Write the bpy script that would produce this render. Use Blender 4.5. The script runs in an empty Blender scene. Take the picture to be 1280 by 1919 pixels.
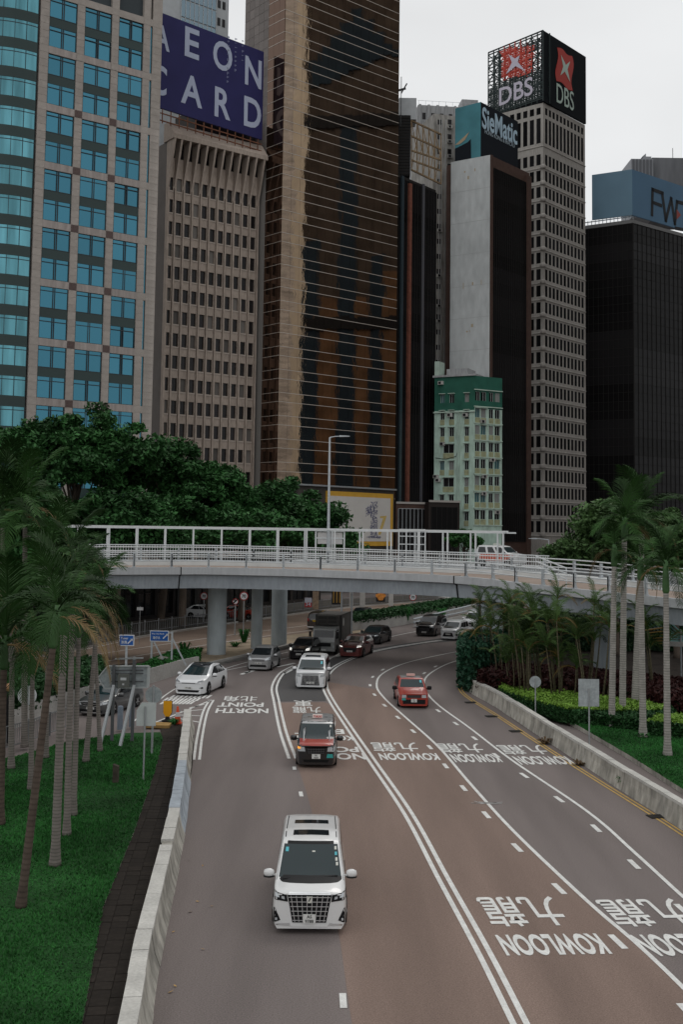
import bpy, bmesh, math, random
import numpy as np
from mathutils import Matrix, Vector
from mathutils.bvhtree import BVHTree
random.seed(7)
S = bpy.context.scene
C = S.collection
# ------------------------------------------------------------------ camera
FPX, PIT, ROL, EYE, CX, CY = 2100.0, math.radians(4.4), math.radians(0.8), 10.1, 640.0, 828.0
cf = Vector((0, math.cos(PIT), math.sin(PIT)))
_u0 = Vector((0, -math.sin(PIT), math.cos(PIT)))
cr = Vector((1, 0, 0)) * math.cos(ROL) + _u0 * math.sin(ROL)
cu = -Vector((1, 0, 0)) * math.sin(ROL) + _u0 * math.cos(ROL)
cam = bpy.data.cameras.new('camera')
co = bpy.data.objects.new('camera', cam); C.objects.link(co)
co.matrix_world = Matrix(((cr.x, cu.x, -cf.x, 0), (cr.y, cu.y, -cf.y, 0), (cr.z, cu.z, -cf.z, EYE), (0, 0, 0, 1)))
cam.sensor_fit = 'VERTICAL'; cam.sensor_height = 36.0; cam.lens = FPX / 1919 * 36.0
cam.shift_y = -(959.5 - CY) / 1919
cam.clip_start = 0.5; cam.clip_end = 4000
S.camera = co
# ------------------------------------------------------------------ world: high overcast
SUN_EL, SUN_AZ = math.radians(52), math.radians(205)
wd = bpy.data.worlds.new('World'); S.world = wd; wd.use_nodes = True
wn = wd.node_tree.nodes; wl = wd.node_tree.links; wn.clear()
sky = wn.new('ShaderNodeTexSky'); sky.sky_type = 'NISHITA'; sky.sun_disc = False
sky.sun_elevation = SUN_EL; sky.sun_rotation = SUN_AZ; sky.air_density = 1.0; sky.dust_density = 3.0
hs = wn.new('ShaderNodeHueSaturation'); hs.inputs['Saturation'].default_value = 0.12
mx = wn.new('ShaderNodeMix'); mx.data_type = 'RGBA'; mx.inputs[0].default_value = 0.75
mx.inputs[7].default_value = (9.6, 9.72, 9.8, 1)
bg = wn.new('ShaderNodeBackground'); bg.inputs[1].default_value = 0.1
wo = wn.new('ShaderNodeOutputWorld')
cn = wn.new('ShaderNodeTexNoise'); cn.inputs['Scale'].default_value = 2.2; cn.inputs['Detail'].default_value = 4
tc = wn.new('ShaderNodeTexCoord'); cm = wn.new('ShaderNodeMapping'); cm.inputs['Scale'].default_value = (1, 1, 2.2); wl.new(tc.outputs['Generated'], cm.inputs[0]); wl.new(cm.outputs[0], cn.inputs['Vector'])
cr_ = wn.new('ShaderNodeMapRange'); cr_.inputs[1].default_value = .3; cr_.inputs[2].default_value = .7; cr_.inputs[3].default_value = .90; cr_.inputs[4].default_value = 1.08; wl.new(cn.outputs['Fac'], cr_.inputs[0])
cs_ = wn.new('ShaderNodeVectorMath'); cs_.operation = 'SCALE'; wl.new(mx.outputs[2], cs_.inputs[0]); wl.new(cr_.outputs[0], cs_.inputs['Scale'])
wl.new(sky.outputs[0], hs.inputs['Color']); wl.new(hs.outputs[0], mx.inputs[6])
wl.new(cs_.outputs[0], bg.inputs[0]); wl.new(bg.outputs[0], wo.inputs[0])
sl = bpy.data.lights.new('sun', 'SUN'); sl.energy = 0.6; sl.angle = math.radians(25); sl.color = (1, .96, .9)
so = bpy.data.objects.new('sun', sl); C.objects.link(so)
so.rotation_euler = (math.radians(90) - SUN_EL, 0, math.radians(180) - SUN_AZ + math.pi)
so.location = (0, 0, 200)
vs = S.view_settings
S.display_settings.display_device = 'sRGB'
vs.view_transform = 'Standard'; vs.look = 'None'; vs.exposure = 0.0; vs.gamma = 1.0; vs.use_curve_mapping = False
S.cycles.max_bounces = 6; S.cycles.glossy_bounces = 4; S.cycles.diffuse_bounces = 3
S.cycles.use_denoising = True
# ------------------------------------------------------------------ geometry of the view
def ray(px, py):
    return cf + cr * ((px - CX) / FPX) - cu * ((py - CY) / FPX)
def G(px, py, z=0.0):
    d = ray(px, py); t = (z - EYE) / d.z
    return Vector((d.x * t, d.y * t, z))
def at(px, py, Y):
    d = ray(px, py); t = Y / d.y
    return Vector((d.x * t, Y, EYE + d.z * t))
# ------------------------------------------------------------------ materials
MATS = {}
def M(name, col, rough=.6, metal=0.0, noise=None, noise2=None, bump=None, rand=0.0, spec=None, emit=None, coord='Object', trans=0.0, stripes=None, coat=0.0):
    if name in MATS: return MATS[name]
    m = bpy.data.materials.new(name); m.use_nodes = True
    n = m.node_tree.nodes; l = m.node_tree.links
    b = n['Principled BSDF']
    b.inputs['Roughness'].default_value = rough; b.inputs['Metallic'].default_value = metal
    if spec is None: spec = .5 if rough < .5 else .16
    b.inputs['Specular IOR Level'].default_value = spec
    if coat: b.inputs['Coat Weight'].default_value = coat; b.inputs['Coat Roughness'].default_value = .05
    rgb = n.new('ShaderNodeRGB'); rgb.outputs[0].default_value = (*col, 1); cur = rgb.outputs[0]
    if coord == 'Pos':
        g = n.new('ShaderNodeNewGeometry'); vec = g.outputs['Position']
    else:
        g = n.new('ShaderNodeTexCoord'); vec = g.outputs['Object']
    def tex(sc, st, det=5.0, dist=0.0):
        mp = n.new('ShaderNodeMapping'); mp.inputs['Scale'].default_value = st; l.new(vec, mp.inputs[0])
        t = n.new('ShaderNodeTexNoise'); t.inputs['Scale'].default_value = sc; t.inputs['Detail'].default_value = det
        t.inputs['Distortion'].default_value = dist
        l.new(mp.outputs[0], t.inputs['Vector']); return t.outputs['Fac']
    def scale_by(fac, lo, hi, a, bb):
        r = n.new('ShaderNodeMapRange'); r.inputs[1].default_value = lo; r.inputs[2].default_value = hi
        r.inputs[3].default_value = a; r.inputs[4].default_value = bb; l.new(fac, r.inputs[0])
        nonlocal cur
        v = n.new('ShaderNodeVectorMath'); v.operation = 'SCALE'; l.new(cur, v.inputs[0]); l.new(r.outputs[0], v.inputs['Scale'])
        cur = v.outputs[0]
    for q in (noise, noise2):
        if q:
            sc, am = q[0], q[1]; st = q[2] if len(q) > 2 else (1, 1, 1)
            scale_by(tex(sc, st), .3, .7, 1 - am, 1 + am)
    if stripes:
        mp = n.new('ShaderNodeSeparateXYZ'); l.new(vec, mp.inputs[0])
        mm = n.new('ShaderNodeMath'); mm.operation = 'PINGPONG'; mm.inputs[1].default_value = stripes[0]; l.new(mp.outputs[2], mm.inputs[0])
        scale_by(mm.outputs[0], 0, stripes[0] * .55, 1 - stripes[1], 1.0)
    if rand:
        oi = n.new('ShaderNodeObjectInfo'); scale_by(oi.outputs['Random'], 0, 1, 1 - rand, 1 + rand)
    l.new(cur, b.inputs['Base Color'])
    if bump:
        bp = n.new('ShaderNodeBump'); bp.inputs['Strength'].default_value = bump[1]; bp.inputs['Distance'].default_value = bump[2] if len(bump) > 2 else .02
        l.new(tex(bump[0], bump[3] if len(bump) > 3 else (1, 1, 1)), bp.inputs['Height']); l.new(bp.outputs[0], b.inputs['Normal'])
    if emit:
        b.inputs['Emission Color'].default_value = (*emit[0], 1); b.inputs['Emission Strength'].default_value = emit[1]
    if trans:
        b.inputs['Transmission Weight'].default_value = 0
        b.inputs['Subsurface Weight'].default_value = 0
    MATS[name] = m
    return m
# ------------------------------------------------------------------ mesh builder
class MB:
    def __init__(s, T=None): s.v = []; s.f = []; s.m = []; s.T = T
    def add(s, vs, fs, mi=0):
        o = len(s.v)
        if s.T is not None: vs = [s.T @ Vector(p) for p in vs]
        s.v.extend([tuple(p) for p in vs]); s.f.extend([tuple(i + o for i in f) for f in fs]); s.m.extend([mi] * len(fs))
    def box(s, x0, x1, y0, y1, z0, z1, mi=0):
        s.add([(x0, y0, z0), (x1, y0, z0), (x1, y1, z0), (x0, y1, z0), (x0, y0, z1), (x1, y0, z1), (x1, y1, z1), (x0, y1, z1)],
              [(0, 3, 2, 1), (4, 5, 6, 7), (0, 1, 5, 4), (1, 2, 6, 5), (2, 3, 7, 6), (3, 0, 4, 7)], mi)
    def bar(s, a, b, w, h=None, mi=0):
        a = Vector(a); b = Vector(b); h = h or w; d = (b - a)
        if d.length < 1e-6: return
        d.normalize(); up = Vector((0, 0, 1)) if abs(d.z) < .95 else Vector((0, 1, 0))
        x = d.cross(up).normalized() * (w / 2); y = x.cross(d).normalized() * (h / 2)
        vs = [a - x - y, a + x - y, a + x + y, a - x + y, b - x - y, b + x - y, b + x + y, b - x + y]
        s.add(vs, [(0, 3, 2, 1), (4, 5, 6, 7), (0, 1, 5, 4), (1, 2, 6, 5), (2, 3, 7, 6), (3, 0, 4, 7)], mi)
    def tube(s, pts, rs, n=8, mi=0, cap=True):
        pts = [Vector(p) for p in pts]
        if not hasattr(rs, '__len__'): rs = [rs] * len(pts)
        vs = []
        for i, p in enumerate(pts):
            d = (pts[min(i + 1, len(pts) - 1)] - pts[max(i - 1, 0)]).normalized()
            up = Vector((0, 0, 1)) if abs(d.z) < .9 else Vector((1, 0, 0))
            x = d.cross(up).normalized(); y = x.cross(d).normalized()
            for k in range(n):
                a = 2 * math.pi * k / n
                vs.append(p + x * (rs[i] * math.cos(a)) + y * (rs[i] * math.sin(a)))
        fs = []
        for i in range(len(pts) - 1):
            for k in range(n):
                k2 = (k + 1) % n
                fs.append((i * n + k, i * n + k2, (i + 1) * n + k2, (i + 1) * n + k))
        if cap:
            fs.append(tuple(range(n - 1, -1, -1))); e = (len(pts) - 1) * n; fs.append(tuple(range(e, e + n)))
        s.add(vs, fs, mi)
    def lathe(s, prof, n=16, c=(0, 0, 0), mi=0):   # prof: (r, z)
        vs = []
        for r, z in prof:
            for k in range(n):
                a = 2 * math.pi * k / n; vs.append((c[0] + r * math.cos(a), c[1] + r * math.sin(a), c[2] + z))
        fs = []
        for i in range(len(prof) - 1):
            for k in range(n):
                k2 = (k + 1) % n; fs.append((i * n + k, i * n + k2, (i + 1) * n + k2, (i + 1) * n + k))
        fs.append(tuple(range(n - 1, -1, -1))); e = (len(prof) - 1) * n; fs.append(tuple(range(e, e + n)))
        s.add(vs, fs, mi)
    def prism(s, poly, h0, h1, axis='z', mi=0):    # poly 2D, extruded along axis
        n = len(poly)
        if axis == 'z': f = lambda p, h: (p[0], p[1], h)
        elif axis == 'y': f = lambda p, h: (p[0], h, p[1])
        else: f = lambda p, h: (h, p[0], p[1])
        vs = [f(p, h0) for p in poly] + [f(p, h1) for p in poly]
        fs = [tuple(range(n - 1, -1, -1)), tuple(range(n, 2 * n))]
        for i in range(n): j = (i + 1) % n; fs.append((i, j, n + j, n + i))
        s.add(vs, fs, mi)
    def mesh(s, name, mats, smooth=False):
        me = bpy.data.meshes.new(name); me.from_pydata(s.v, [], s.f)
        mats = mats if isinstance(mats, (list, tuple)) else [mats]
        for m in mats: me.materials.append(m)
        if len(mats) > 1: me.polygons.foreach_set('material_index', s.m)
        if smooth: me.polygons.foreach_set('use_smooth', [True] * len(s.f))
        me.update(); return me
    def fixn(s, me):
        bm = bmesh.new(); bm.from_mesh(me); bmesh.ops.recalc_face_normals(bm, faces=bm.faces); bm.to_mesh(me); bm.free()
    def build(s, name, mats, parent=None, smooth=False, angle=None, fix=True, **kw):
        if not s.v: return None
        a = np.array(s.v); c = Vector(((a.max(0) + a.min(0)) / 2).tolist())
        if parent is None: c.z = float(a[:, 2].min())
        s.v = [tuple(r) for r in (a - np.array(c)).tolist()]
        me = s.mesh(name, mats, smooth)
        if fix: s.fixn(me)
        if smooth and angle:
            me.set_sharp_from_angle(angle=math.radians(angle))
        return put(name, me, parent, Matrix.Translation(c), **kw)
WM = {}
def put(name, me, parent=None, mat=None, **kw):
    o = bpy.data.objects.new(name, me); C.objects.link(o)
    mat = mat if mat is not None else Matrix.Identity(4)
    WM[o] = mat.copy()
    if parent is not None:
        o.parent = parent; o.matrix_basis = WM[parent].inverted() @ mat
    else: o.matrix_basis = mat
    for k, v in kw.items():
        if v: o[k] = v
    return o
def thing(name, label, category, loc, group=None, rz=0.0):
    o = bpy.data.objects.new(name, None); C.objects.link(o); o.empty_display_size = .5
    m = Matrix.Translation(Vector(loc)) @ Matrix.Rotation(rz, 4, 'Z'); o.matrix_basis = m; WM[o] = m
    o['label'] = label; o['category'] = category
    if group: o['group'] = group
    return o
def copy_tree(src, mat, label, parent=None):
    c = src.copy(); C.objects.link(c)
    if parent is None: c.matrix_basis = mat; WM[c] = mat; c['label'] = label
    else: c.parent = parent
    for ch in KIDS.get(src) or list(src.children): copy_tree(ch, None, None, c)
    return c
KIDS = {}
def many(name, items, parent, cap=300):
    """items: (mesh, world matrix, material list unused); the first `cap` as parts, the rest joined as stuff"""
    for me, m in items[:cap]: put(name, me, parent, m)
    rest = items[cap:]
    if rest:
        vs = []; fs = []; mi = []; off = 0
        for me, m in rest:
            n = len(me.vertices); a = np.empty(n * 3); me.vertices.foreach_get('co', a); a = a.reshape(-1, 3)
            R = np.array(m.to_3x3()); vs.append(a @ R.T + np.array(m.translation))
            for p in me.polygons: fs.append(tuple(i + off for i in p.vertices)); mi.append(p.material_index)
            off += n
        me2 = bpy.data.meshes.new(name); me2.from_pydata(np.concatenate(vs).tolist(), [], fs)
        for mt in rest[0][0].materials: me2.materials.append(mt)
        me2.polygons.foreach_set('material_index', mi); me2.update()
        put(name + '_field', me2, parent, Matrix.Identity(4), kind='stuff')
class Frame:
    """a facade: local x runs along it (left to right seen from outside), y goes inward, z up"""
    def __init__(s, p0, p1):
        s.p0 = Vector((p0[0], p0[1], 0)); s.p1 = Vector((p1[0], p1[1], 0))
        d = s.p1 - s.p0; s.L = d.length; s.u = d / s.L; s.n = Vector((s.u.y, -s.u.x, 0)); i = -s.n
        s.m = Matrix(((s.u.x, i.x, 0, s.p0.x), (s.u.y, i.y, 0, s.p0.y), (0, 0, 1, 0), (0, 0, 0, 1)))
    def at(s, u, v, w=0.0): return s.m @ Matrix.Translation((u, -w, v))
    def uv(s, px, py, w=0.0):
        d = ray(px, py); o = Vector((0, 0, EYE)); t = (s.p0 + s.n * w - o).dot(s.n) / d.dot(s.n); p = o + d * t
        return (p - s.p0).dot(s.u), p.z
    def mb(s): return MB(s.m)
def catmull(pts, step=1.0):
    P = [Vector(p) for p in pts]; P = [P[0] * 2 - P[1]] + P + [P[-1] * 2 - P[-2]]; out = []
    for i in range(1, len(P) - 2):
        n = max(2, int((P[i + 1] - P[i]).length / step))
        for k in range(n):
            t = k / n; a, b, c, d = P[i - 1:i + 3]
            out.append(.5 * ((2 * b) + (c - a) * t + (2 * a - 5 * b + 4 * c - d) * t * t + (3 * b - a - 3 * c + d) * t ** 3))
    out.append(P[-2]); return out
def offs(path, w):
    out = []
    for i, p in enumerate(path):
        d = path[min(i + 1, len(path) - 1)] - path[max(i - 1, 0)]; n = Vector((-d.y, d.x, 0)).normalized()
        out.append(p + n * w)
    return out
def sweep(mb, path, prof, mi=0, closed=True):     # prof: (w to the left, h up)
    n = len(prof); vs = []
    for i, p in enumerate(path):
        d = path[min(i + 1, len(path) - 1)] - path[max(i - 1, 0)]; nn = Vector((-d.y, d.x, 0)).normalized()
        for w, h in prof: vs.append(p + nn * w + Vector((0, 0, h)))
    fs = []
    for i in range(len(path) - 1):
        for k in range(n if closed else n - 1):
            k2 = (k + 1) % n; fs.append((i * n + k, i * n + k2, (i + 1) * n + k2, (i + 1) * n + k))
    if closed: fs.append(tuple(range(n - 1, -1, -1))); e = (len(path) - 1) * n; fs.append(tuple(range(e, e + n)))
    mb.add(vs, fs, mi)
def along(path, step, start=0.0):
    out = []; acc = 0.0; nxt = start
    for a, b in zip(path, path[1:]):
        L = (b - a).length
        while nxt <= acc + L and L > 0:
            out.append((a.lerp(b, (nxt - acc) / L), (b - a).normalized())); nxt += step
        acc += L
    return out
def text_mesh(s, w=None, h=None, thick=0.0, bold=0.0, mat=None, name='lettering', spacing=1.0, shear=0.0):
    cu_ = bpy.data.curves.new('t', 'FONT'); cu_.body = s; cu_.size = 1; cu_.offset = bold; cu_.extrude = thick / 2
    cu_.space_character = spacing; cu_.shear = shear; cu_.resolution_u = 4
    o = bpy.data.objects.new('t', cu_); C.objects.link(o)
    dg = bpy.context.evaluated_depsgraph_get()
    me = bpy.data.meshes.new_from_object(o.evaluated_get(dg)); bpy.data.objects.remove(o); bpy.data.curves.remove(cu_)
    me.name = name
    n = len(me.vertices); a = np.empty(n * 3); me.vertices.foreach_get('co', a); a = a.reshape(-1, 3)
    lo, hi = a.min(0), a.max(0)
    sx = (w / (hi[0] - lo[0])) if w else None; sy = (h / (hi[1] - lo[1])) if h else None
    sx = sx or sy; sy = sy or sx
    a[:, 0] = (a[:, 0] - (lo[0] + hi[0]) / 2) * sx; a[:, 1] = (a[:, 1] - (lo[1] + hi[1]) / 2) * sy
    me.vertices.foreach_set('co', a.ravel()); me.materials.clear()
    if mat: me.materials.append(mat)
    me.update(); return me
UP = Matrix.Rotation(math.radians(90), 4, 'X')    # text plane XY -> XZ, faces local -y
def numpy_mesh(name, V, Fq, mat, smooth=False):
    me = bpy.data.meshes.new(name); nv = len(V); nf = len(Fq); k = Fq.shape[1]
    me.vertices.add(nv); me.vertices.foreach_set('co', V.astype(np.float32).ravel())
    me.loops.add(nf * k); me.loops.foreach_set('vertex_index', Fq.astype(np.int32).ravel())
    me.polygons.add(nf); me.polygons.foreach_set('loop_start', np.arange(0, nf * k, k, dtype=np.int32))
    me.materials.append(mat); me.update(calc_edges=True); me.validate(); return me
rng = np.random.default_rng(5)
def leaves(centers, size, aspect=.5, up=.4, seed=0):
    """one diamond quad per centre"""
    r = np.random.default_rng(seed); n = len(centers)
    nrm = r.normal(size=(n, 3)); nrm[:, 2] = np.abs(nrm[:, 2]) + up; nrm /= np.linalg.norm(nrm, axis=1)[:, None]
    a = np.cross(nrm, r.normal(size=(n, 3))); a /= np.linalg.norm(a, axis=1)[:, None]; b = np.cross(nrm, a)
    s = size * r.uniform(.6, 1.3, size=(n, 1)); a = a * s; b = b * s * aspect
    V = np.stack([centers - a, centers - b, centers + a, centers + b], 1).reshape(-1, 3)
    return V, np.arange(n * 4).reshape(-1, 4)
# ================================================================== SETTING: ground and roads
asphalt = M('asphalt', (.162, .138, .131), .85, noise=(.55, .17, (1, .10, 1)), noise2=(28, .28), bump=(90, .35, .01), coord='Pos')
redroad = M('red_brown_surfacing', (.192, .139, .116), .85, noise=(.55, .17, (1, .10, 1)), noise2=(28, .28), bump=(90, .35, .01), coord='Pos')
newasph = M('new_asphalt', (.082, .079, .079), .85, noise=(.4, .12, (1, .3, 1)), noise2=(60, .3), bump=(90, .35, .01), coord='Pos')
tanroad = M('tan_surfacing', (.215, .160, .125), .85, noise=(.25, .14), noise2=(40, .2), coord='Pos')
paint_w = M('road_paint', (.62, .62, .60), .7, noise=(3, .12), noise2=(45, .18), coord='Pos')
paint_y = M('yellow_road_paint', (.50, .33, .10), .7, noise=(3, .2), noise2=(30, .2), coord='Pos')
concrete = M('concrete', (.36, .35, .33), .85, noise=(.7, .14), noise2=(9, .12), bump=(25, .25, .02), coord='Pos')
conc_dirty = M('stained_concrete', (.33, .315, .28), .9, noise=(.9, .34), noise2=(3.5, .32, (1, 1, .35)), bump=(25, .4, .02), coord='Pos')
conc_top = M('pale_concrete', (.46, .45, .42), .85, noise=(1.2, .14), noise2=(14, .12), bump=(25, .4, .02), coord='Pos')
conc_blue = M('grey_painted_concrete', (.31, .345, .38), .75, noise=(.9, .18), noise2=(4, .15, (1, 1, .4)), coord='Pos')
paving = M('sandy_paving', (.36, .29, .21), .9, noise=(.6, .2), noise2=(12, .15), coord='Pos')
soil = M('dark_soil', (.030, .024, .020), .95, noise=(1.2, .35), noise2=(18, .4), bump=(12, .6, .04), coord='Pos')
grass_soil = M('lawn_turf', (.013, .055, .013), .95, noise=(.35, .4), noise2=(9, .35), bump=(30, .6, .04), coord='Pos')
galv = M('galvanised_steel', (.42, .45, .47), .45, .6, noise=(6, .12))
dkmetal = M('dark_metal', (.03, .03, .032), .5, .5)
whitemetal = M('white_painted_steel', (.56, .58, .585), .5, noise=(3, .08))
def flat(name, pts, z, mat, **kw):
    mb = MB(); mb.add([(p[0], p[1], z) for p in pts], [tuple(range(len(pts)))])
    mb.build(name, mat, None, fix=False, **kw) if False else None
    me = mb.mesh(name, mat); bm = bmesh.new(); bm.from_mesh(me); bmesh.ops.triangulate(bm, faces=bm.faces)
    for f in bm.faces:
        if f.normal.z < 0: f.normal_flip()
    bm.to_mesh(me); bm.free()
    return put(name, me, None, None, **kw)
def slab(name, pts, z0, z1, mats, **kw):
    mb = MB(); n = len(pts)
    vs = [(p[0], p[1], z1) for p in pts] + [(p[0], p[1], z0) for p in pts]
    mb.add(vs, [tuple(range(n))], 0); 
    for i in range(n): j = (i + 1) % n; mb.add([vs[i], vs[j], vs[n + j], vs[n + i]], [(0, 1, 2, 3)], 1)
    me = mb.mesh(name, mats); mb.fixn(me)
    return put(name, me, None, None, **kw)
flat('ground', [(-1500, -300), (1500, -300), (1500, 1500), (-1500, 1500)], -.02, M('city_paving', (.12, .11, .105), .9, noise=(.1, .2), noise2=(8, .15), coord='Pos'), kind='structure')
flat('road', [(-60, -20), (60, -20), (60, 90), (70, 190), (10, 190), (-40, 110), (-60, 90)], 0, asphalt, kind='structure')
# tan carriageway beyond the islands
far_edge = [Vector(p).to_3d() for p in [(-62, 40), (-40, 63), (-24.3, 84), (-17.5, 104), (-9.5, 122), (.3, 142.7), (14.8, 161.5), (34, 182)]]
near_edge = [Vector(p).to_3d() for p in [(-52, 40), (-34, 58), (-21.5, 70.9), (-16.4, 77.4), (-13.0, 85.5), (-4.9, 101.5), (2.0, 113), (14, 134), (44, 176)]]
fe = catmull(far_edge, 3); ne = catmull(near_edge, 3)
flat('far_road', [(p.x, p.y) for p in fe] + [(p.x, p.y) for p in reversed(ne)], .004, tanroad, kind='structure')
def gp(pts, step=.8): return catmull([G(*p) for p in pts], step)
LA = [(975, 1919), (905, 1781), (830, 1645), (765, 1525), (700, 1430), (655, 1365), (622, 1315), (609, 1287), (613, 1265), (640, 1243), (700, 1221), (790, 1205), (900, 1191)]
LB = [(548, 1422), (530, 1370), (518, 1315), (514, 1287), (528, 1262), (552, 1248)]
L2 = [(1410, 1985), (1280, 1850), (1190, 1765), (1100, 1688), (960, 1555), (880, 1467), (820, 1398), (755, 1340), (720, 1308), (706, 1285), (718, 1262), (770, 1240), (870, 1219), (925, 1212)]
L3 = [(1390, 1775), (1280, 1680), (1190, 1598), (1100, 1520), (960, 1425), (880, 1364), (820, 1320), (797, 1292), (800, 1268), (835, 1246), (875, 1234), (925, 1226)]
LY = [(1400, 1648), (1280, 1563), (1190, 1506), (1100, 1450), (1000, 1386), (930, 1340), (880, 1309), (864, 1294), (862, 1280)]
cA, cB, c2, c3, cY = gp(LA), gp(LB), gp(L2), gp(L3), gp(LY)
e0 = G(975, 1919); d0 = (G(975, 1919) - G(905, 1781)).normalized(); cA = [e0 + d0 * 8] + cA
e0 = G(1410, 1985)
# red brown lanes
lb = gp([(690, 2010), (660, 1919), (634, 1745), (606, 1620), (580, 1505), (556, 1432), (549, 1422)])
patch = lb + [G(548, 1420), G(530, 1370), G(519, 1317), G(608, 1316)]
patch2 = [p for p in c2 if 20 < p.y < 71.5]
cA_in = [p for p in cA if p.y < 84.0]
flat('red_road_lane', [(p.x, p.y) for p in lb[::-1][::-1]] + [(p.x, p.y) for p in patch[len(lb) + 1:]] + [(p.x, p.y) for p in [q for q in cA if 64.5 < q.y < 75]] + [(p.x, p.y) for p in reversed(patch2)] + [(9.2, 14), (1.0, 14)], .004, redroad, kind='structure')
flat('dark_road_patch', [tuple(G(*p)[:2]) for p in [(518, 1315), (513, 1287), (527, 1262), (560, 1246), (700, 1215), (900, 1185), (935, 1195), (800, 1206), (700, 1223), (645, 1243), (614, 1264), (607, 1287), (611, 1314)]], .008, newasph, kind='structure')
def ribbon(mb, path, w, z, off=0.0):
    p = offs(path, off) if off else path
    a = offs(p, w / 2); b = offs(p, -w / 2); n = len(p)
    vs = [(q.x, q.y, z) for q in a] + [(q.x, q.y, z) for q in b]
    mb.add(vs, [(n + i, n + i + 1, i + 1, i) for i in range(n - 1)])
def mark(name, *ribs, mat=None):
    mb = MB()
    for r in ribs: ribbon(mb, *r)
    me = mb.mesh(name, mat or paint_w); bm = bmesh.new(); bm.from_mesh(me)
    for f in bm.faces:
        if f.normal.z < 0: f.normal_flip()
    bm.to_mesh(me); bm.free()
    return put(name, me, None, None, kind='structure')
Z = .012
mark('double_white_line', (cA, .14, Z, .14), (cA, .14, Z, -.14))
mark('double_white_line', (cB, .14, Z, .15), (cB, .14, Z, -.15))
mark('lane_line', (c2, .13, Z)); mark('lane_line', (c3, .13, Z))
mark('yellow_edge_line', (cY, .08, Z, .09), (cY, .08, Z, -.09), mat=paint_y)
mark('edge_line', (gp([(612, 1264), (640, 1240), (700, 1210), (790, 1187), (880, 1174), (940, 1166)]), .13, Z, 1.2))
mark('edge_line', (gp([(250, 1352), (330, 1290), (420, 1254), (490, 1234), (540, 1222)]), .11, Z))
mark('lane_line', (gp([(560, 1246), (605, 1235), (640, 1228)]), .12, Z, .1), (gp([(560, 1246), (605, 1235), (640, 1228)]), .12, Z, -.15))
def dash_row(path, off, step, ln, start, y1=200):
    for p, d in along(offs(path, off), step, start):
        if p.y > y1: break
        mark('lane_dash', ([p, p + d * ln], .17, Z))
dash_row(c2, .42, 4.1, .95, 1.6, 84); dash_row(c3, .42, 4.1, .95, 2.2, 86)
for q in [((644, 1890), (642, 1862)), ((565, 1493), (563, 1484)), ((552, 1443), (551, 1437))]:
    mark('lane_dash', ([G(*q[0]), G(*q[1])], .15, Z))
# gore hatching and the slip road
gl = gp([(368, 1424), (374, 1380), (384, 1335), (396, 1312)], 1)
mark('gore_line', (gl, .12, Z, .12), (gl, .12, Z, -.12), (gp([(396, 1312), (340, 1335), (285, 1356)], 1), .13, Z))
for a, b in [((383, 1320), (355, 1327)), ((380, 1330), (338, 1334)), ((377, 1342), (332, 1340)), ((374, 1354), (325, 1345))]:
    mark('gore_hatch', ([G(*a), G(*b)], .14, Z))
mark('gore_line', (gp([(395, 1262), (470, 1247), (545, 1232)], 1), .12, Z))
for a, b in [((556, 1250), (588, 1238)), ((533, 1262), (575, 1240)), ((520, 1250), (552, 1243)), ((458, 1262), (478, 1256)), ((452, 1264), (468, 1258))]:
    mark('gore_hatch', ([G(*a), G(*b)], .3, Z))
for k, (xa, xb, y) in enumerate([(318, 395, 1306), (306, 374, 1311), (300, 362, 1317)]):
    n = 9
    for i in range(n):
        a = xa + (xb - xa) * i / n; mark('slip_road_marking', ([G(a, y + 3), G(a + 9, y - 3)], .16, Z))
# writing on the road
def road_text(s, x0, x1, ya, yb, slope, bold=.02):
    """px extents of the writing: left, right, far y, near y; read by traffic coming towards the camera"""
    a = G((x0 + x1) / 2, ya); b = G((x0 + x1) / 2, yb); w = (G(x1, (ya + yb) / 2) - G(x0, (ya + yb) / 2)).length
    c = (a + b) / 2; me = text_mesh(s, w, (a - b).length, 0, bold, paint_w, 'road_lettering')
    sh = Matrix.Identity(4); sh[0][1] = slope          # lettering leans along the lane
    put('road_lettering', me, None, Matrix.Translation((c.x, c.y, .016)) @ sh @ Matrix.Rotation(math.pi, 4, 'Z'), kind='structure')
road_text('KOWLOON', 938, 1134, 1752, 1790, -.16, .035); road_text('九龍', 905, 1055, 1682, 1736, -.16, .010)
road_text('KOWLOON', 1196, 1395, 1752, 1790, -.2, .035); road_text('九龍', 1135, 1290, 1687, 1735, -.2, .010)
road_text('KOWLOON', 711, 822, 1412, 1425, -.13, .035); road_text('九龍', 697, 784, 1392, 1409, -.13, .010)
road_text('KOWLOON', 848, 936, 1414, 1429, -.16, .035); road_text('九龍', 822, 905, 1394, 1411, -.16, .010)
road_text('KOWLOON', 968, 1070, 1418, 1433, -.2, .035); road_text('九龍', 938, 1024, 1397, 1414, -.2, .010)
road_text('NORTH', 404, 503, 1328, 1337, -.1, .03); road_text('POINT', 408, 494, 1317, 1325, -.1, .03); road_text('北角', 420, 482, 1305, 1315, -.1, .010)
road_text('東', 550, 586, 1313, 1324, -.12, .010); road_text('九龍', 548, 602, 1325, 1337, -.12, .010)
road_text('EAST', 552, 645, 1367, 1376, -.12, .03); road_text('KOWLOON', 545, 662, 1379, 1388, -.12, .03)
road_text('POINT', 560, 672, 1400, 1410, -.12, .03); road_text('NORTH', 563, 685, 1412, 1424, -.12, .03)
# tan road lines
for o_, w_ in ((3.4, .12), (6.6, .12)):
    mark('lane_line', (offs(ne, o_), w_, Z))
mark('edge_line', (offs(fe, -.4), .12, Z))
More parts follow.
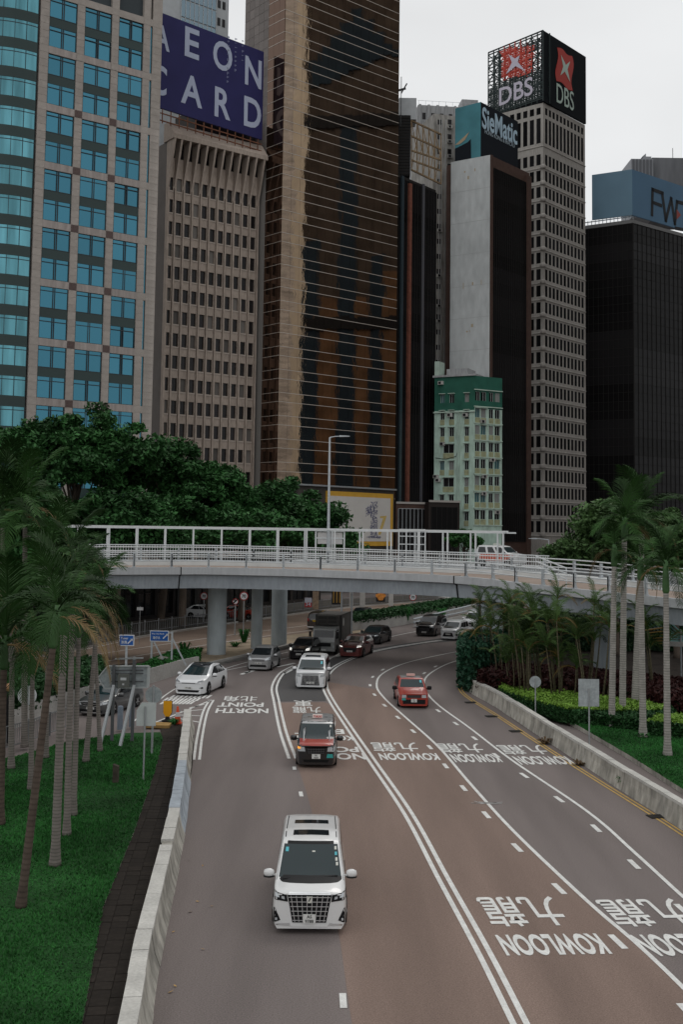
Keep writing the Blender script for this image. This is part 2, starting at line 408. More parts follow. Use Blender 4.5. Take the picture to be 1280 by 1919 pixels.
# a scraped marking and kerb gullies
rs2 = random.Random(21)
c_ = G(913, 1505); mb = MB()
for k in range(9): mb.bar((c_.x + rs2.uniform(-.5, .5), c_.y + rs2.uniform(-.2, .2), .0135), (c_.x + rs2.uniform(-.6, .6), c_.y + rs2.uniform(-.25, .25), .0135), .06, .004)
mb.build('worn_marking', M('worn_paint', (.36, .35, .34), .8), None, kind='structure')
gm_ = MB(); gm_.box(-.30, .30, -.24, .24, 0, .02)
for k in range(6): gm_.box(-.27 + k * .095, -.22 + k * .095, -.2, .2, .02, .034)
grate = gm_.mesh('gully_grate', M('cast_iron', (.03, .028, .026), .7, noise=(6, .3)))
for k, (x, y, lab) in enumerate([(882, 1317, 'cast iron gully grate by the yellow lines at the near end of the bend'), (921, 1343, 'cast iron gully grate by the yellow lines, level with the round grey sign back'), (967, 1371, 'cast iron gully grate by the yellow lines between two dry weeds and the bend'), (1231, 1531, 'cast iron gully grate by the yellow lines near the right picture edge')]):
    c_ = G(x, y); put('gully_grate', grate, None, Matrix.Translation((c_.x, c_.y, .013)) @ Matrix.Rotation(.2, 4, 'Z'), label=lab, category='drain cover', group='gully grates along the right kerb')
# fallen leaves on the carriageway
leafm = M('dry_leaf', (.45, .28, .10), .8, rand=.3)
lv = []
for i in range(13):
    p = G(300 + random.random() * 60, 1560 + random.random() * 350)
    lv.append((p.x + random.uniform(-.1, .9), p.y, .03))
V, Fq = leaves(np.array(lv), .07, .5, 3, 11)
put('fallen_leaves', numpy_mesh('fallen_leaves', V, Fq, leafm), None, None, kind='stuff')
# ---- lawns and planting beds
lawnL = [G(*p, .12) for p in [(150, 1935), (192, 1700), (250, 1560), (288, 1450), (305, 1385), (300, 1372), (225, 1374), (120, 1392), (20, 1420)]] + [Vector((-40, 42, .12)), Vector((-40, 14, .12)), Vector((-4.6, 14, .12))]
slab('left_lawn', lawnL, -.01, .12, [grass_soil, conc_dirty], kind='structure')
bed = [G(*p, .06) for p in [(222, 1935), (250, 1810), (302, 1600), (344, 1440), (350, 1356), (300, 1365), (306, 1390), (288, 1450), (250, 1560), (192, 1700), (150, 1935)]] + [Vector((-4.6, 14, .06)), Vector((-3.9, 14, .06))]
slab('drainage_bed', bed, -.01, .06, [soil, soil], kind='structure')
lawnR = [G(*p, .2) for p in [(1440, 1600), (1280, 1478), (1180, 1415), (1085, 1360), (1000, 1317), (900, 1275), (890, 1262), (1000, 1268), (1300, 1290), (1500, 1310), (1700, 1420)]]
slab('right_lawn', lawnR, -.01, .2, [grass_soil, conc_dirty], kind='structure')
slab('shrub_bed_soil', [G(*p, .18) for p in [(880, 1280), (1000, 1290), (1300, 1312), (1700, 1400), (1700, 1205), (1000, 1205), (884, 1235)]], -.01, .18, [soil, conc_dirty], kind='structure')
def inside(poly, x, y):
    c = np.zeros(len(x), bool); n = len(poly)
    for i in range(n):
        a, b = poly[i], poly[(i + 1) % n]
        c ^= ((a.y > y) != (b.y > y)) & (x < (b.x - a.x) * (y - a.y) / (b.y - a.y + 1e-12) + a.x)
    return c
def blades(name, poly, n, h, z, y0, y1, x0, x1, seed):
    r = np.random.default_rng(seed); x = r.uniform(x0, x1, n * 3); y = y0 + (y1 - y0) * r.uniform(0, 1, n * 3) ** 1.3
    k = inside(poly, x, y); x, y = x[k][:n], y[k][:n]; m = len(x); a = r.uniform(0, 6.283, m)
    hh = h * r.uniform(.5, 1.4, m) * (1 + .5 * np.sin(x * .9) * np.cos(y * .6)); w = .012 + .0004 * y
    V = np.empty((m, 3, 3)); V[:, 0] = np.stack([x - np.cos(a) * w, y - np.sin(a) * w, np.full(m, z)], 1)
    V[:, 1] = np.stack([x + np.cos(a) * w, y + np.sin(a) * w, np.full(m, z)], 1)
    V[:, 2] = np.stack([x + r.normal(0, .045, m), y + r.normal(0, .045, m), z + hh], 1)
    put(name, numpy_mesh(name, V.reshape(-1, 3), np.arange(m * 3).reshape(-1, 3), M('grass_blade', (.022, .108, .022), .8, noise=(.35, .42), noise2=(2.5, .25), rand=.0, coord='Pos')), None, None, kind='stuff')
blades('lawn_grass', lawnL, 160000, .07, .11, 20, 54, -20, -4.5, 3)
blades('lawn_grass', lawnR, 60000, .07, .19, 36, 62, 9, 30, 4)
# brick edging of the drainage bed: separate rows of dark bricks
brick_m = M('dark_brick', (.021, .017, .014), .95, noise=(8, .3), rand=.18)
bb = MB(); bb.box(-.20, .20, -.205, .205, -.04, .016); brick = bb.mesh('brick', brick_m)
bp_ = catmull([G(*p, .06) for p in [(190, 1935), (222, 1800), (262, 1640), (296, 1530), (322, 1440), (330, 1380)]], 1)
bt = thing('brick_channel', 'dark brick drainage channel between the left lawn and the concrete barrier', 'drain', bp_[0], None)
for p, d in along(bp_, .42, .1):
    yaw = math.atan2(d.y, d.x) - math.pi / 2
    for k in (-.62, -.21, .20, .61):
        nn = Vector((-d.y, d.x, 0))
        put('brick', brick, bt, Matrix.Translation(p + nn * k + Vector((0, 0, .02 + random.uniform(-.008, .008)))) @ Matrix.Rotation(yaw + random.uniform(-.02, .02), 4, 'Z'))
# ---- concrete barriers: separate precast lengths
def barrier(name, label, path, prof, ln, pick, gap=.025):
    t = thing(name, label, 'barrier', path[0])
    tot = sum((b - a).length for a, b in zip(path, path[1:])); n = int(tot / ln)
    for i in range(n):
        seg = [p for p, d in along(path, (ln - gap) / 4, i * ln)][:5]
        if len(seg) < 5: break
        jit = Vector((random.uniform(-.012, .012), 0, random.uniform(-.010, .010))); seg = [p + jit for p in seg]
        mb = MB(); sweep(mb, seg, prof)
        top = MB(); ws = [w for w, h in prof if h == max(h for w, h in prof)]; hm = max(h for w, h in prof)
        sweep(top, seg[:3] if (i == 9 and ln < 1.5) else seg, [(min(ws) - .03, hm - .05), (max(ws) + .03, hm - .05), (max(ws) + .03, hm + .06), (min(ws) - .03, hm + .06)])
        o = mb.build('barrier_segment', pick(i)[0], t, label=pick(i)[2] if len(pick(i)) > 2 else None)
        top.build('coping', pick(i)[1], t)
    return t
bl = catmull([G(*p) for p in [(272, 2010), (285, 1919), (300, 1810), (330, 1655), (347, 1560), (358, 1460), (365, 1357)]], .6)
barrier('road_barrier', 'weathered concrete road barrier between the left lawn and the carriageway', bl,
        [(0, 0), (.12, .30), (.22, .80), (.52, .80), (.55, 0)], 1.25,
        lambda i: (conc_blue, conc_blue, 'grey blue painted barrier length') if 13 <= i <= 18 else (conc_dirty, conc_top))
br = catmull([G(*p) for p in [(1420, 1655), (1280, 1556), (1180, 1492), (1090, 1432), (1000, 1373), (925, 1323), (884, 1300), (876, 1288)]], .6)
barrier('road_barrier', 'long stained concrete wall curving along the right lawn with yellow lines at its foot', br,
        [(0, 0), (-.10, .45), (-.13, .77), (-.37, .77), (-.44, 0)], 1.9, lambda i: (conc_dirty, conc_top))
# ---- island walls of the slip road and the far carriageway
def low_wall(label, px, h, w=.3, mats=(concrete,), name='retaining_wall'):
    path = catmull([G(*p) for p in px], 1.0); mb = MB(); sweep(mb, path, [(0, 0), (0, h), (w, h), (w, 0)])
    o = mb.build(name, mats[0], None, label=label, category='wall'); return path
iw = low_wall('long beige wall along the far side of the slip road, below the hedge', [(-60, 1392), (20, 1368), (110, 1334), (190, 1310), (260, 1288), (330, 1266), (372, 1256)], .95)
iw2 = low_wall('low kerb wall around the island under the flyover', [(372, 1256), (440, 1240), (500, 1226), (560, 1212), (620, 1204), (650, 1196)], .35)
slab('traffic_island', [(p.x, p.y) for p in iw2] + [tuple(G(*p)[:2]) for p in [(690, 1184), (640, 1182), (560, 1192), (440, 1206), (330, 1234), (300, 1262)]], -.01, .2, [paving, concrete], kind='structure')
slab('planted_strip', [(p.x - .1, p.y + .3) for p in iw] + [tuple(G(*p)[:2]) for p in [(330, 1240), (260, 1262), (120, 1276), (0, 1292), (-60, 1310)]], -.01, .75, [soil, concrete], kind='structure')
iw3 = low_wall('beige planter wall below the hedge behind the parked traffic', [(660, 1186), (730, 1176), (800, 1163), (870, 1150), (960, 1134)], 1.1)
# sloping wedge wall of the island
mb = MB(); P0, P1, P2 = at(246, 1252, 79.5), at(301, 1229, 76.5), at(398, 1244, 80.5)
mb.add([(P0.x, P0.y, .2), (P1.x, P1.y, .2), (P2.x, P2.y, .2), (P0.x, P0.y, P0.z), tuple(P1), (P2.x, P2.y, P2.z)], [(0, 1, 4, 3), (1, 2, 5, 4), (3, 4, 5), (0, 3, 5, 2)])
mb.build('ramp_wall', conc_dirty, None, label='wedge shaped concrete ramp wall behind the blue direction signs', category='wall')
# ================================================================== FLYOVER
deckc = M('flyover_concrete', (.40, .41, .42), .8, noise=(.5, .08), noise2=(5, .08, (1, 1, .2)), coord='Pos')
girdc = M('girder_concrete', (.31, .34, .37), .8, noise=(.4, .10), noise2=(6, .1, (1, 1, .15)), coord='Pos')
pierc = M('pier_concrete', (.42, .47, .49), .75, noise=(.8, .08), noise2=(5, .08, (1, 1, .2)), coord='Pos')
FE = [(-160, 7.0, 73), (0, 7.1, 76), (169, 7.1, 79.2), (338, 7.1, 81.8), (405, 7.1, 82.5), (600, 7.0, 82.8), (850, 6.8, 80.6), (1000, 6.6, 73.5), (1200, 6.4, 66.5), (1280, 6.3, 64.6), (1420, 6.2, 62)]
fl = []
for px, z, Y in FE:
    p = at(px, 1060, Y); fl.append(Vector((p.x, Y, z)))
fl = catmull(fl, 1.5)
ft = thing('flyover', 'curved grey concrete flyover crossing over the road on round piers', 'bridge', (fl[20].x, fl[20].y, 0))
W = 8.2
mb = MB(); sweep(mb, fl, [(0, 0), (0, -.52), (.35, -.6), (.35, -.35), (.36, -.30), (.45, -.30), (.45, 0)]); mb.build('parapet', deckc, ft)
mb = MB(); sweep(mb, fl, [(.36, -.56), (.55, -1.55), (W - .55, -1.55), (W - .36, -.56)]); mb.build('girder', girdc, ft)
mb = MB(); sweep(mb, fl, [(.45, -.38), (.45, -.12), (W - .9, -.12), (W - .9, -.38)]); mb.build('deck', M('deck_surfacing', (.27, .215, .18), .9, noise=(.4, .1), noise2=(20, .12), coord='Pos'), ft)
mb = MB(); sweep(mb, fl, [(W - .9, -.4), (W - .9, .22), (W, .22), (W, -.4)]); mb.build('far_parapet', M('white_concrete', (.55, .56, .55), .8, noise=(.7, .1), coord='Pos'), ft)
jm = M('dark_joint', (.02, .02, .02), .9)  # near-black colour of the movement joints
for px in (339, 848):       # movement joints
    k = min(range(len(fl)), key=lambda i: abs((CX + FPX * fl[i].x / fl[i].y) - px)); seg = fl[k:k + 2]; seg = [seg[0], seg[0].lerp(seg[1], .06)]
    mb = MB(); sweep(mb, seg, [(-.012, .01), (-.012, -.53), (.3, -.64), (.50, -1.57), (.8, -1.57), (.8, .01)]); mb.build('movement_joint', jm, ft)
for px, Y, r in ((405, 88.2, .74), (480, 92.5, .46), (522, 95.5, .66)):
    p = G(px, 1233) if px == 405 else None; c = at(px, 1220, Y)
    mb = MB(); mb.lathe([(r, 0), (r, 5.35), (r * 1.0, 5.6)], 28, (c.x, Y, 0)); mb.build('pier', pierc, ft, smooth=True, angle=40)
c = at(921, 1210, 80.5)
mb = MB(); mb.box(c.x - .75, c.x + .75, 80.0, 83.0, 0, 5.4); mb.build('pier', pierc, ft)
for px, Y in ((1130, 76), (1330, 72)):
    c = at(px, 1210, Y); mb = MB(); mb.lathe([(.7, 0), (.7, 5)], 20, (c.x, Y, 0)); mb.build('pier', girdc, ft, smooth=True, angle=40)
ra, rb = at(560, 1060, 108), at(1420, 1060, 88)
mb = MB(); dv = (rb - ra).to_2d().normalized(); nv_ = Vector((-dv.y, dv.x)) * 3.2
mb.prism([(ra.x - nv_.x, ra.y - nv_.y), (rb.x - nv_.x, rb.y - nv_.y), (rb.x + nv_.x, rb.y + nv_.y), (ra.x + nv_.x, ra.y + nv_.y)], 6.1, 7.0); mb.build('rear_ramp_deck', deckc, ft)
# near railing
nr = offs(fl, .22)
rt = thing('bridge_railing', 'white three bar traffic railing on the near edge of the flyover', 'railing', nr[20])
for h, r in ((1.05, .05), (.74, .045), (.44, .045)):
    mb = MB(); mb.tube([p + Vector((0, 0, h)) for p in nr], r, 6); mb.build('rail', whitemetal, rt, smooth=True)
pb = MB(); pb.box(-.07, .07, -.09, .09, 0, 1.0); pb.box(-.12, .12, -.16, .16, 0, .05); pb.prism([(-.09, 0), (.18, 0), (-.02, .95), (-.09, .95)], -.05, .05, 'x')
post = pb.mesh('post', galv)
for p, d in along(nr, 2.75, 1.2): put('post', post, rt, Matrix.Translation(p) @ Matrix.Rotation(math.atan2(d.y, d.x), 4, 'Z'))
# far railing (grey posts, white bars)
fr_ = offs(fl, W - .5)
rt = thing('bridge_railing', 'far side traffic railing on the white parapet of the flyover', 'railing', fr_[20])
for h in (.50, .80, 1.1):
    mb = MB(); mb.tube([p + Vector((0, 0, .2 + h)) for p in fr_], .05, 6); mb.build('rail', whitemetal, rt, smooth=True)
for p, d in along(fr_, 3.0, .5): put('post', post, rt, Matrix.Translation(p + Vector((0, 0, .22))) @ Matrix.Rotation(math.atan2(d.y, d.x), 4, 'Z'))
# footway mesh railing behind
mr = offs(fl, W + .35); kend = min(range(len(mr)), key=lambda i: abs(CX + FPX * mr[i].x / mr[i].y - 1075)); mr = mr[:kend]
mt = thing('footway_railing', 'white picket railing of the footway behind the flyover traffic lane', 'railing', mr[10])
mb = MB(); sweep(mb, mr, [(0, -.5), (0, .1), (2.2, .1), (2.2, -.5)]); mb.build('footway_slab', deckc, mt)
for h in (.25, 1.45):
    mb = MB(); mb.tube([p + Vector((0, 0, h)) for p in mr], .04, 5); mb.build('rail', whitemetal, mt, smooth=True)
mb = MB()
for p, d in along(mr, .21, 0): mb.bar(p + Vector((0, 0, .25)), p + Vector((0, 0, 1.45)), .035)
mb.build('pickets', whitemetal, mt, kind='stuff')
# tall frame of the covered footway: double posts and beams
kf = min(range(len(mr)), key=lambda i: abs(CX + FPX * mr[i].x / mr[i].y - 990)); tf = mr[:kf + 1]
tt = thing('walkway_gantry', 'tall white steel frame of posts and a top beam along the flyover footway', 'frame', tf[10])
for off in (0.15, 2.0):
    pth = [p + Vector((0, 0, 0)) for p in offs(tf, off)]
    mb = MB()
    ztop = 9.95
    q = [Vector((p.x, p.y, ztop + .05 - (.1 if off > 1 else 0))) for p in pth]; sweep(mb, q, [(-.065, -.06), (-.065, .06), (.065, .06), (.065, -.06)]); mb.build('top_beam', whitemetal, tt)
    pl = along(pth, 2.3, .1 if off < 1 else .95)
    pm = MB(); pm.box(-.06, .06, -.06, .06, 0, 1); pmesh = pm.mesh('frame_post', whitemetal)
    for p, d in pl:
        put('frame_post', pmesh, tt, Matrix.Translation(p + Vector((0, 0, .1))) @ Matrix.Rotation(math.atan2(d.y, d.x), 4, 'Z') @ Matrix.Diagonal((1, 1, ztop - p.z - .15, 1)))
e = tf[-1]; 
mb = MB(); mb.bar(Vector((e.x, e.y, 9.95)) , Vector((e.x, e.y + 2, 9.9)), .15); mb.build('end_beam', whitemetal, tt)
# sloping stair rail at the end of the frame
st = thing('stair_railing', 'sloping white stair rails descending beside the right end of the footway frame', 'railing', mr[-1])
a = at(1005, 1052, 76); b = at(1062, 1075, 72)
for k in range(3):
    mb = MB(); mb.bar(a + Vector((0, 0, .35 - k * .35)), b + Vector((0, 0, .35 - k * .35)), .07); mb.build('rail', whitemetal, st)
for k in range(5):
    p = a.lerp(b, k / 4); mb = MB(); mb.bar(p + Vector((0, 0, -1.0)), p + Vector((0, 0, .4)), .06); mb.build('baluster', whitemetal, st)
# right-hand continuation: white bar rails rising to the right
# ---- white panel boards behind the footway
def panel_board(label, px0, px1, py0, py1, Y):
    a = at(px0, py0, Y); b = at(px1, py1, Y)
    t = thing('notice_board', label, 'frame', ((a.x + b.x) / 2, Y, 7))
    mb = MB(); mb.box(a.x + .15, b.x - .15, Y, Y + .05, b.z + .1, a.z - .1); mb.build('panel', M('pale_panel', (.50, .49, .48), .7, noise=(2, .08)), t)
    for x in (a.x, b.x, (a.x + b.x) / 2):
        mb = MB(); mb.box(x - .07, x + .07, Y - .06, Y + .06, 6.9, a.z); mb.build('upright', whitemetal, t)
    for z in (a.z, (a.z + b.z) / 2):
        mb = MB(); mb.box(a.x + .08, b.x - .08, Y - .05, Y - .003, z - .06, z + .06); mb.build('crossbar', whitemetal, t)
panel_board('pale double panel board standing behind the frame by the lamp post', 592, 645, 995, 1022, 93.5)
a = at(748, 992, 92); b = at(797, 1025, 92)
t = thing('pipe_gantry', 'small white pipe gantry behind the footway frame right of the billboard', 'frame', ((a.x + b.x) / 2, 92, 7))
for x in (a.x, b.x, a.x + .6, b.x - .6): mb = MB(); mb.box(x - .05, x + .05, 91.9, 92.1, 6.8, a.z); mb.build('upright', whitemetal, t)
for z in (a.z, a.z - .55, a.z - 1.2): mb = MB(); mb.box(a.x, b.x, 91.95, 92.05, z - .04, z + .04); mb.build('crossbar', whitemetal, t)
# ================================================================== BUILDINGS
def wall_grid(fr, us, vs, hole, depth, w=0.0):
    mb = fr.mb(); nu, nv = len(us), len(vs)
    V = [(u, -w, v) for v in vs for u in us] + [(u, -w + depth, v) for v in vs for u in us]; F = []
    N = nu * nv; I = lambda i, j: j * nu + i
    H = lambda i, j: 0 <= i < nu - 1 and 0 <= j < nv - 1 and not hole(i, j)
    for j in range(nv - 1):
        for i in range(nu - 1):
            a, b, c, d = I(i, j), I(i + 1, j), I(i + 1, j + 1), I(i, j + 1)
            if not hole(i, j):
                F.append((a, b, c, d))
                if not H(i - 1, j): F.append((a, d, d + N, a + N))
                if not H(i + 1, j): F.append((b, b + N, c + N, c))
                if not H(i, j - 1): F.append((a, a + N, b + N, b))
                if not H(i, j + 1): F.append((d, c, c + N, d + N))
    used = sorted({i for f in F for i in f}); mp = {k: n for n, k in enumerate(used)}
    mb.add([V[k] for k in used], [tuple(mp[i] for i in f) for f in F]); return mb
def boxmesh(name, x0, x1, y0, y1, z0, z1, mats): mb = MB(); mb.box(x0, x1, y0, y1, z0, z1); return mb.mesh(name, mats)
dark_in = M('dark_interior', (.018, .018, .02), .6)
def glassmat(name, col, rough=.06, metal=.85, wob=.25, rand=.12, noise=None):
    return M(name, col, rough, metal, bump=(.35, wob, .03), rand=rand, coord='Pos', noise=noise)
# ---------------------------------------------------------------- tower with teal windows and stone grid
stone = M('grey_stone', (.34, .305, .275), .7, noise=(1.1, .10), noise2=(14, .14), rand=.07)
stone_s = M('streaked_stone', (.32, .285, .265), .75, noise=(2.5, .2, (1, 1, .12)), noise2=(14, .12), rand=.05)
brownst = M('brown_granite', (.10, .070, .064), .5, noise=(6, .2))
teal = glassmat('teal_mirror_glass', (.050, .170, .235), .05, .9, .12, .10)
teal2 = glassmat('pale_teal_mirror_glass', (.095, .255, .30), .06, .9, .5, .12, noise=(.8, .35, (1, 1, .1)))
dkgreen = M('dark_green_spandrel', (.012, .032, .030), .25, .0, rand=.1, spec=.35)
mull = M('dark_mullion', (.02, .03, .035), .4, .3)
fA = Frame(at(49, 774, 138), at(283, 810, 148))
tA = thing('office_tower', 'office tower with teal windows in a grey stone grid and a curved glass bay', 'building', fA.m @ Vector((fA.L / 2, 6, 0)))
cu_ = [fA.uv(x, 723)[0] for x in (68, 122, 136.5, 189, 202.5, 250, 263.5, 267.5)]
v_b = fA.uv(95, 747)[1]; pit = fA.uv(97, 635.5)[1] - v_b; gh = pit * .873
k0 = -4; rows = range(k0, 9)
vs_ = [0]
for k in rows: vs_ += [v_b + k * pit, v_b + k * pit + gh]
vs_ = [v for v in vs_ if v >= 0]; vs_ = [0] + [v for v in vs_ if v > .5]; vs_ += [vs_[-1] + 6]
us_ = [0] + cu_ + [fA.L]
vset = {round(v_b + k * pit, 3) for k in rows}
wall_grid(fA, us_, vs_, lambda i, j: i in (1, 3, 5, 7) and round(vs_[j], 3) in vset, .5).build('wall', stone, tA)
mb = fA.mb(); mb.box(.3, fA.L, .55, 14, 0, vs_[-1] - .2); mb.build('core', M('tower_core', (.05, .06, .065), .8), tA)
topA = vs_[-1]; ph = pit / 8
piers = [(0, cu_[0]), (cu_[1], cu_[2]), (cu_[3], cu_[4]), (cu_[5], cu_[6]), (cu_[7], fA.L)]
items = []
for pi, (a, b) in enumerate(piers):
    pm = boxmesh('stone_panel', a + .02, b - .02, -.03, .0, .018, ph - .018, stone)
    am = boxmesh('stone_panel', a + .02, b - .02, -.035, .0, .03, pit - gh - .03, brownst)
    v = v_b - 2 * pit
    while v < min(topA - 1, 78):
        items.append((pm, fA.at(0, v))); v += ph
    if pi in (1, 2):
        for k in range(-2, 7): items.append((am, fA.at(0, v_b + k * pit - (pit - gh), .045)))
items.sort(key=lambda q: q[1].translation.z); many('stone_panel', items, tA)
for ci in (0, 2, 4):
    a, b = cu_[ci], cu_[ci + 1]
    bm_ = boxmesh('stone_beam', a, b, -.02, .0, .03, pit - gh - .03, stone_s)
    hgl = gh * .41; hs_ = gh * .18
    gm = boxmesh('window', a + .03, b - .03, .20, .23, 0, hgl, teal); sm = boxmesh('spandrel', a, b, .14, .2, 0, hs_, dkgreen)
    fm = MB()
    w_ = b - a; c_ = (a + b) / 2
    for x in (a + .05, b - .05, c_ - .12, c_ + .12): fm.box(x - .05, x + .05, .10, .159, 0, hgl)
    fm.box(a, b, .095, .155, hgl * .80, hgl * .80 + .09); fm.box(a, b, .094, .154, 0, .08)
    fmesh = fm.mesh('window_frame', mull)
    for k in range(-2, 7):
        v = v_b + k * pit
        put('stone_beam', bm_, tA, fA.at(0, v - (pit - gh)))
        for dv in (0, hgl + hs_):
            o = put('window', gm, tA, fA.at(0, v + dv) @ Matrix.Rotation(random.gauss(0, .0035), 4, 'Z') @ Matrix.Rotation(random.gauss(0, .003), 4, 'X'))
            put('window_frame', fmesh, o, fA.at(0, v + dv))
        put('spandrel', sm, tA, fA.at(0, v + hgl))
a, b = cu_[6], cu_[7]; gm = boxmesh('slit_window', a, b, .2, .25, 0, gh, teal)
for k in range(-2, 7): put('slit_window', gm, tA, fA.at(0, v_b + k * pit))
# curved bay
R = 9.0; fl_h = pit / 2; cen = fA.m @ Vector((-.25, .1, 0)) + Vector((-R * math.sin(.70), R * math.cos(.70), 0))
def arc(h0, h1, r, name, n=30):
    mb = MB(); vs = []
    for k in range(n + 1):
        t = -math.pi / 2 + .70 - 2.1 * k / n
        for h in (h0, h1): vs.append((r * math.cos(t), r * math.sin(t), h))
    mb.add(vs, [(2 * k, 2 * k + 1, 2 * k + 3, 2 * k + 2) for k in range(n)]); return mb
gmesh = arc(0, fl_h * .64, R, 'b').mesh('curved_glass', teal2, True); smesh = arc(0, fl_h * .36, R + .04, 's').mesh('curved_spandrel', dkgreen, True)
mm_ = MB()
for k in range(14):
    t = -math.pi / 2 + .70 - 2.1 * k / 13; p = Vector((R * 1.008 * math.cos(t), R * 1.008 * math.sin(t), 0)); mm_.bar(p, p + Vector((0, 0, fl_h * .64)), .05)
arcm = arc(fl_h * .52, fl_h * .545, R + .03, 't'); mm_.add(arcm.v, arcm.f)
mmesh = mm_.mesh('window_frame', mull)
for k in range(0, 21):
    z = v_b - 3 * pit + k * fl_h; m = Matrix.Translation((cen.x, cen.y, z))
    o = put('curved_glass', gmesh, tA, m); put('window_frame', mmesh, o, m); put('curved_spandrel', smesh, tA, m @ Matrix.Translation((0, 0, fl_h * .64)))
mb = MB(); mb.lathe([(R - .3, 0), (R - .3, 90)], 24, (cen.x, cen.y, 0)); mb.build('bay_core', dark_in, tA)
# ---------------------------------------------------------------- beige concrete grid building
beige = M('beige_concrete', (.355, .295, .25), .85, noise=(.5, .10), noise2=(5, .14, (1, 1, .25)), rand=.03)
fB = Frame(at(301, 807, 168), at(476, 870, 178))
tB = thing('office_block', 'beige concrete office block with rows of small recessed windows and a flared crown', 'building', fB.m @ Vector((fB.L / 2, 6, 0)))
u1 = fB.uv(303.2, 762)[0]; uw = fB.uv(313.5, 762)[0] - u1; u11 = fB.uv(462, 790)[0]; pu = (u11 - u1) / 10
vb = fB.uv(308, 774)[1]; vt = fB.uv(308, 749)[1]; hv = vt - vb; pv = vb and (fB.uv(308, 731.5)[1] - vb); 
vtop = fB.uv(326, 243)[1] - 2.0; vfl = vtop - 7.2
rowsB = [k for k in range(-9, 40) if 2 < vb + k * pv and vb + k * pv + hv < vtop - 2.7]
us_ = [0]; 
for i in range(11): us_ += [u1 + i * pu, u1 + i * pu + uw]
us_ += [max(fB.L, us_[-1] + .3)]; Lb = us_[-1]
vs_ = [0]
for k in rowsB: vs_ += [vb + k * pv, vb + k * pv + hv]
vs_ += [vtop + .5]
wall_grid(fB, us_, vs_, lambda i, j: i % 2 == 1 and j % 2 == 1, .45).build('wall', beige, tB)
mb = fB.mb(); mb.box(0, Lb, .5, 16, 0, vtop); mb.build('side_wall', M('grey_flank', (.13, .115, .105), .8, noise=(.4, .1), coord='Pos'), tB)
bg1 = M('bronze_window', (.012, .011, .012), .2, .0, rand=.5, spec=.22)
mb = MB(); mb.box(0, uw, .30, .33, 0, hv); mb.box(0, uw, .26, .30, hv * .42, hv * .46); mb.box(uw * .48, uw * .54, .26, .30, 0, hv)
wmesh = mb.mesh('window', [bg1])
curtain_b = M('window_with_blind', (.12, .11, .10), .5, rand=.4)
wmesh2 = boxmesh('window', 0, uw, .29, .32, 0, hv, curtain_b)
its = [((wmesh2 if random.random() < .16 else wmesh), fB.at(u1 + i * pu, vb + k * pv)) for k in reversed(rowsB) for i in range(11)]
many('window', its, tB)
fin = boxmesh('pilaster', -.14, .14, -.28, 0, rowsB[0] * pv + vb - 1, vfl, beige)
for i in range(12):
    put('pilaster', fin, tB, fB.at(min(max(u1 + i * pu - (pu - uw) / 2, .16), Lb - .16), 0))
sill = boxmesh('sill', 0, uw + .1, -.09, 0, -.24, -.04, M('sill_concrete', (.40, .345, .30), .85))
many('sill', [(sill, fB.at(u1 - .05 + i * pu, vb + k * pv)) for k in reversed(rowsB) for i in range(11)], tB)
FW = 2.0
mb = MB(); mb.prism([(0, vfl), (-FW, vtop), (0, vtop)], -.16, .16, 'x'); finm = mb.mesh('crown_fin', beige); mb.fixn(finm)
for i in range(12): put('crown_fin', finm, tB, fB.at(min(max(u1 + i * pu - (pu - uw) / 2, .16), Lb - .16), 0))
mb = fB.mb(); mb.prism([(-FW - .05, vtop), (-FW - .05, vtop + .7), (-.2, vtop + 2.9), (1.2, vtop + 2.9), (1.2, vtop)], -.2, Lb + .2, 'x'); mb.build('cornice', beige, tB)
cw = boxmesh('crown_window', 0, uw * 1.3, -.02, .0, 0, 2.4, bg1)
for i in range(11): put('crown_window', cw, tB, fB.at(u1 + i * pu - .1, vtop - 2.45, .01))
# ---------------------------------------------------------------- AEON CARD billboard
fS = Frame(at(281, 195, 162.0), at(491, 262, 176.5))
vt0 = fS.uv(491, 96)[1]; vb0 = fS.uv(491, 262)[1]
tS = thing('rooftop_billboard', 'huge dark blue billboard reading AEON CARD on the roof of the beige block', 'billboard', fS.m @ Vector((fS.L / 2, 0, vb0)))
navy = M('navy_billboard', (.027, .026, .100), .6, noise=(.4, .08), coord='Pos')
mb = fS.mb(); mb.box(0, fS.L, 0, .35, vb0, vt0); mb.build('panel', navy, tS)
lit = M('billboard_lettering', (.40, .44, .56), .6)
def face_text(fr, s, px0, px1, py, hpx, t, mat, off=.03, bold=.0, name='lettering', w=None, h=None, thick=.04):
    """lettering on a facade between two picture columns, centred on row py"""
    a = fr.uv(px0, py, off); b = fr.uv(px1, py, off); c = fr.uv((px0 + px1) / 2, py, off)
    h1 = fr.uv((px0 + px1) / 2, py - hpx / 2, off)[1] - fr.uv((px0 + px1) / 2, py + hpx / 2, off)[1]
    me = text_mesh(s, b[0] - a[0], h1, thick, bold, mat, name)
    return put(name, me, t, fr.at((a[0] + b[0]) / 2, c[1], off) @ UP)
for s, x0, x1, y, h in (('A', 288, 318, 70, 46), ('E', 346, 373, 81, 56), ('O', 399, 435, 105, 55), ('N', 459, 490, 136, 54),
                        ('C', 286, 312, 150, 56), ('A', 339, 379, 170, 56), ('R', 402, 432, 194, 56), ('D', 457, 489, 212, 56)):
    if x0 < 299:
        # the letter runs on behind the stone tower
        pass
    face_text(fS, s, x0, x1, y, h, tS, lit, bold=.02)
lit2 = M('faint_lettering', (.16, .17, .28), .6)
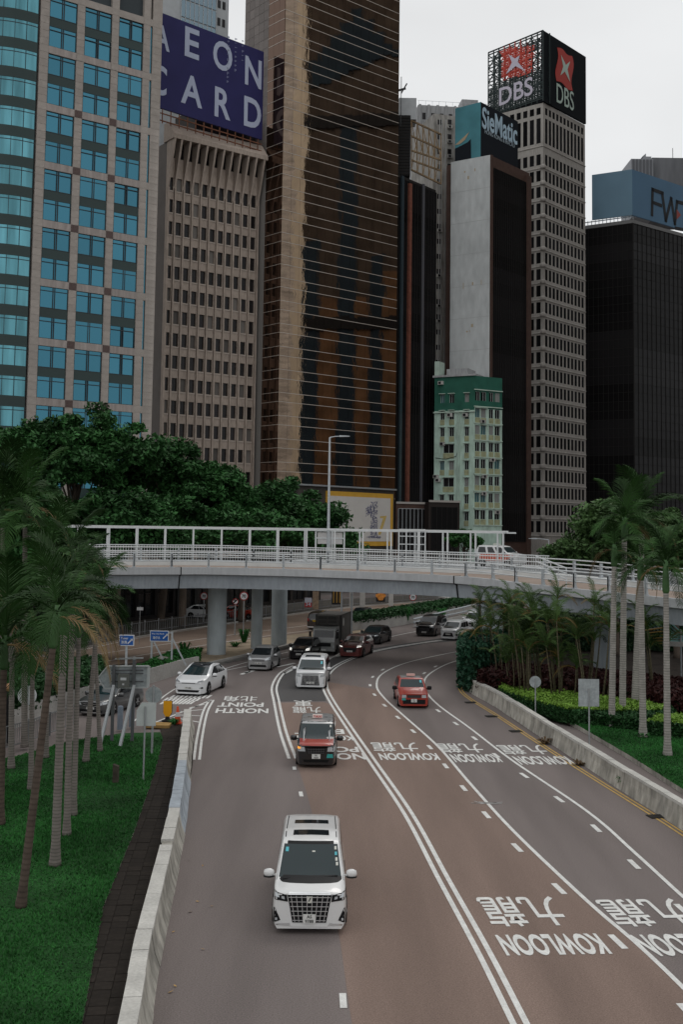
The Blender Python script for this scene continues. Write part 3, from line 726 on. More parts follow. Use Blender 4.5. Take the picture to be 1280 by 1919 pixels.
for x, y0, y1 in ((428, 68, 160), (442, 72, 138), (455, 76, 122)):
    n = int((y1 - y0) / 8)
    u, _ = fS.uv(x, y0, .03)
    for k in range(n):
        v = fS.uv(x, y0 + (y1 - y0) * k / n, .03)[1]; mb = fS.mb(); hh = random.uniform(.15, .5)
        mb.box(u - .18, u - .02, -.05, -.02, v - hh, v); mb.box(u + .04, u + .2, -.05, -.02, v - hh * .6, v)
        mb.build('small_print', lit2, tS)
mb = fS.mb()
for k in range(14): u = fS.L * (k + .5) / 14; mb.box(u - .06, u + .06, .1, .22, vb0 - 2.2, vb0)
mb.box(0, fS.L, .05, .2, vb0 - .8, vb0 - .65); mb.box(0, fS.L, .05, .2, vb0 - 1.9, vb0 - 1.75); mb.build('support_frame', M('rusty_steel', (.17, .075, .045), .8, noise=(2, .3), coord='Pos'), tS)
mb = fB.mb(); mb.box(Lb * .35, Lb - .3, 2.0, 9, vtop + .5, vtop + 7.5); mb.build('roof_house', M('dark_roof_house', (.05, .045, .042), .8), tB)
# pale tower behind the billboard
fC = Frame(at(300, 30, 206), at(428, 30, 216)); zt = at(380, -60, 206).z
tC = thing('glass_tower', 'pale tower with blue glass standing behind the navy billboard', 'building', fC.m @ Vector((5, 5, 0)))
pw = M('pale_cladding', (.47, .49, .50), .7, noise=(.8, .06), coord='Pos')
mb = fC.mb(); mb.box(0, fC.L, 0, 14, 0, zt); mb.build('wall', pw, tC)
gC = glassmat('blue_grey_glass', (.16, .22, .26), .08, .8, .2)
for k in range(6):
    v = at(380, 60, 206).z - 3 + k * 3.6; a = fC.uv(338, 30)[0]; b = fC.uv(404, 30)[0]; mb = fC.mb(); mb.box(a, b, -.12, .0, v + .25, v + 3.55); o = mb.build('glass_band', gC, tC)
    mb = fC.mb()
    for i in range(9): u = a + (b - a) * i / 8; mb.box(u - .05, u + .05, -.2, -.121, v, v + 3.6)
    mb.build('mullions', pw, o, kind='stuff')
    for x in (407, 416): u = fC.uv(x, 30)[0]; mb = fC.mb(); mb.box(u, u + .7, -.05, .0, v + 1, v + 2.6); mb.build('window', bg1, tC)
# ---------------------------------------------------------------- bronze mirror glass tower
fD = Frame(at(519, 870, 174.5), at(740, 895, 191.0)); fDl = Frame(at(488, 870, 177.6), at(519, 870, 174.5)); fDt = Frame(at(442, 870, 183), at(488, 870, 177.6))
tD = thing('mirror_tower', 'tall bronze mirror glass tower with thin pale horizontal bands', 'building', fD.m @ Vector((fD.L / 2, 8, 0)))
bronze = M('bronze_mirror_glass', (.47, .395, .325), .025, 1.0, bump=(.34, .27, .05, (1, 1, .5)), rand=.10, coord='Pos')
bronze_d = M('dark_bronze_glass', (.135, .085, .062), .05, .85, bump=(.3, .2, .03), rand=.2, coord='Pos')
trim = M('pale_metal_trim', (.50, .45, .40), .5, .3)
HT = 118.0; flh = fD.uv(562, 869 - 43)[1] - fD.uv(562, 869)[1]; v0 = fD.uv(562, 868)[1] - 3 * flh; nf = int((HT - v0) / flh)
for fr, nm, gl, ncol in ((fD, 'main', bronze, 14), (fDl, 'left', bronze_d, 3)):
    its = []; cw_ = fr.L / ncol
    m1 = boxmesh('glass_panel', .015, cw_ - .015, 0, .04, .03, flh * .60 - .03, gl); m2 = boxmesh('glass_panel', .015, cw_ - .015, 0, .04, .03, flh * .40 - .03, gl)
    for k in range(nf):
        for i in range(ncol):
            for mm2, dv in ((m1, 0), (m2, flh * .6)):
                its.append((mm2, fr.at(i * cw_, v0 + k * flh + dv, .05) @ Matrix.Rotation(random.gauss(0, .0016), 4, 'Z') @ Matrix.Rotation(random.gauss(0, .0014), 4, 'X')))
    many('glass_panel', its, tD, 240 if nm == 'main' else 60)
    tm = boxmesh('metal_trim', 0, fr.L, -.09, -.03, -.04, .04, trim)
    for k in range(nf):
        for dv in (0, flh * .6): put('metal_trim', tm, tD, fr.at(0, v0 + k * flh + dv))
mb = MB(); c4 = [fDt.p0, fDt.p1, fDl.p1, fD.p1, fD.p1 - fD.n * 16, fDt.p0 * 1.05 + Vector((1.5, 0, 0))]
cen4 = sum((Vector(p) for p in c4), Vector()) / 6
mb.prism([((p - cen4) * .985 + cen4).to_2d() for p in c4], 0, HT); mb.build('core', M('tower_backing', (.02, .018, .016), .7), tD)
tile = M('grey_tile', (.17, .15, .14), .55, rand=.12, noise=(3, .08)); ncol = 5; cw_ = fDt.L / ncol
tm_ = boxmesh('wall_tile', .03, cw_ - .03, -.03, .02, .03, 1.55, tile)
many('wall_tile', [(tm_, fDt.at(i * cw_, at(480, 330, 180).z + k * 1.6, .02)) for k in range(34) for i in range(ncol)], tD)
mb = fDt.mb(); mb.box(0, fDt.L, -.0, .05, 0, HT); mb.build('tile_backing', M('tile_joint', (.33, .31, .29), .8), tD)
# the office slab across the road whose brown and blue stripes the mirror glass shows
tO = thing('striped_tower', 'brown and blue striped tower across the road, reflected in the mirror glass', 'building', (86, 190, 0))
sb = M('brown_cladding', (.078, .060, .049), .7, noise=(.25, .3), coord='Pos'); sbl = M('blue_glass_stripe', (.022, .038, .055), .7, .0, noise=(.3, .2), coord='Pos'); sc_ = M('cream_cladding', (.82, .72, .58), .7, noise=(.4, .12), coord='Pos')
mb = MB(); mb.box(84.4, 112, 153, 240, 0, 150); mb.build('core', sb, tO)
ob_ = M('orange_brown_cladding', (.165, .092, .050), .7, noise=(.3, .3), coord='Pos')
for y0, y1, h, m_ in ((153.2, 157.6, 150, M('lilac_grey_cladding', (.66, .60, .55), .7, noise=(.4, .15), noise2=(.9, .35, (1, .3, 3)), coord='Pos')), (157.6, 160.2, 150, sc_), (164.25, 168.95, 66, ob_), (173.35, 176.75, 66, ob_), (179.85, 186, 72, ob_), (160.2, 164.2, 80, sbl), (164.2, 169.0, 150, sb), (169.0, 173.3, 108, sbl), (173.3, 176.8, 150, sb), (176.8, 179.8, 76, sbl), (179.8, 200, 150, sb)):
    mb = MB(); mb.box(84.0 if m_ is not sb else 84.1, 84.4, y0, y1, 0, h); mb.build('stripe', m_, tO)
for z in (58, 108): mb = MB(); mb.box(83.6, 83.9, 160.2, 200, z, z + 3.0); mb.build('floor_band', dark_in, tO)
for k in range(9): mb = MB(); mb.box(83.8, 84.09, 161 + k * 2.6, 163.6 + k * 2.6, 118 + k * 1.1, 138 - abs(k - 4) * 3.2); mb.build('window_patch', sbl, tO)
# ---------------------------------------------------------------- podium with the white billboard
fP = Frame(at(560, 960, 171), at(741, 985, 189)); zp = fP.uv(735, 919)[1]
tP = thing('podium', 'dark podium at the foot of the mirror tower with a steel canopy edge', 'building', fP.m @ Vector((fP.L / 2, 3, 0)))
mb = fP.mb(); mb.box(0, fP.L, .3, 6, 0, zp); mb.build('wall', M('podium_stone', (.06, .055, .05), .6, noise=(1, .15), coord='Pos'), tP)
mb = fP.mb(); mb.box(0, fP.L, -.25, .4, zp, zp + .25); mb.build('canopy_edge', galv, tP)
tQ = thing('wall_billboard', 'white billboard with an orange border and a patterned figure 1 on the podium', 'billboard', fP.m @ Vector((fP.L * .7, -.3, 5)))
a = fP.uv(612, 960)[0]; b = fP.uv(736.5, 960)[0]; vt0 = fP.uv(736, 926)[1]; vb0 = fP.uv(735, 1023)[1]; bw = .75
mb = fP.mb(); mb.box(a, b, -.02, .28, vb0, vt0); mb.build('backing', M('orange_border', (.56, .32, .05), .6, noise=(1, .06)), tQ)
mb = fP.mb(); mb.box(a + bw, b - bw, -.05, -.021, vb0 + bw, vt0 - bw); mb.build('poster', M('white_poster', (.55, .53, .50), .6, noise=(.5, .04)), tQ)
u0, vv0 = fP.uv(702, 1008, .07); u1_, vv1 = fP.uv(700, 940, .07); wd_ = fP.uv(708, 980)[0] - fP.uv(695, 980)[0]
navy2 = M('navy_print', (.06, .07, .17), .6)
r_ = random.Random(3); Hh = vv1 - vv0
mb = fP.mb()
for k in range(420):
    t = r_.random(); x = r_.uniform(-.5, .5) * wd_
    if r_.random() < .22: t = r_.uniform(.68, .9); x = r_.uniform(-1.2, -.4) * wd_; t = t + (x / wd_ + .4) * .12
    if r_.random() < .12: t = r_.uniform(0, .05); x = r_.uniform(-1, 1) * wd_
    z = vv0 + t * Hh; u = (u0 + u1_) / 2 + x; q = r_.uniform(0, 3.14); l_ = r_.uniform(.08, .22)
    mb.bar((u - l_ * math.cos(q), -.06, z - l_ * math.sin(q)), (u + l_ * math.cos(q), -.06, z + l_ * math.sin(q)), .055, .03)
mb.build('patterned_figure', navy2, tQ, kind='stuff')
mb = fP.mb(); ux = fP.uv(722, 990)[0]; mb.add([(u0 + .9, -.055, vv0 + .5), (u0 + 1.6, -.055, vv0 + .5), (u0 + 3.2, -.055, vv0 + Hh * .62), (u0 + 1.4, -.055, vv0 + Hh * .60), (u0 + 1.4, -.055, vv0 + Hh * .55), (u0 + 2.2, -.055, vv0 + Hh * .55)], [(0, 1, 2, 5), (5, 2, 3, 4)]); mb.build('golden_shadow', M('gold_print', (.52, .38, .13), .7, noise=(3, .2)), tQ)
# ---------------------------------------------------------------- helpers for curtain walls
def curtain(t, fr, v0, v1, ncol, nrow, glass, mm, mw=.06, md=.10, name='glass_band', sub=2):
    rh = (v1 - v0) / nrow; g_ = boxmesh(name, .02, fr.L - .02, 0, .05, .03, rh - .03, glass)
    for k in range(nrow): put(name, g_, t, fr.at(0, v0 + k * rh, .06) @ Matrix.Rotation(random.gauss(0, .002), 4, 'X'))
    mb = fr.mb()
    for i in range(ncol + 1): u = fr.L * i / ncol; mb.box(u - mw / 2, u + mw / 2, -.06 - md, -.061, v0, v1)
    for k in range(nrow * sub + 1): v = v0 + (v1 - v0) * k / (nrow * sub); mb.box(0, fr.L, -.06 - md * .6, -.062, v - mw / 2, v + mw / 2)
    mb.build('mullions', mm, t, kind='stuff')
blk = M('black_glass', (.010, .0095, .010), .4, 0, rand=.5, spec=.07, bump=(.5, .2, .03), coord='Pos')
blkm = M('charcoal_mullion', (.027, .0255, .0245), .8, 0, spec=.04)
brn = M('brown_tile', (.075, .045, .036), .7, noise=(1, .15), coord='Pos')
# dark slim block right of the mirror tower
fE = Frame(at(741, 900, 194), at(813, 940, 203)); vE = fE.uv(790, 345)[1]
tE = thing('slim_dark_block', 'slim black glass block with a rust red pipe squeezed beside the mirror tower', 'building', fE.m @ Vector((3, 5, 0)))
mb = fE.mb(); mb.box(0, fE.L, .0, 12, 0, vE); mb.build('wall', M('charcoal_wall', (.022, .02, .019), .7), tE)
curtain(tE, fE, 12, vE - .5, 14, 23, blk, blkm)
u = fE.uv(760, 700)[0]; mb = fE.mb(); mb.box(u, u + .75, -.6, -.16, 10, vE - 1.0); mb.build('pipe_riser', M('rust_red', (.17, .065, .045), .7, noise=(1.5, .25), coord='Pos'), tE)
u = fE.uv(787, 700)[0]; mb = fE.mb(); mb.box(u, u + .5, -.45, -.16, 10, vE); mb.build('grey_riser', M('slate_grey', (.09, .09, .10), .6), tE)
mb = fE.mb(); u = fE.uv(744, 700)[0]; mb.box(u + .3, u + 1.0, -.5, -.16, 10, fE.uv(750, 330)[1]); mb.build('blue_glass_strip', M('slate_glass', (.035, .05, .06), .2, spec=.5), tE)
a = at(745, 325, 196); b = at(770, 216, 197)
t = thing('rooftop_screen', 'black louvred plant screen on the roof edge beside the mirror tower', 'screen', (b.x, 198, a.z))
mb = MB(); mb.box(a.x, b.x, 197, 201, a.z, b.z); mb.build('panel', M('black_panel', (.015, .015, .015), .6), t)
lv_ = boxmesh('louvre', a.x, b.x, 196.9, 196.99, 0, .22, blkm)
for k in range(20): put('louvre', lv_, t, Matrix.Translation((0, 0, a.z + .2 + k * (b.z - a.z) / 20.5)))
mb = MB(); mb.box(a.x + .3, a.x + 3.5, 199, 203, b.z, b.z + 4); mb.build('tank_room', pw, t)
t = thing('rooftop_antenna', 'thin antenna mast with a dish above the mirror tower edge', 'antenna', at(752, 190, 192))
p = at(752, 175, 192); mb = MB(); mb.bar(p - Vector((0, 0, 6)), p + Vector((0, 0, 3)), .12); mb.bar(p + Vector((0, 0, 0)), p + Vector((1.0, 0, 1.8)), .2); mb.bar(p + Vector((-.6, 0, .5)), p + Vector((.8, 0, .9)), .3); mb.build('mast', dkmetal, t)
# rusty sign frame
rust = M('rusty_frame', (.23, .165, .10), .8, .1, noise=(1, .3), coord='Pos')
t = thing('sign_frame', 'empty rusty steel sign frame projecting from the slim dark block', 'frame', at(800, 340, 199))
pts_ = lambda x, y: at(x, y, 199 + (x - 770) * .06)
for y0, y1 in ((226, 252), (255, 280), (282, 300), (300, 320), (318, 345)):
    mb = MB(); mb.bar(pts_(771, y0), pts_(827, y1), .28); mb.build('beam', rust, t)
mb = MB(); xs = (771, 782, 793, 804, 815, 827)
for x in xs:
    f = (x - 771) / 56; mb.bar(pts_(x, 226 + 26 * f), pts_(x, 318 + 27 * f), .2)
for x0, x1 in zip(xs, xs[1:]):
    f0 = (x0 - 771) / 56; f1 = (x1 - 771) / 56
    mb.bar(pts_(x0, 226 + 26 * f0), pts_(x1, 282 + 18 * f1), .14); mb.bar(pts_(x1, 255 + 25 * f1), pts_(x0, 318 + 27 * f0), .14)
mb.build('bracing', rust, t)
# old residential flank with pipes and air conditioners
oldw = M('old_render', (.36, .345, .32), .9, noise=(.35, .22), noise2=(2.2, .3, (1, 1, .2)), coord='Pos')
fF = Frame(at(808, 900, 216), at(852, 900, 217.5)); vF = fF.uv(830, 215)[1]
tF = thing('old_apartment_block', 'old weathered apartment block flank with pipes and air conditioners beside the white gable', 'building', fF.m @ Vector((2, 4, 0)))
mb = fF.mb(); mb.box(0, fF.L, 0, 12, 0, vF); mb.build('wall', oldw, tF)
acm = M('ac_casing', (.42, .41, .39), .7, rand=.2); mb = MB(); mb.box(0, .9, -.55, 0, 0, .6); mb.box(.1, .6, -.57, -.551, .08, .52, 1); ac = mb.mesh('air_conditioner', [acm, dark_in])
wsm = boxmesh('window', 0, .8, -.04, .02, 0, 1.0, bg1)
us_f = [fF.uv(x, 600)[0] for x in (818, 828, 837)]
for k in range(26):
    v = 36 + k * 3.0
    if v > vF - 2: break
    put('window', wsm, tF, fF.at(us_f[0], v)); put('window', wsm, tF, fF.at(us_f[2], v + .3))
    if random.random() < .7: put('air_conditioner', ac, tF, fF.at(us_f[2] - .1, v - .6))
    if random.random() < .35: put('air_conditioner', ac, tF, fF.at(us_f[0], v - .7))
for x in (822, 826, 833): u = fF.uv(x, 500)[0]; mb = fF.mb(); mb.tube([(u, -.2, 30), (u, -.2, vF - 1)], .10, 6); mb.build('drain_pipe', M('grey_pipe', (.45, .45, .44), .6), tF)
fF2 = Frame(at(780, 600, 238), at(935, 600, 240)); vF2 = fF2.uv(850, 200)[1]
tF2 = thing('grey_apartment_block', 'grey ribbed apartment block rising behind the dark building sign', 'building', fF2.m @ Vector((6, 4, 0)))
greyc = M('grey_render', (.34, .345, .35), .85, noise=(.3, .12), noise2=(3, .15, (1, 1, .2)), coord='Pos')
mb = fF2.mb(); mb.box(0, fF2.L, 0, 12, 0, vF2); mb.build('wall', greyc, tF2)
rb = boxmesh('rib', -.25, .25, -.5, 0, 40, vF2 + .01, greyc); wq = boxmesh('window', 0, .75, -.03, .03, 0, 1.5, bg1)
for i in range(9):
    put('rib', rb, tF2, fF2.at(.4 + i * 1.95, 0))
    for k in range(16): put('window', wq, tF2, fF2.at(1.0 + i * 1.95, vF2 - 3.2 - k * 3))
mb = fF2.mb(); mb.box(fF2.L * .55, fF2.L * .75, 1, 5, vF2, vF2 + 2.2); mb.build('roof_hut', greyc, tF2)
mb = fF2.mb()
for k in range(12): mb.box(.2 + k * 1.5, .26 + k * 1.5, .2, .26, vF2, vF2 + 1.1)
mb.box(0, fF2.L, .2, .26, vF2 + 1.05, vF2 + 1.1); mb.build('roof_rail', galv, tF2, kind='stuff')
# ---------------------------------------------------------------- white gable block
whitec = M('white_gable', (.50, .52, .52), .85, noise=(.18, .10), noise2=(1.2, .10, (1, 1, .3)), coord='Pos')
fG1 = Frame(at(843, 700, 209.5), at(917.5, 700, 205)); fG2 = Frame(at(917.5, 700, 205), at(993, 700, 215.5)); vG = fG1.uv(920, 290)[1]
tG = thing('gable_block', 'tower block with a blank white gable wall and a black glass front', 'building', fG2.m @ Vector((0, 5, 0)))
mb = fG1.mb(); mb.box(0, fG1.L, 0, .5, 0, vG); mb.build('gable_wall', whitec, tG)
mb = fG1.mb()
for k in range(1, 12): mb.box(0, fG1.L, -.02, 0, vG - k * 6.1 - .04, vG - k * 6.1 + .04)
mb.build('pour_joints', M('grey_joint', (.42, .43, .43), .9), tG, kind='stuff')
mb = fG1.mb()
rs_ = random.Random(8)
for k in range(9):
    u = fG1.uv(rs_.uniform(865, 905), 600)[0]; v = fG1.uv(880, rs_.choice((540, 575, 590, 615, 330)))[1] + rs_.uniform(-1, 1)
    mb.box(u, u + rs_.uniform(.1, .5), -.012, 0, v, v + rs_.uniform(.2, 1.2))
mb.build('peeled_patches', M('peeled_paint', (.42, .35, .25), .9), tG, kind='stuff')
mb = fG2.mb(); mb.box(.0, fG2.L, .1, 10, 0, vG); mb.build('wall', brn, tG)
fG2b = Frame(fG2.m @ Vector((.7, 0, 0)), fG2.m @ Vector((fG2.L - 1.4, 0, 0)))
curtain(tG, fG2b, 8, vG - 2.2, 16, 26, blk, blkm, .06, .08)
mb = fG2.mb(); mb.box(fG2.L - 1.4, fG2.L, -.4, .1, 0, vG - .8); mb.build('brown_edge', brn, tG)
mb = fG2.mb(); mb.box(0, .7, -.25, .1, 0, vG); mb.build('brown_edge', brn, tG)
# SieMatic sign
fM1 = Frame(at(853, 297, 211), at(901, 297, 207.5)); fM2 = Frame(at(901, 297, 207.5), at(971, 310, 217.5)); vt0 = fM2.uv(901.5, 191)[1]
vbm = vG - .5
tM = thing('rooftop_billboard', 'teal and black corner billboard reading SieMatic on the white gable block', 'billboard', fM2.m @ Vector((0, 0, vbm)))
tealb = M('teal_billboard', (.075, .235, .275), .6, noise=(.25, .2), coord='Pos')
mb = fM1.mb(); mb.box(0, fM1.L, 0, .3, vbm, vt0); mb.build('teal_panel', tealb, tM)
blb = M('black_billboard', (.015, .018, .023), .8, spec=.06)
mb = fM2.mb(); mb.box(0, fM2.L, 0, .3, vbm, vt0); mb.build('black_panel', blb, tM)
pp = [fM1.uv(x, y, .05) for x, y in ((853, 272), (880, 247), (872, 262), (862, 270), (882, 300), (853, 300))]
mb = fM1.mb(); mb.prism([pp[0], pp[1], pp[2], pp[3]], -.06, -.02, 'y'); mb.build('bright_edge', M('gold_edge', (.42, .33, .22), .6), tM)
a = fM1.uv(853, 290, .05); b = fM1.uv(884, 262, .05); mb = fM1.mb(); mb.prism([(0, vbm + .1), (fM1.L * .64, vbm + .1), (fM1.L * .62, b[1] + .2), (fM1.L * .5, b[1] - .3), (0, a[1] + 1.2)], -.04, -.001, 'y'); mb.build('dark_shape', blb, tM)
face_text(fM2, 'SieMatic', 904, 970, 236, 40, tM, M('pale_blue_lettering', (.42, .56, .66), .6), bold=.02)
face_text(fM2, 'HONG KONG & MACAU', 909, 965, 259.5, 8, tM, M('grey_lettering', (.28, .34, .38), .6), bold=.01)
# ---------------------------------------------------------------- DBS tower
grey_t = M('grey_fin_concrete', (.345, .325, .30), .85, noise=(.3, .08), noise2=(4, .14, (1, 1, .25)), coord='Pos')
fH1 = Frame(at(938, 900, 236.5), at(1018.5, 900, 230)); fH2 = Frame(at(1018.5, 900, 230), at(1099, 930, 243)); vH = fH2.uv(1018.5, 192)[1]
tH = thing('concrete_tower', 'grey concrete tower with a fine grid of narrow windows under the black sign box', 'building', fH2.m @ Vector((2, 5, 0)))
pH = fH2.uv(1030, 700 - 31.2)[1] - fH2.uv(1030, 700)[1]
vbH = [vH - 2.8 - 5.8 - 1.2 - k * pH for k in range(1, 24)]
def grid_face(fr, ncol, t, wfrac, cap, edge):
    cp = (fr.L - 2 * edge) / ncol; ww = cp * wfrac
    us_ = [0]
    for i in range(ncol): us_ += [edge + i * cp + (cp - ww) / 2, edge + i * cp + (cp + ww) / 2]
    us_ += [fr.L]; vs_ = [0]
    lev = [(v, pH * .66) for v in reversed(vbH) if v > 3] + [(vH - 2.8 - 5.8, 5.4), (vH - 2.4, 1.5)]
    for v, h in lev: vs_ += [v, v + h]
    vs_ += [vH]
    wall_grid(fr, us_, vs_, lambda i, j: i % 2 == 1 and j % 2 == 1, .07).build('wall', grey_t, t)
    its = []
    for v, h in reversed(lev):
        me = boxmesh('window', 0, ww, .04, .065, 0, h, M('matte_dark_window', (.009, .009, .010), .7, rand=.5, spec=.03))
        if h > 2: 
            pass
        for i in range(ncol): its.append((me, fr.at(us_[1 + 2 * i], v)))
    many('window', its, t, cap)
    ledge = MB(); ledge.prism([(0, .02), (-.14, .14), (-.14, .30), (0, .42)], 0, fr.L, 'x'); lm = ledge.mesh('ledge', grey_t); ledge.fixn(lm)
    for v, h in lev[:-1]: put('ledge', lm, t, fr.at(0, v - .95))
grid_face(fH1, 6, tH, .64, 140, .3); grid_face(fH2, 11, tH, .64, 286, .5)
mb = MB(); c4 = [fH1.p0, fH1.p1, fH2.p1, fH2.p1 - fH2.n * 12]; cc = sum((Vector(p) for p in c4), Vector()) / 4
mb.prism([((p - cc) * .93 + cc).to_2d() for p in c4], 0, vH - .1); mb.build('core', dark_in, tH)
# corner rounding blocks
cb = MB(); cb.lathe([(.45, 0), (.62, .2), (.62, .7), (.45, .95)], 12); cbm = cb.mesh('corner_cap', grey_t, True)
for v in vbH: put('corner_cap', cbm, tH, Matrix.Translation((fH2.p0.x, fH2.p0.y + .2, v - .95)))
# sign box
fX1 = Frame(at(915.5, 190, 241), at(1018.5, 190, 229.5)); fX2 = Frame(at(1018.5, 190, 229.5), at(1099, 232, 242.6)); vX1 = fX2.uv(1018.5, 56.5)[1]; vX0 = vH + .15
tX = thing('rooftop_sign', 'black corner sign box with red emblem and DBS lettering, open lattice on the left', 'sign', fX2.m @ Vector((2, 4, vX0)))
blx = M('black_sign_panel', (.010, .012, .014), .8, spec=.05); redx = M('emblem_red', (.40, .045, .035), .6); redl = M('lattice_red', (.48, .07, .05), .6); latx = M('lattice_green_black', (.03, .042, .042), .6); whx = M('sign_white', (.50, .47, .55), .6); grx = M('sign_pale_green', (.42, .52, .46), .6)
mb = fX2.mb(); mb.box(0, fX2.L, 0, .5, vX0, vX1); mb.build('black_panel', blx, tX)
def blob(fr, quad, amp, seed, n=9):
    """wavy-sided quadrilateral in picture columns and rows"""
    out = []; r = random.Random(seed)
    for a, b in zip(quad, quad[1:] + quad[:1]):
        for k in range(n):
            t = k / n; x = a[0] + (b[0] - a[0]) * t; y = a[1] + (b[1] - a[1]) * t; s_ = math.sin(t * math.pi * 2) * amp
            dx, dy = b[1] - a[1], a[0] - b[0]; L = math.hypot(dx, dy); out.append(fr.uv(x + dx / L * s_, y + dy / L * s_, .08))
    return out
bq = blob(fX2, [(1045, 89), (1073, 105), (1074, 170), (1044, 152)], 2.5, 1)
mb = fX2.mb(); mb.prism(bq, -.1, -.01, 'y'); mb.build('red_emblem', redx, tX)
def star(fr, cx_, cy_, pts, off):
    o = []
    for k, (dx, dy) in enumerate(pts): o.append(fr.uv(cx_ + dx, cy_ + dy, off))
    mb = fr.mb(); mb.prism(o, -off - .05, -off, 'y'); return mb
star(fX2, 1060, 127, [(-8, -24), (1, -5), (9, -12), (4, 3), (9, 27), (-1, 7), (-9, 14), (-4, -2)], .12).build('star', grx, tX)
face_text(fX2, 'DBS', 1044, 1076, 182, 36, tX, grx, .06, .0)
# open lattice face
poly = blob(fX1, [(936, 96), (1000, 80), (999, 136), (944, 152)], 3.0, 2)
def pip(x, y, P):
    c = False; j = len(P) - 1
    for i in range(len(P)):
        if (P[i][1] > y) != (P[j][1] > y) and x < (P[j][0] - P[i][0]) * (y - P[i][1]) / (P[j][1] - P[i][1] + 1e-12) + P[i][0]: c = not c
        j = i
    return c
lat = fX1.mb(); nx_, nz = 10, 9; dx_ = fX1.L / nx_; dz = (vX1 - vX0 - 1.2) / nz
def lbar(a, b, w_, dep):
    n = 4; a = Vector(a); b = Vector(b)
    for k in range(n):
        p, q = a.lerp(b, k / n), a.lerp(b, (k + 1) / n); m_ = (p + q) / 2
        lat.bar((p.x, dep, p.y), (q.x, dep, q.y), w_, mi=1 if pip(m_.x, m_.y, poly) else 0)
for dep in (0.0, 2.2):
    for i in range(nx_ + 1): lbar((i * dx_, vX0), (i * dx_, vX1), .2, dep)
    for j in range(nz + 1): lbar((0, vX0 + .6 + j * dz), (fX1.L, vX0 + .6 + j * dz), .2, dep + .02)
    for i in range(nx_):
        for j in range(nz):
            x, z = i * dx_, vX0 + .6 + j * dz
            if (i + j) % 2: lbar((x, z), (x + dx_, z + dz), .17, dep + .04)
            else: lbar((x + dx_, z), (x, z + dz), .17, dep + .04)
            if dep == 0:
                lbar((x, z + dz / 2), (x + dx_, z + dz / 2), .16, .06)
                if pip(x + dx_ / 2, z + dz / 2, poly) or j < 4: lbar((x, z + dz * .25), (x + dx_, z + dz * .28), .3, .08); lbar((x, z + dz * .78), (x + dx_, z + dz * .75), .26, .09)
                if j < 4: lbar((x + dx_ / 2, z), (x + dx_ / 2, z + dz), .22, .1)
lat.box(0, fX1.L, -.1, .2, vX1 - .12, vX1 + .08)
lat.build('lattice', [latx, redl], tX, kind='stuff')
mb = fX1.mb(); mb.box(0, fX1.L, .1, 3, vX0 - .1, vX0 + 1.2); mb.build('base_tray', blx, tX)
star(fX1, 966, 116, [(-12, -14), (0, -6), (9, -13), (5, 0), (20, 18), (1, 8), (-17, 23), (-6, 1)], .2).build('star', whx, tX)
face_text(fX1, 'DBS', 936, 999, 171, 34, tX, whx, .15, .012)
# ---------------------------------------------------------------- FWD building
fI1 = Frame(at(1096, 900, 256), at(1189.5, 900, 250)); fI2 = Frame(at(1189.5, 900, 250), at(1330, 900, 267)); vI = fI2.uv(1188, 418)[1]
tI = thing('black_office_block', 'broad black glass office block at the right edge under the blue sign', 'building', fI2.m @ Vector((0, 6, 0)))
mb = MB(); c4 = [fI1.p0, fI1.p1, fI2.p1, fI2.p1 - fI2.n * 14]; cc = sum((Vector(p) for p in c4), Vector()) / 4
mb.prism([((p - cc) * .985 + cc).to_2d() for p in c4], 0, vI); mb.build('core', dark_in, tI)
curtain(tI, fI1, 3, vI - .2, 10, 19, blk, blkm, .08, .10); curtain(tI, fI2, 3, vI - .2, 17, 19, M('black_glass_front', (.015, .015, .016), .34, 0, rand=.6, spec=.09, bump=(.6, .9, .06), coord='Pos'), blkm, .08, .10)
mb = MB(); mb.prism([((p - cc) * 1.0 + cc).to_2d() for p in c4], vI, vI + .8); mb.build('roof_edge', M('pale_roof_edge', (.2, .2, .2), .7), tI)
vs0 = fI2.uv(1186, 404)[1]; vs1 = fI2.uv(1186, 318.5)[1]
fK1 = Frame(at(1110, 330, 254), at(1185.5, 330, 249.5)); fK2 = Frame(at(1185.5, 330, 249.5), at(1320, 330, 267))
tK = thing('rooftop_sign', 'wide blue corner sign reading FWD on the roof of the black glass block', 'sign', fK2.m @ Vector((0, 2, vs0)))
bl1 = M('slate_blue_panel', (.14, .235, .31), .6, noise=(.08, .12), coord='Pos'); 
mb = fK1.mb(); mb.box(0, fK1.L, 0, .4, vs0, vs1); mb.build('side_panel', bl1, tK)
mb = fK2.mb(); mb.box(0, fK2.L, 0, .4, vs0, vs1); mb.build('front_panel', M('deep_blue_panel', (.085, .175, .275), .6, noise=(.08, .12), coord='Pos'), tK)
blt = M('black_lettering', (.012, .013, .016), .6)
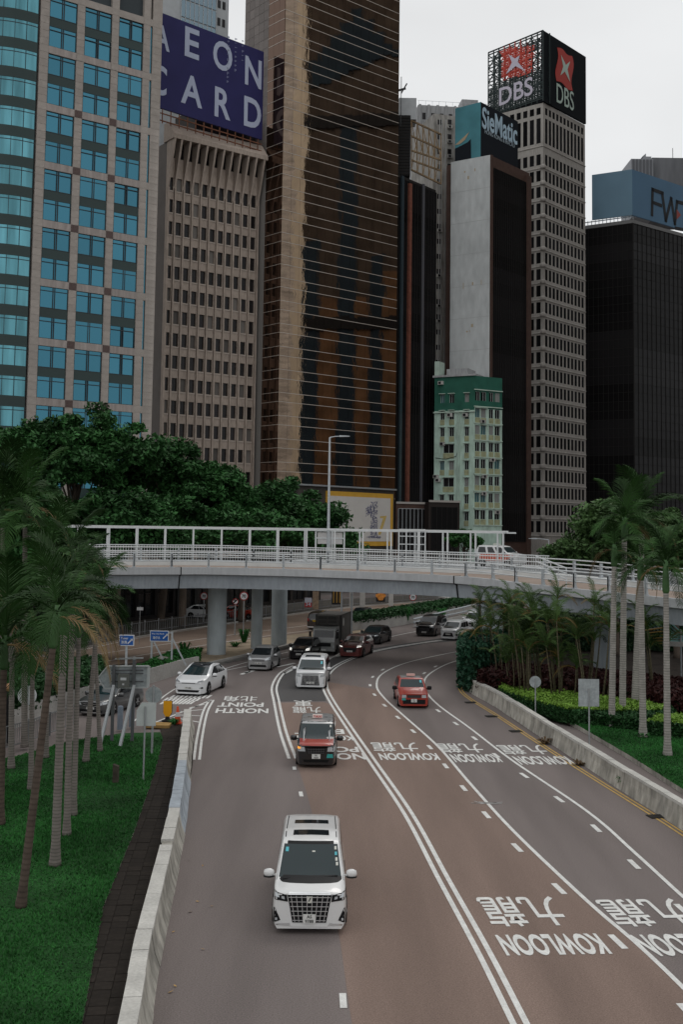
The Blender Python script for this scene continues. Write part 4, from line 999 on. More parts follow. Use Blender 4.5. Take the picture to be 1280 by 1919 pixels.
# F, W and a D with a red wedge, drawn as strokes
def stroke(fr, pts, w_, t, nm='lettering'):
    mb = fr.mb(); q = [fr.uv(x, y, .06) for x, y in pts]
    for a, b in zip(q, q[1:]):
        dx, dz = b[0] - a[0], b[1] - a[1]; L = math.hypot(dx, dz); ex, ez = dx / L * w_ * .45, dz / L * w_ * .45; ox, oz = -dz / L * w_ / 2, dx / L * w_ / 2
        mb.prism([(a[0] - ex + ox, a[1] - ez + oz), (a[0] - ex - ox, a[1] - ez - oz), (b[0] + ex - ox, b[1] + ez - oz), (b[0] + ex + ox, b[1] + ez + oz)], -.07, -.02, 'y')
    mb.build(nm, blt, t)
stroke(fK2, [(1223, 402), (1224, 355), (1243, 362)], .85, tK); stroke(fK2, [(1224, 379), (1240, 385)], .8, tK)
stroke(fK2, [(1242, 362), (1249, 413), (1259, 372), (1266, 419), (1270, 378), (1292, 384), (1302, 410), (1290, 432), (1268, 428)], .85, tK)
q = [fK2.uv(x, y, .05) for x, y in ((1269, 392), (1277, 403), (1269, 411))]; mb = fK2.mb(); mb.prism(q, -.08, -.02, 'y'); mb.build('red_wedge', M('wedge_red', (.30, .06, .05), .6), tK)
mb = fI1.mb()
for k in range(14): u = fI1.L * k / 13; mb.box(u - .06, u + .06, .3, .42, vI + .8, vs0 + .2)
mb.box(0, fI1.L, .3, .42, vI + 1.5, vI + 1.7); mb.build('roof_posts', galv, tK, kind='stuff')
a = at(1184, 350, 280); b = at(1225, 298, 280); c = at(1300, 320, 285)
tN = thing('rooftop_plant', 'grey ribbed rooftop plant room with an angled vent behind the blue sign', 'roof plant', (b.x, 285, a.z - 5))
gp_ = M('ribbed_grey', (.30, .31, .33), .7)
mb = MB(); mb.box(a.x, b.x, 280, 290, a.z - 8, b.z); mb.build('plant_box', gp_, tN)
rbm = boxmesh('rib', 0, .5, 279.8, 279.99, a.z - 8, b.z - .2, M('dark_rib', (.13, .135, .145), .7))
for k in range(6): put('rib', rbm, tN, Matrix.Translation((a.x + .3 + k * .9, 0, 0)))
mb = MB(); mb.box(b.x + .02, c.x + 3, 281, 291, a.z - 8, c.z + 2.0); mb.build('rear_wall', M('stained_grey', (.16, .165, .175), .8, noise=(.5, .2, (1, 1, .2)), coord='Pos'), tN)
mb = MB(); p = at(1207, 296, 281); mb.box(p.x, p.x + 2, 281, 283, p.z - 1, p.z + .4); mb.prism([(p.x - .3, p.z + .4), (p.x + .6, p.z + 1.2), (p.x + .6, p.z + .4)], 281, 283, 'y'); mb.build('vent_hood', gp_, tN)
mb = MB(); p = at(1262, 320, 284); mb.bar(p, p + Vector((0, 0, 6)), .12); mb.build('mast', dkmetal, tN)
# ---------------------------------------------------------------- green apartment block
mint = M('mint_render', (.40, .53, .455), .85, noise=(.4, .12), noise2=(2.5, .16, (1, 1, .3)), coord='Pos'); dgr = M('bottle_green_render', (.025, .105, .075), .7, noise=(.6, .15), coord='Pos'); oliv = M('olive_panel', (.30, .31, .19), .8, noise=(1.5, .2), coord='Pos'); mint2 = M('pale_mint_trim', (.42, .52, .45), .8, noise=(1, .1), coord='Pos')
fJ1 = Frame(at(813, 950, 198.5), at(888.5, 950, 195)); fJ2 = Frame(at(888.5, 950, 195), at(941, 950, 198)); vJ = fJ1.uv(888, 704)[1]; vJd = fJ1.uv(888, 771)[1]
tJ = thing('apartment_block', 'small mint green apartment block with a dark green top and olive window panels', 'building', fJ1.m @ Vector((4, 4, 0)))
def jface(fr, wins, nm):
    us_ = sorted({0, fr.L, *[w[0] for w in wins], *[w[1] for w in wins]}); vs_ = sorted({0, vJ, *[w[2] for w in wins], *[w[3] for w in wins]})
    H_ = lambda i, j: any(w[0] - 1e-6 <= us_[i] < w[1] - 1e-6 and w[2] - 1e-6 <= vs_[j] < w[3] - 1e-6 for w in wins)
    mb = wall_grid(fr, us_, vs_, H_, .3)
    for k, f in enumerate(mb.f): 
        z = sum(mb.v[i][2] for i in f) / len(f); mb.m[k] = 1 if z > vJd else 0
    mb.build(nm, [mint, dgr], tJ)
pJ = (fJ2.uv(895, 983)[1], fJ2.uv(895, 951)[1]); fp = pJ[1] - pJ[0]
w1 = []; w2 = []
for k in range(8):
    base = fJ1.uv(850, 985)[1] + k * fp
    top_ = k >= 6
    for (xa, xb) in ((825, 833), (842, 851), (871, 879)) if k not in (2, 4) else ((831, 851), (871, 879)):
        if k == 0 and xa < 860: continue
        w1.append((fJ1.uv(xa, 850)[0], fJ1.uv(xb, 850)[0], base + .90, base + 2.45))
    for (xa, xb) in ((890.5, 899.5), (901.5, 911), (916.5, 925), (927.5, 937)):
        b2 = fJ2.uv(895, 983)[1] + k * fp; w2.append((fJ2.uv(xa, 850)[0], fJ2.uv(xb, 850)[0], b2 + .95, b2 + 2.55))
jface(fJ1, w1, 'side_wall'); jface(fJ2, w2, 'front_wall')
wfm = M('window_frame_paint', (.30, .33, .32), .6); wgl = [bg1, M('teal_window', (.03, .11, .12), .3, spec=.6), M('curtained_window', (.22, .22, .21), .6)]
for fr, ws in ((fJ1, w1), (fJ2, w2)):
    for (a, b, c, d) in ws:
        g_ = random.choices(wgl, (.65, .17, .18))[0]; mb = fr.mb(); mb.box(a, b, .2, .24, c, d); o = mb.build('window', g_, tJ)
        mb = fr.mb(); mb.box(a, a + .07, .1, .199, c, d); mb.box(b - .07, b, .1, .199, c, d); mb.box((a + b) / 2 - .035, (a + b) / 2 + .035, .11, .198, c, d); mb.box(a + .07, b - .07, .1, .197, d - .07, d); mb.build('window_frame', wfm, o)
        if d < vJd + 2:
            mb = fr.mb(); mb.box(a - .02, b + .02, -.05, -.0, c - .98, c - .04); mb.build('window_panel', oliv, tJ)
        if fr is fJ1 or random.random() < .3:
            mb = fr.mb(); mb.box(a - .15, b + .15, -.45, 0, d + .04, d + .14); mb.build('window_hood', mint2, tJ)
for v in [fJ2.uv(895, 983)[1] + k * fp - .1 for k in range(0, 9)]:
    mb = fJ2.mb(); mb.box(-.1, fJ2.L, -.22, -.0, v - .08, v + .08); mb.build('floor_ledge', mint2, tJ)
for fr, x, y in ((fJ1, 822, 900), (fJ1, 827, 718), (fJ1, 873, 778), (fJ1, 844, 778), (fJ1, 830, 832), (fJ2, 905, 925), (fJ2, 921, 862), (fJ2, 903, 790), (fJ2, 930, 960), (fJ2, 906, 893), (fJ1, 818, 893)):
    u, v = fr.uv(x, y); put('air_conditioner', ac, tJ, fr.at(u - .4, v - .3))
mb = fJ1.mb(); mb.box(-.25, fJ1.L + .3, -.3, 8, vJ, vJ + .35); mb.build('roof_slab', greyc, tJ)
mb = fJ1.mb(); mb.box(.1, fJ1.L - .1, .35, 8, 0, vJ); mb.build('core', dark_in, tJ)
mb = fJ1.mb(); mb.box(-.1, fJ1.L + .2, -.35, .0, vJd - .1, vJd + .1); mb.build('floor_ledge', mint2, tJ)
mb = fJ1.mb(); mb.box(1.5, 5.5, 2, 6, vJ + .35, vJ + 1.7); mb.build('roof_hut', greyc, tJ)
for x in (858, 862): u = fJ1.uv(x, 900)[0]; mb = fJ1.mb(); mb.tube([(u, -.12, 3), (u, -.12, vJd)], .06, 6); mb.build('drain_pipe', mint2, tJ)
mb = fJ1.mb(); u, v = fJ1.uv(816, 858); mb.tube([(u, -.1, v), (u + 2, -.12, v - .3), (u + 4, -.12, v + .2), (u + 4.3, -.12, v + 1)], .05, 5); mb.build('loose_cable', dkmetal, tJ)
mb = fJ1.mb(); u = fJ1.uv(813, 660)[0]; mb.box(u, u + .9, .5, 3, vJ + .36, vJ + 3.0); mb.build('stair_hut', mint2, tJ)
# low dark shop blocks between the billboard and the green block
for (x0, x1, y0, lab, nc) in ((742, 803, 944, 'low black glass shop block right of the white billboard, framed in brown', 7), (804, 862, 941, 'low dark shuttered block left of the mint green apartments', 5)):
    fr = Frame(at(x0, 990, 190), at(x1, 990, 192)); v = fr.uv(x0 + 5, y0)[1]
    t = thing('shop_block', lab, 'building', fr.m @ Vector((fr.L / 2, 2, 0)))
    mb = fr.mb(); mb.box(0, fr.L, .05, 5, 0, v); mb.build('wall', brn if nc == 7 else M('brown_black', (.028, .022, .02), .6), t)
    curtain(t, Frame(fr.m @ Vector((.4, 0, 0)), fr.m @ Vector((fr.L - .5, 0, 0))), 2, v - .8, nc, 3, blk, galv if nc == 7 else blkm, .06, .08, 'shop_glass', 1)
    mb = fr.mb(); mb.box(-.05, fr.L, -.2, .06, v, v + .35); mb.build('parapet', M('pale_parapet', (.33, .31, .29), .8), t)
# ================================================================== STREET LEVEL BEYOND THE FAR ROAD
pave = [p + Vector((0, 0, 0)) for p in fe]
slab('pavement', [(p.x, p.y) for p in pave] + [(p.x, p.y) for p in reversed(offs(fe, 9))], -.01, .14, [M('pavement_slabs', (.075, .068, .06), .9, noise=(.5, .15), noise2=(10, .15), coord='Pos'), concrete], kind='structure')  # paving colour lowered to deepen the shade beneath the flyover
# arcade of shops
sp = offs(fe, 9.2); pos = along(sp, 11.5, 38)
shop_cols = [tuple(.6 * q for q in c) for c in [(.03, .028, .028), (.05, .045, .04), (.02, .02, .022), (.07, .06, .05), (.035, .03, .03), (.05, .05, .05), (.04, .035, .03), (.06, .05, .045)]]  # wall tones scaled down to paint in the shade under the flyover
descr = ['dark shop front behind the left palms', 'dark shop front with a small white sign left of the nearest pier', 'dark shop front behind the round speed limit sign', 'black shop front with a red poster between the flyover piers', 'shop front with a tan poster and gold stripes right of the third pier', 'grey shop front with white pillars under the flyover', 'shop front with an orange picture in its window under the flyover', 'dark end shop front beside the rear lorry']
sg = M('shop_glass_dark', (.014, .015, .017), .15, 0, spec=.5, rand=.3)
for k, ((p, d), col, ds) in enumerate(zip(pos, shop_cols, descr)):
    q = p + d * 11.2; fr = Frame(p, q)
    t = thing('shop', ds, 'shop', (p + q) / 2 + Vector((0, 0, 0)), 'shops along the far pavement')
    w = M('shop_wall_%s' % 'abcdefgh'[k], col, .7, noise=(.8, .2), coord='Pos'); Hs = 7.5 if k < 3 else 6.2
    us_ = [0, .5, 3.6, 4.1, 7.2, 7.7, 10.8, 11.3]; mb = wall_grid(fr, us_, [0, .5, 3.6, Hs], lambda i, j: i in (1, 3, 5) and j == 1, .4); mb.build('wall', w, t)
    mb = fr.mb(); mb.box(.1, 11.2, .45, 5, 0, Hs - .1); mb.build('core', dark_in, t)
    for i, u in enumerate((.5, 4.1, 7.7)):
        mb = fr.mb(); mb.box(u, u + 3.1, .3, .35, .5, 3.6); o = mb.build('shop_window', sg, t)
        mb = fr.mb(); mb.box(u + 1.5, u + 1.6, .2, .299, .5, 3.6); mb.box(u, u + 3.1, .21, .298, 2.9, 3.0); mb.build('window_frame', blkm, o)
    mb = fr.mb(); mb.box(.2, 11.0, -.25, -.001, 3.9, 4.7); mb.build('fascia', w, t)
def panel_at(label, cat, px0, px1, py0, py1, Y, mat, name, mats2=None):
    a = at(px0, py0, Y); b = at(px1, py1, Y); mb = MB(); mb.box(a.x, b.x, Y, Y + .12, b.z, a.z); return mb.build(name, mat, None, label=label, category=cat), a, b
# posters and painted pillars under the flyover
o, a, b = panel_at('red poster with a pale top on the shop front between the flyover piers', 'poster', 571, 584, 1120, 1138, 131, M('poster_red', (.42, .05, .05), .6, noise=(4, .2)), 'poster')
mb = MB(); mb.box(a.x, b.x, 130.95, 130.99, a.z - .55, a.z); mb.build('poster_top', M('poster_pale', (.45, .46, .52), .6), o)
put('poster_lettering', text_mesh('34', .6, .42, .02, .02, M('sign_white', (.50, .47, .55), .6)), o, Matrix.Translation(((a.x + b.x) / 2, 130.93, (a.z + b.z) / 2 - .2)) @ UP)
panel_at('tan picture panel on a shop pillar right of the red poster', 'poster', 586, 597, 1108, 1142, 132, M('poster_tan', (.27, .20, .14), .6, noise=(3, .35)), 'poster')
o, a, b = panel_at('dark panel with golden stripes on the shop front', 'poster', 622, 640, 1105, 1133, 137, dkmetal, 'poster')
for k in range(3): mb = MB(); x = a.x + .15 + k * .38; mb.box(x, x + .16, 136.93, 136.99, b.z + .2, a.z); mb.build('gold_stripe', M('gold_stripe', (.35, .21, .06), .6), o)
o, a, b = panel_at('orange fish shaped picture in a dark shop window under the flyover', 'poster', 705, 722, 1108, 1128, 148, dkmetal, 'poster')
mb = MB(); cx_ = (a.x + b.x) / 2; cz = (a.z + b.z) / 2; mb.prism([(cx_ + .6 * math.cos(t) * (1 + .3 * math.sin(3 * t)), cz + .5 * math.sin(t)) for t in [i * .35 for i in range(18)]], 147.9, 147.97, 'y'); mb.build('picture', M('orange_print', (.55, .22, .05), .6, noise=(5, .4)), o)
for (x0, x1, lab) in ((655, 662, 'pale pillar of the shop arcade left of the wide window'), (675, 684, 'white pillar of the shop arcade beside the dark window'), (729, 737, 'white pillar of the shop arcade below the flyover edge')):
    panel_at(lab, 'pillar', x0, x1, 1095, 1138, 138 + (x0 - 655) * .14, M('pale_pillar', (.40, .39, .37), .8, noise=(2, .1)), 'pillar')
# low picket railing along the far pavement
rt = thing('pavement_railing', 'long grey picket railing along the far pavement under the flyover', 'railing', fe[len(fe) // 2])
pr = offs(fe, .5); mb = MB()
for h in (.25, 1.1): mb.tube([p + Vector((0, 0, h + .1)) for p in pr], .035, 4)
for p, d in along(pr, .4): mb.bar(p + Vector((0, 0, .2)), p + Vector((0, 0, 1.2)), .03)
mb.build('pickets', M('grey_railing', (.20, .205, .21), .5, .4), rt, kind='stuff')
pmesh = boxmesh('post', -.05, .05, -.05, .05, 0, 1.4, M('grey_railing', (.2, .2, .2)))
for p, d in along(pr, 2.4): put('post', pmesh, rt, Matrix.Translation(p))
# ================================================================== VEGETATION
barkm = M('grey_bark', (.095, .075, .06), .95, noise=(2, .3, (1, 1, .3)), bump=(9, .6, .05))
leafA = M('broad_leaf', (.027, .085, .024), .65, noise=(.28, .5), noise2=(1.6, .5), coord='Pos', spec=.16)
leafB = M('light_leaf', (.055, .105, .035), .55, noise=(.4, .45), noise2=(2.2, .4), coord='Pos', spec=.16)
def crown_points(c, r, nclump, per, cr_, seed, squash=.75, hollow=.55):
    g = np.random.default_rng(seed); d = g.normal(size=(nclump, 3)); d /= np.linalg.norm(d, axis=1)[:, None]
    d[:, 2] = np.where(d[:, 2] < -.35, -d[:, 2] * .4, d[:, 2])
    rad = r * g.uniform(hollow, 1.0, nclump) * (1 + .22 * np.sin(d[:, 0] * 4 + seed) * np.cos(d[:, 1] * 3 - seed))
    cc = d * rad[:, None] * np.array([1, 1, squash]) + np.array(c)
    sz = cr_ * g.uniform(.6, 1.25, nclump); pts = []
    for i in range(nclump):
        q = g.normal(size=(per, 3)); q /= np.linalg.norm(q, axis=1)[:, None]; q *= (g.uniform(0, 1, per) ** .45)[:, None] * sz[i]; q[:, 2] *= .6
        pts.append(q + cc[i])
    return np.concatenate(pts), cc
def tree(label, base, top, r, seed, mat=leafA, lobes=None, leaf=.28, dens=1.0, tr=.38, group='street trees behind the flyover'):
    t = thing('broadleaf_tree', label, 'tree', base, group)
    h = top - base.z; cz = base.z + h - r * .72; c = (base.x, base.y, cz)
    g = random.Random(seed)
    lobes = lobes or [(0, 0, 0, 1)]
    P = []; cl = []
    for i, (lx, ly, lz, lr) in enumerate(lobes):
        p, cc = crown_points((c[0] + lx * r, c[1] + ly * r, c[2] + lz * r), r * lr, int(70 * lr * lr * dens), 210, r * .24, seed * 10 + i); P.append(p); cl.extend(cc.tolist())
    P = np.concatenate(P); V, Fq = leaves(P, leaf, .5, .5, seed)
    mb = MB(); b = Vector(base); top_ = Vector((c[0] + .3, c[1], cz - r * .1)); mid = b.lerp(top_, .5) + Vector((g.uniform(-.5, .5), 0, 0))
    mb.tube([b, b + Vector((0, 0, .4)), mid, top_], [tr * 1.5, tr * 1.1, tr * .85, tr * .4], 9); mb.build('trunk', barkm, t, smooth=True)
    lm = MB(); g.shuffle(cl)
    for q in cl[:26]:
        q = Vector(q); s_ = b.lerp(top_, g.uniform(.45, .95)); m_ = s_.lerp(q, .5) + Vector((0, 0, g.uniform(-.4, .9)))
        lm.tube([s_, m_, q], [tr * .36, tr * .2, tr * .06], 5)
    lm.build('limbs', barkm, t, smooth=True, kind='stuff')
    put('crown', numpy_mesh('crown', V, Fq, mat), t, Matrix.Identity(4))
def tb(px, Y): p = at(px, 990, Y); return Vector((p.x, Y, .1))
def topz(py, Y, px=300): return at(px, py, Y).z
tree('large bushy tree in front of the teal windowed tower, tallest on the left', tb(135, 110), topz(752, 110), 6.3, 1, lobes=[(0, 0, 0, .8), (-.75, -.1, -.15, .7), (.75, 0, -.2, .7), (.1, -.4, -.4, .8)], dens=1.15)
tree('dense tree below the left edge of the beige block', tb(305, 118), topz(815, 118), 5.6, 2, lobes=[(0, 0, 0, .85), (.7, 0, -.25, .7), (-.5, -.3, -.3, .7)], dens=1.2)
tree('dark tree in the gap between the bushy trees, in front of the beige block', tb(395, 122), topz(868, 122), 4.6, 3, lobes=[(0, 0, 0, .9), (.5, -.2, -.4, .7)], dens=1.2)
tree('spreading tree in front of the mirror tower, its right side overlapping the white billboard', tb(530, 132), topz(868, 132), 6.8, 4, lobes=[(-.3, 0, 0, .75), (.45, 0, -.25, .7), (.85, 0, -.62, .5), (-.8, 0, -.25, .6), (.1, -.2, -.5, .8)], dens=1.15)
tree('dark tree at the far left edge behind the palms', tb(10, 100), topz(880, 100), 5.2, 5, dens=1.3)
tree('low dark tree filling the gap behind the flyover frame at left', tb(215, 104), topz(905, 104), 5.4, 6, lobes=[(0, 0, 0, .8), (.6, 0, -.3, .8), (-.6, 0, -.3, .8)], dens=1.2)
tree('low dark tree behind the middle of the flyover frame', tb(345, 112), topz(905, 112), 5.6, 16, lobes=[(0, 0, 0, .8), (.7, 0, -.3, .8), (-.6, 0, -.3, .8)], dens=1.1)
tree('low dark tree behind the flyover frame left of the lamp post', tb(455, 120), topz(915, 120), 5.2, 17, lobes=[(0, 0, 0, .8), (.6, 0, -.3, .8), (-.6, 0, -.3, .8)], dens=1.1)
tree('pale green flowering tree behind the tall right palms', tb(1155, 92), topz(926, 92, 1150), 4.6, 7, leafB, [(0, 0, 0, .85), (-.55, 0, -.45, .7), (.6, 0, -.4, .7)], .22, 1.3, .25, group='trees right of the flyover')
tree('pale green tree at the right edge behind the palms', tb(1268, 90), topz(950, 90, 1260), 4.6, 8, leafB, [(0, 0, 0, .85), (.5, 0, -.4, .8), (-.5, 0, -.3, .6)], .22, 1.3, .25, group='trees right of the flyover')
tree('small round tree at the foot of the mint green apartments', tb(868, 150), topz(992, 150, 868), 2.4, 9, leafA, None, .2, .8, .15)
# ---- palms
frm = [M('palm_leaflet', (.022, .060, .013), .65, rand=.5, noise=(.5, .3), coord='Pos', spec=.14), M('palm_leaflet_dry', (.15, .105, .050), .7, rand=.4)]
def frond_mesh(L, n, ll, droop, seed, mat, lift=.35):
    g = random.Random(seed); mb = MB(); pts = []
    for i in range(13):
        t = i / 12; pts.append(Vector((L * t * (1 - .25 * droop * t * t), 0, L * (lift * t - droop * t * t * 1.0))))
    mb.tube(pts, [.035 * (1 - .8 * i / 12) * (L / 2.6) + .006 for i in range(13)], 4)
    for i in range(n):
        t = .12 + .88 * i / (n - 1); k = min(int(t * 12), 11); p = pts[k].lerp(pts[k + 1], t * 12 - k); d = (pts[k + 1] - pts[k]).normalized()
        lw = ll * (.35 + 1.0 * math.sin(math.pi * min(1, t * .85 + .12))) * g.uniform(.85, 1.1) * .8
        for s_ in (-1, 1):
            side = Vector((0, s_, 0)); dirn = (side * g.uniform(.75, .95) + d * (.55 + .6 * t) + Vector((0, 0, g.uniform(-.05, .30)))).normalized()
            m_ = p + dirn * lw * .55; e = m_ + (dirn + Vector((0, 0, -g.uniform(.3, .9)))).normalized() * lw * .5
            wd_ = d * (.021 * L / 2.6 + .005)
            mb.add([p - wd_ * .6, p + wd_ * .6, m_ + wd_, m_ - wd_, e], [(0, 1, 2, 3), (3, 2, 4)])
    return mb.mesh('frond', mat)
royal = [frond_mesh(2.7, 44, .85, .42 + .22 * k, k, frm[0], .62 - .12 * k) for k in range(4)]; royal_dry = frond_mesh(2.5, 34, .6, 1.0, 9, frm[1], .2)
arecam = M('areca_leaflet', (.045, .085, .022), .6, rand=.5, noise=(.5, .35), coord='Pos', spec=.15)
areca = [frond_mesh(2.0, 30, .52, .45 + .18 * k, 20 + k, arecam, .7) for k in range(3)]; areca_dry = frond_mesh(1.7, 24, .45, .9, 30, M('yellowed_leaflet', (.14, .095, .028), .65, rand=.4), .4)
trunkm = M('ringed_palm_trunk', (.185, .165, .148), .9, noise=(3, .18), stripes=(.05, .40), bump=(14, .4, .02)); trunkd = M('brown_palm_trunk', (.095, .072, .058), .9, noise=(3, .25), stripes=(.07, .35), bump=(14, .4, .02))
trunkr = M('pale_ringed_palm_trunk', (.30, .285, .26), .9, noise=(3, .18), stripes=(.06, .42), bump=(14, .4, .02))
shaftm = M('green_crownshaft', (.055, .115, .045), .5, noise=(2, .2), rand=.2)
gR = 'tall palms by the right hedge'; gL = 'palms on the left lawn'
def palm(label, base, top, r, nf, scale, seed, group, tm=None, dry=1, flat=0.0, shaft=1.15, el=(-.15, 1.25)):
    tm = tm or (trunkr if group == gR else trunkm); g = random.Random(seed); t = thing('palm_tree', label, 'palm tree', base, group)
    axis = top - base; H_ = axis.length; n = int(H_ / .12); mb = MB()
    pts = [Vector((0, 0, H_ * i / n)) for i in range(n + 1)]
    r *= (.74 if group == gL else .92); rr = [r * (1.35 - .35 * min(1, i * .12 / .6)) * (1 - .28 * i / n) * (1.035 if i % 2 else .975) for i in range(n + 1)]
    mb.tube(pts, rr, 10); me = mb.mesh('trunk', tm, True); rot = Vector((0, 0, 1)).rotation_difference(axis).to_matrix().to_4x4()
    put('trunk', me, t, Matrix.Translation(base) @ rot)
    mb = MB(); mb.lathe([(r * .72, 0), (r * 1.05, .12), (r * .95, shaft * .5), (r * .6, shaft)], 10); put('crownshaft', mb.mesh('crownshaft', shaftm, True), t, Matrix.Translation(top) @ rot)
    c = top + axis.normalized() * shaft * .92
    nf -= 2 if group == gL else 0
    for k in range(nf):
        az = k * 2.39996 + g.uniform(-.25, .25); f = (k + .5) / nf; pitch = el[0] + (el[1] - el[0]) * (f ** 1.2) + g.uniform(-.1, .1)
        me = royal_dry if k < dry else royal[min(3, int((1 - f) * 4))]
        m = Matrix.Translation(c - axis.normalized() * (.25 * (1 - f))) @ Matrix.Rotation(az, 4, 'Z') @ Matrix.Rotation(-pitch * .8, 4, 'Y') @ Matrix.Rotation(g.uniform(-.3, .3), 4, 'X') @ Matrix.Scale(scale * (.84 if group == gL and scale < 1.1 else 1.0) * g.uniform(.85, 1.1), 4)
        put('frond', me, t, m)
def palm_px(label, bx, by, tx, ty, r, nf, sc, seed, group, z=.12, dY=0.0, **kw):
    b = G(bx, by, z); T = at(tx, ty, b.y + dY); palm(label, b, T, r, nf, sc, seed, group, **kw)
gR = 'tall palms by the right hedge'; gL = 'palms on the left lawn'
palm_px('slender palm, leftmost of the tall ones behind the round sign on the right lawn', 1147, 1362, 1152, 1062, .19, 9, .72, 1, gR, .2, dry=2)
palm_px('tall palm, second from the left by the right hedge, its base inside the hedge', 1167, 1352, 1171, 1010, .20, 12, .95, 2, gR, .2)
palm_px('tallest palm of the right lawn, with the big dark crown', 1190, 1340, 1204, 1000, .23, 15, 1.12, 3, gR, .2)
palm_px('palm with a grass tuft at its base in front of the right hedge', 1206, 1381, 1202, 1088, .19, 9, .75, 4, gR, .2, el=(-.4, .6))
palm_px('palm nearest the road on the right lawn with a long green crownshaft', 1252, 1416, 1249, 1112, .175, 14, .85, 5, gR, .2, dry=2, shaft=1.5)
palm_px('leaning brown palm nearest to the camera on the left lawn', 38, 1700, 98, 1215, .16, 11, 1.0, 11, gL, tm=trunkd)
palm_px('ringed grey palm right of the leaning brown palm', 102, 1622, 119, 1190, .185, 12, 1.0, 12, gL)
palm_px('straight ringed palm, the middle of the close trio on the left lawn', 124, 1566, 135, 1150, .155, 12, 1.0, 13, gL)
palm_px('thin ringed palm, third of the close trio on the left lawn', 137, 1528, 147, 1195, .14, 11, .9, 14, gL)
palm_px('leaning palm left of the arrow board', 160, 1427, 181, 1168, .165, 12, .95, 15, gL)
palm_px('short palm between the leaning palm and the arrow board struts', 187, 1408, 178, 1215, .135, 9, .7, 16, gL, el=(-.3, .7))
palm_px('palm at the left picture edge with a green crownshaft', -2, 1545, 6, 1255, .20, 14, 1.15, 17, gL, tm=trunkd)
palm_px('grey palm standing by the round sign at the left edge', 57, 1480, 60, 1262, .15, 12, 1.0, 18, gL)
palm_px('tall palm with its crown above the left end of the flyover', 45, 1400, 46, 985, .19, 13, 1.25, 19, gL)
palm_px('tall palm with its crown in front of the left flyover railing', 128, 1385, 134, 1068, .15, 12, 1.05, 20, gL, tm=trunkd)
palm_px('palm half outside the left edge of the view', -95, 1500, -70, 1130, .19, 13, 1.2, 21, gL)
palm_px('palm with low hanging fronds at the left edge of the lawn', 20, 1440, 22, 1165, .17, 12, 1.15, 22, gL, el=(-.6, .9))
palm_px('palm with its crown in front of the left end of the flyover deck', 85, 1420, 92, 1075, .15, 13, 1.15, 23, gL)
palm_px('dark palm high at the left edge, beside the tallest left crown', 5, 1400, 4, 990, .17, 13, 1.2, 24, gL)
tree('dark leafy tree hiding the left end of the flyover behind the palms', tb(45, 71), topz(925, 71), 3.6, 18, lobes=[(0, 0, 0, .85), (.6, 0, -.6, .8), (-.7, 0, -.4, .8), (.2, 0, -1.1, .8)], leaf=.2, dens=1.2, tr=.2, group='trees left of the flyover')
# ---- areca clumps right of the road
def areca_clump(label, px, Y, ztop, n, seed, dry=2):
    g = random.Random(seed); b = tb(px, Y); b.z = .3; t = thing('areca_palm', label, 'palm shrub', b, 'areca palm clumps under the flyover edge')
    for i in range(n):
        a = g.uniform(0, 6.28); q = b + Vector((math.cos(a) * g.uniform(.1, .7), math.sin(a) * .5, 0)); H_ = (ztop - .3) * g.uniform(.5, .86); T = q + Vector((math.cos(a) * .12 * H_, math.sin(a) * .1 * H_, H_))
        mb = MB(); mb.tube([q, q.lerp(T, .5) + Vector((.05, 0, 0)), T], [.055, .045, .03], 6); mb.build('stem', M('areca_stem', (.085, .075, .045), .7, noise=(3, .2), stripes=(.1, .3)), t, smooth=True)
        for k in range(7):
            az = k * 2.4 + g.uniform(0, 1); f = k / 6; me = areca_dry if (g.random() < .10 * dry) else areca[g.randrange(3)]
            put('frond', me, t, Matrix.Translation(T) @ Matrix.Rotation(az, 4, 'Z') @ Matrix.Rotation(-(.05 + f * 1.0), 4, 'Y') @ Matrix.Scale(g.uniform(.75, 1.05) * .9, 4))
for i, (px, Y, py, n, lab) in enumerate([(922, 71, 1090, 6, 'areca clump with arching fronds hiding the pale pier, leftmost of the row'), (952, 69, 1075, 6, 'areca clump second from the left, yellowing fronds'), (985, 65, 1120, 6, 'areca clump below the flyover parapet, third from the left'), (1022, 66, 1072, 6, 'areca clump rising over the parapet in the middle of the row'), (1055, 64, 1120, 5, 'areca clump with many brown stems right of the tall middle clump'), (1088, 65, 1072, 5, 'areca clump just left of the slender tall palm'), (1115, 63, 1098, 5, 'areca clump behind the trunks of the tall palms'), (1060, 64.5, 1170, 4, 'low areca clump in front of the row'), (1225, 66, 1110, 4, 'areca clump right of the tall palms below the flyover'), (972, 67, 1180, 4, 'low areca clump above the dark red shrubs')]):
    areca_clump(lab, px, Y, at(px, py + 14, Y).z, n, 40 + i, dry=3 if i in (1, 4) else 1.5)
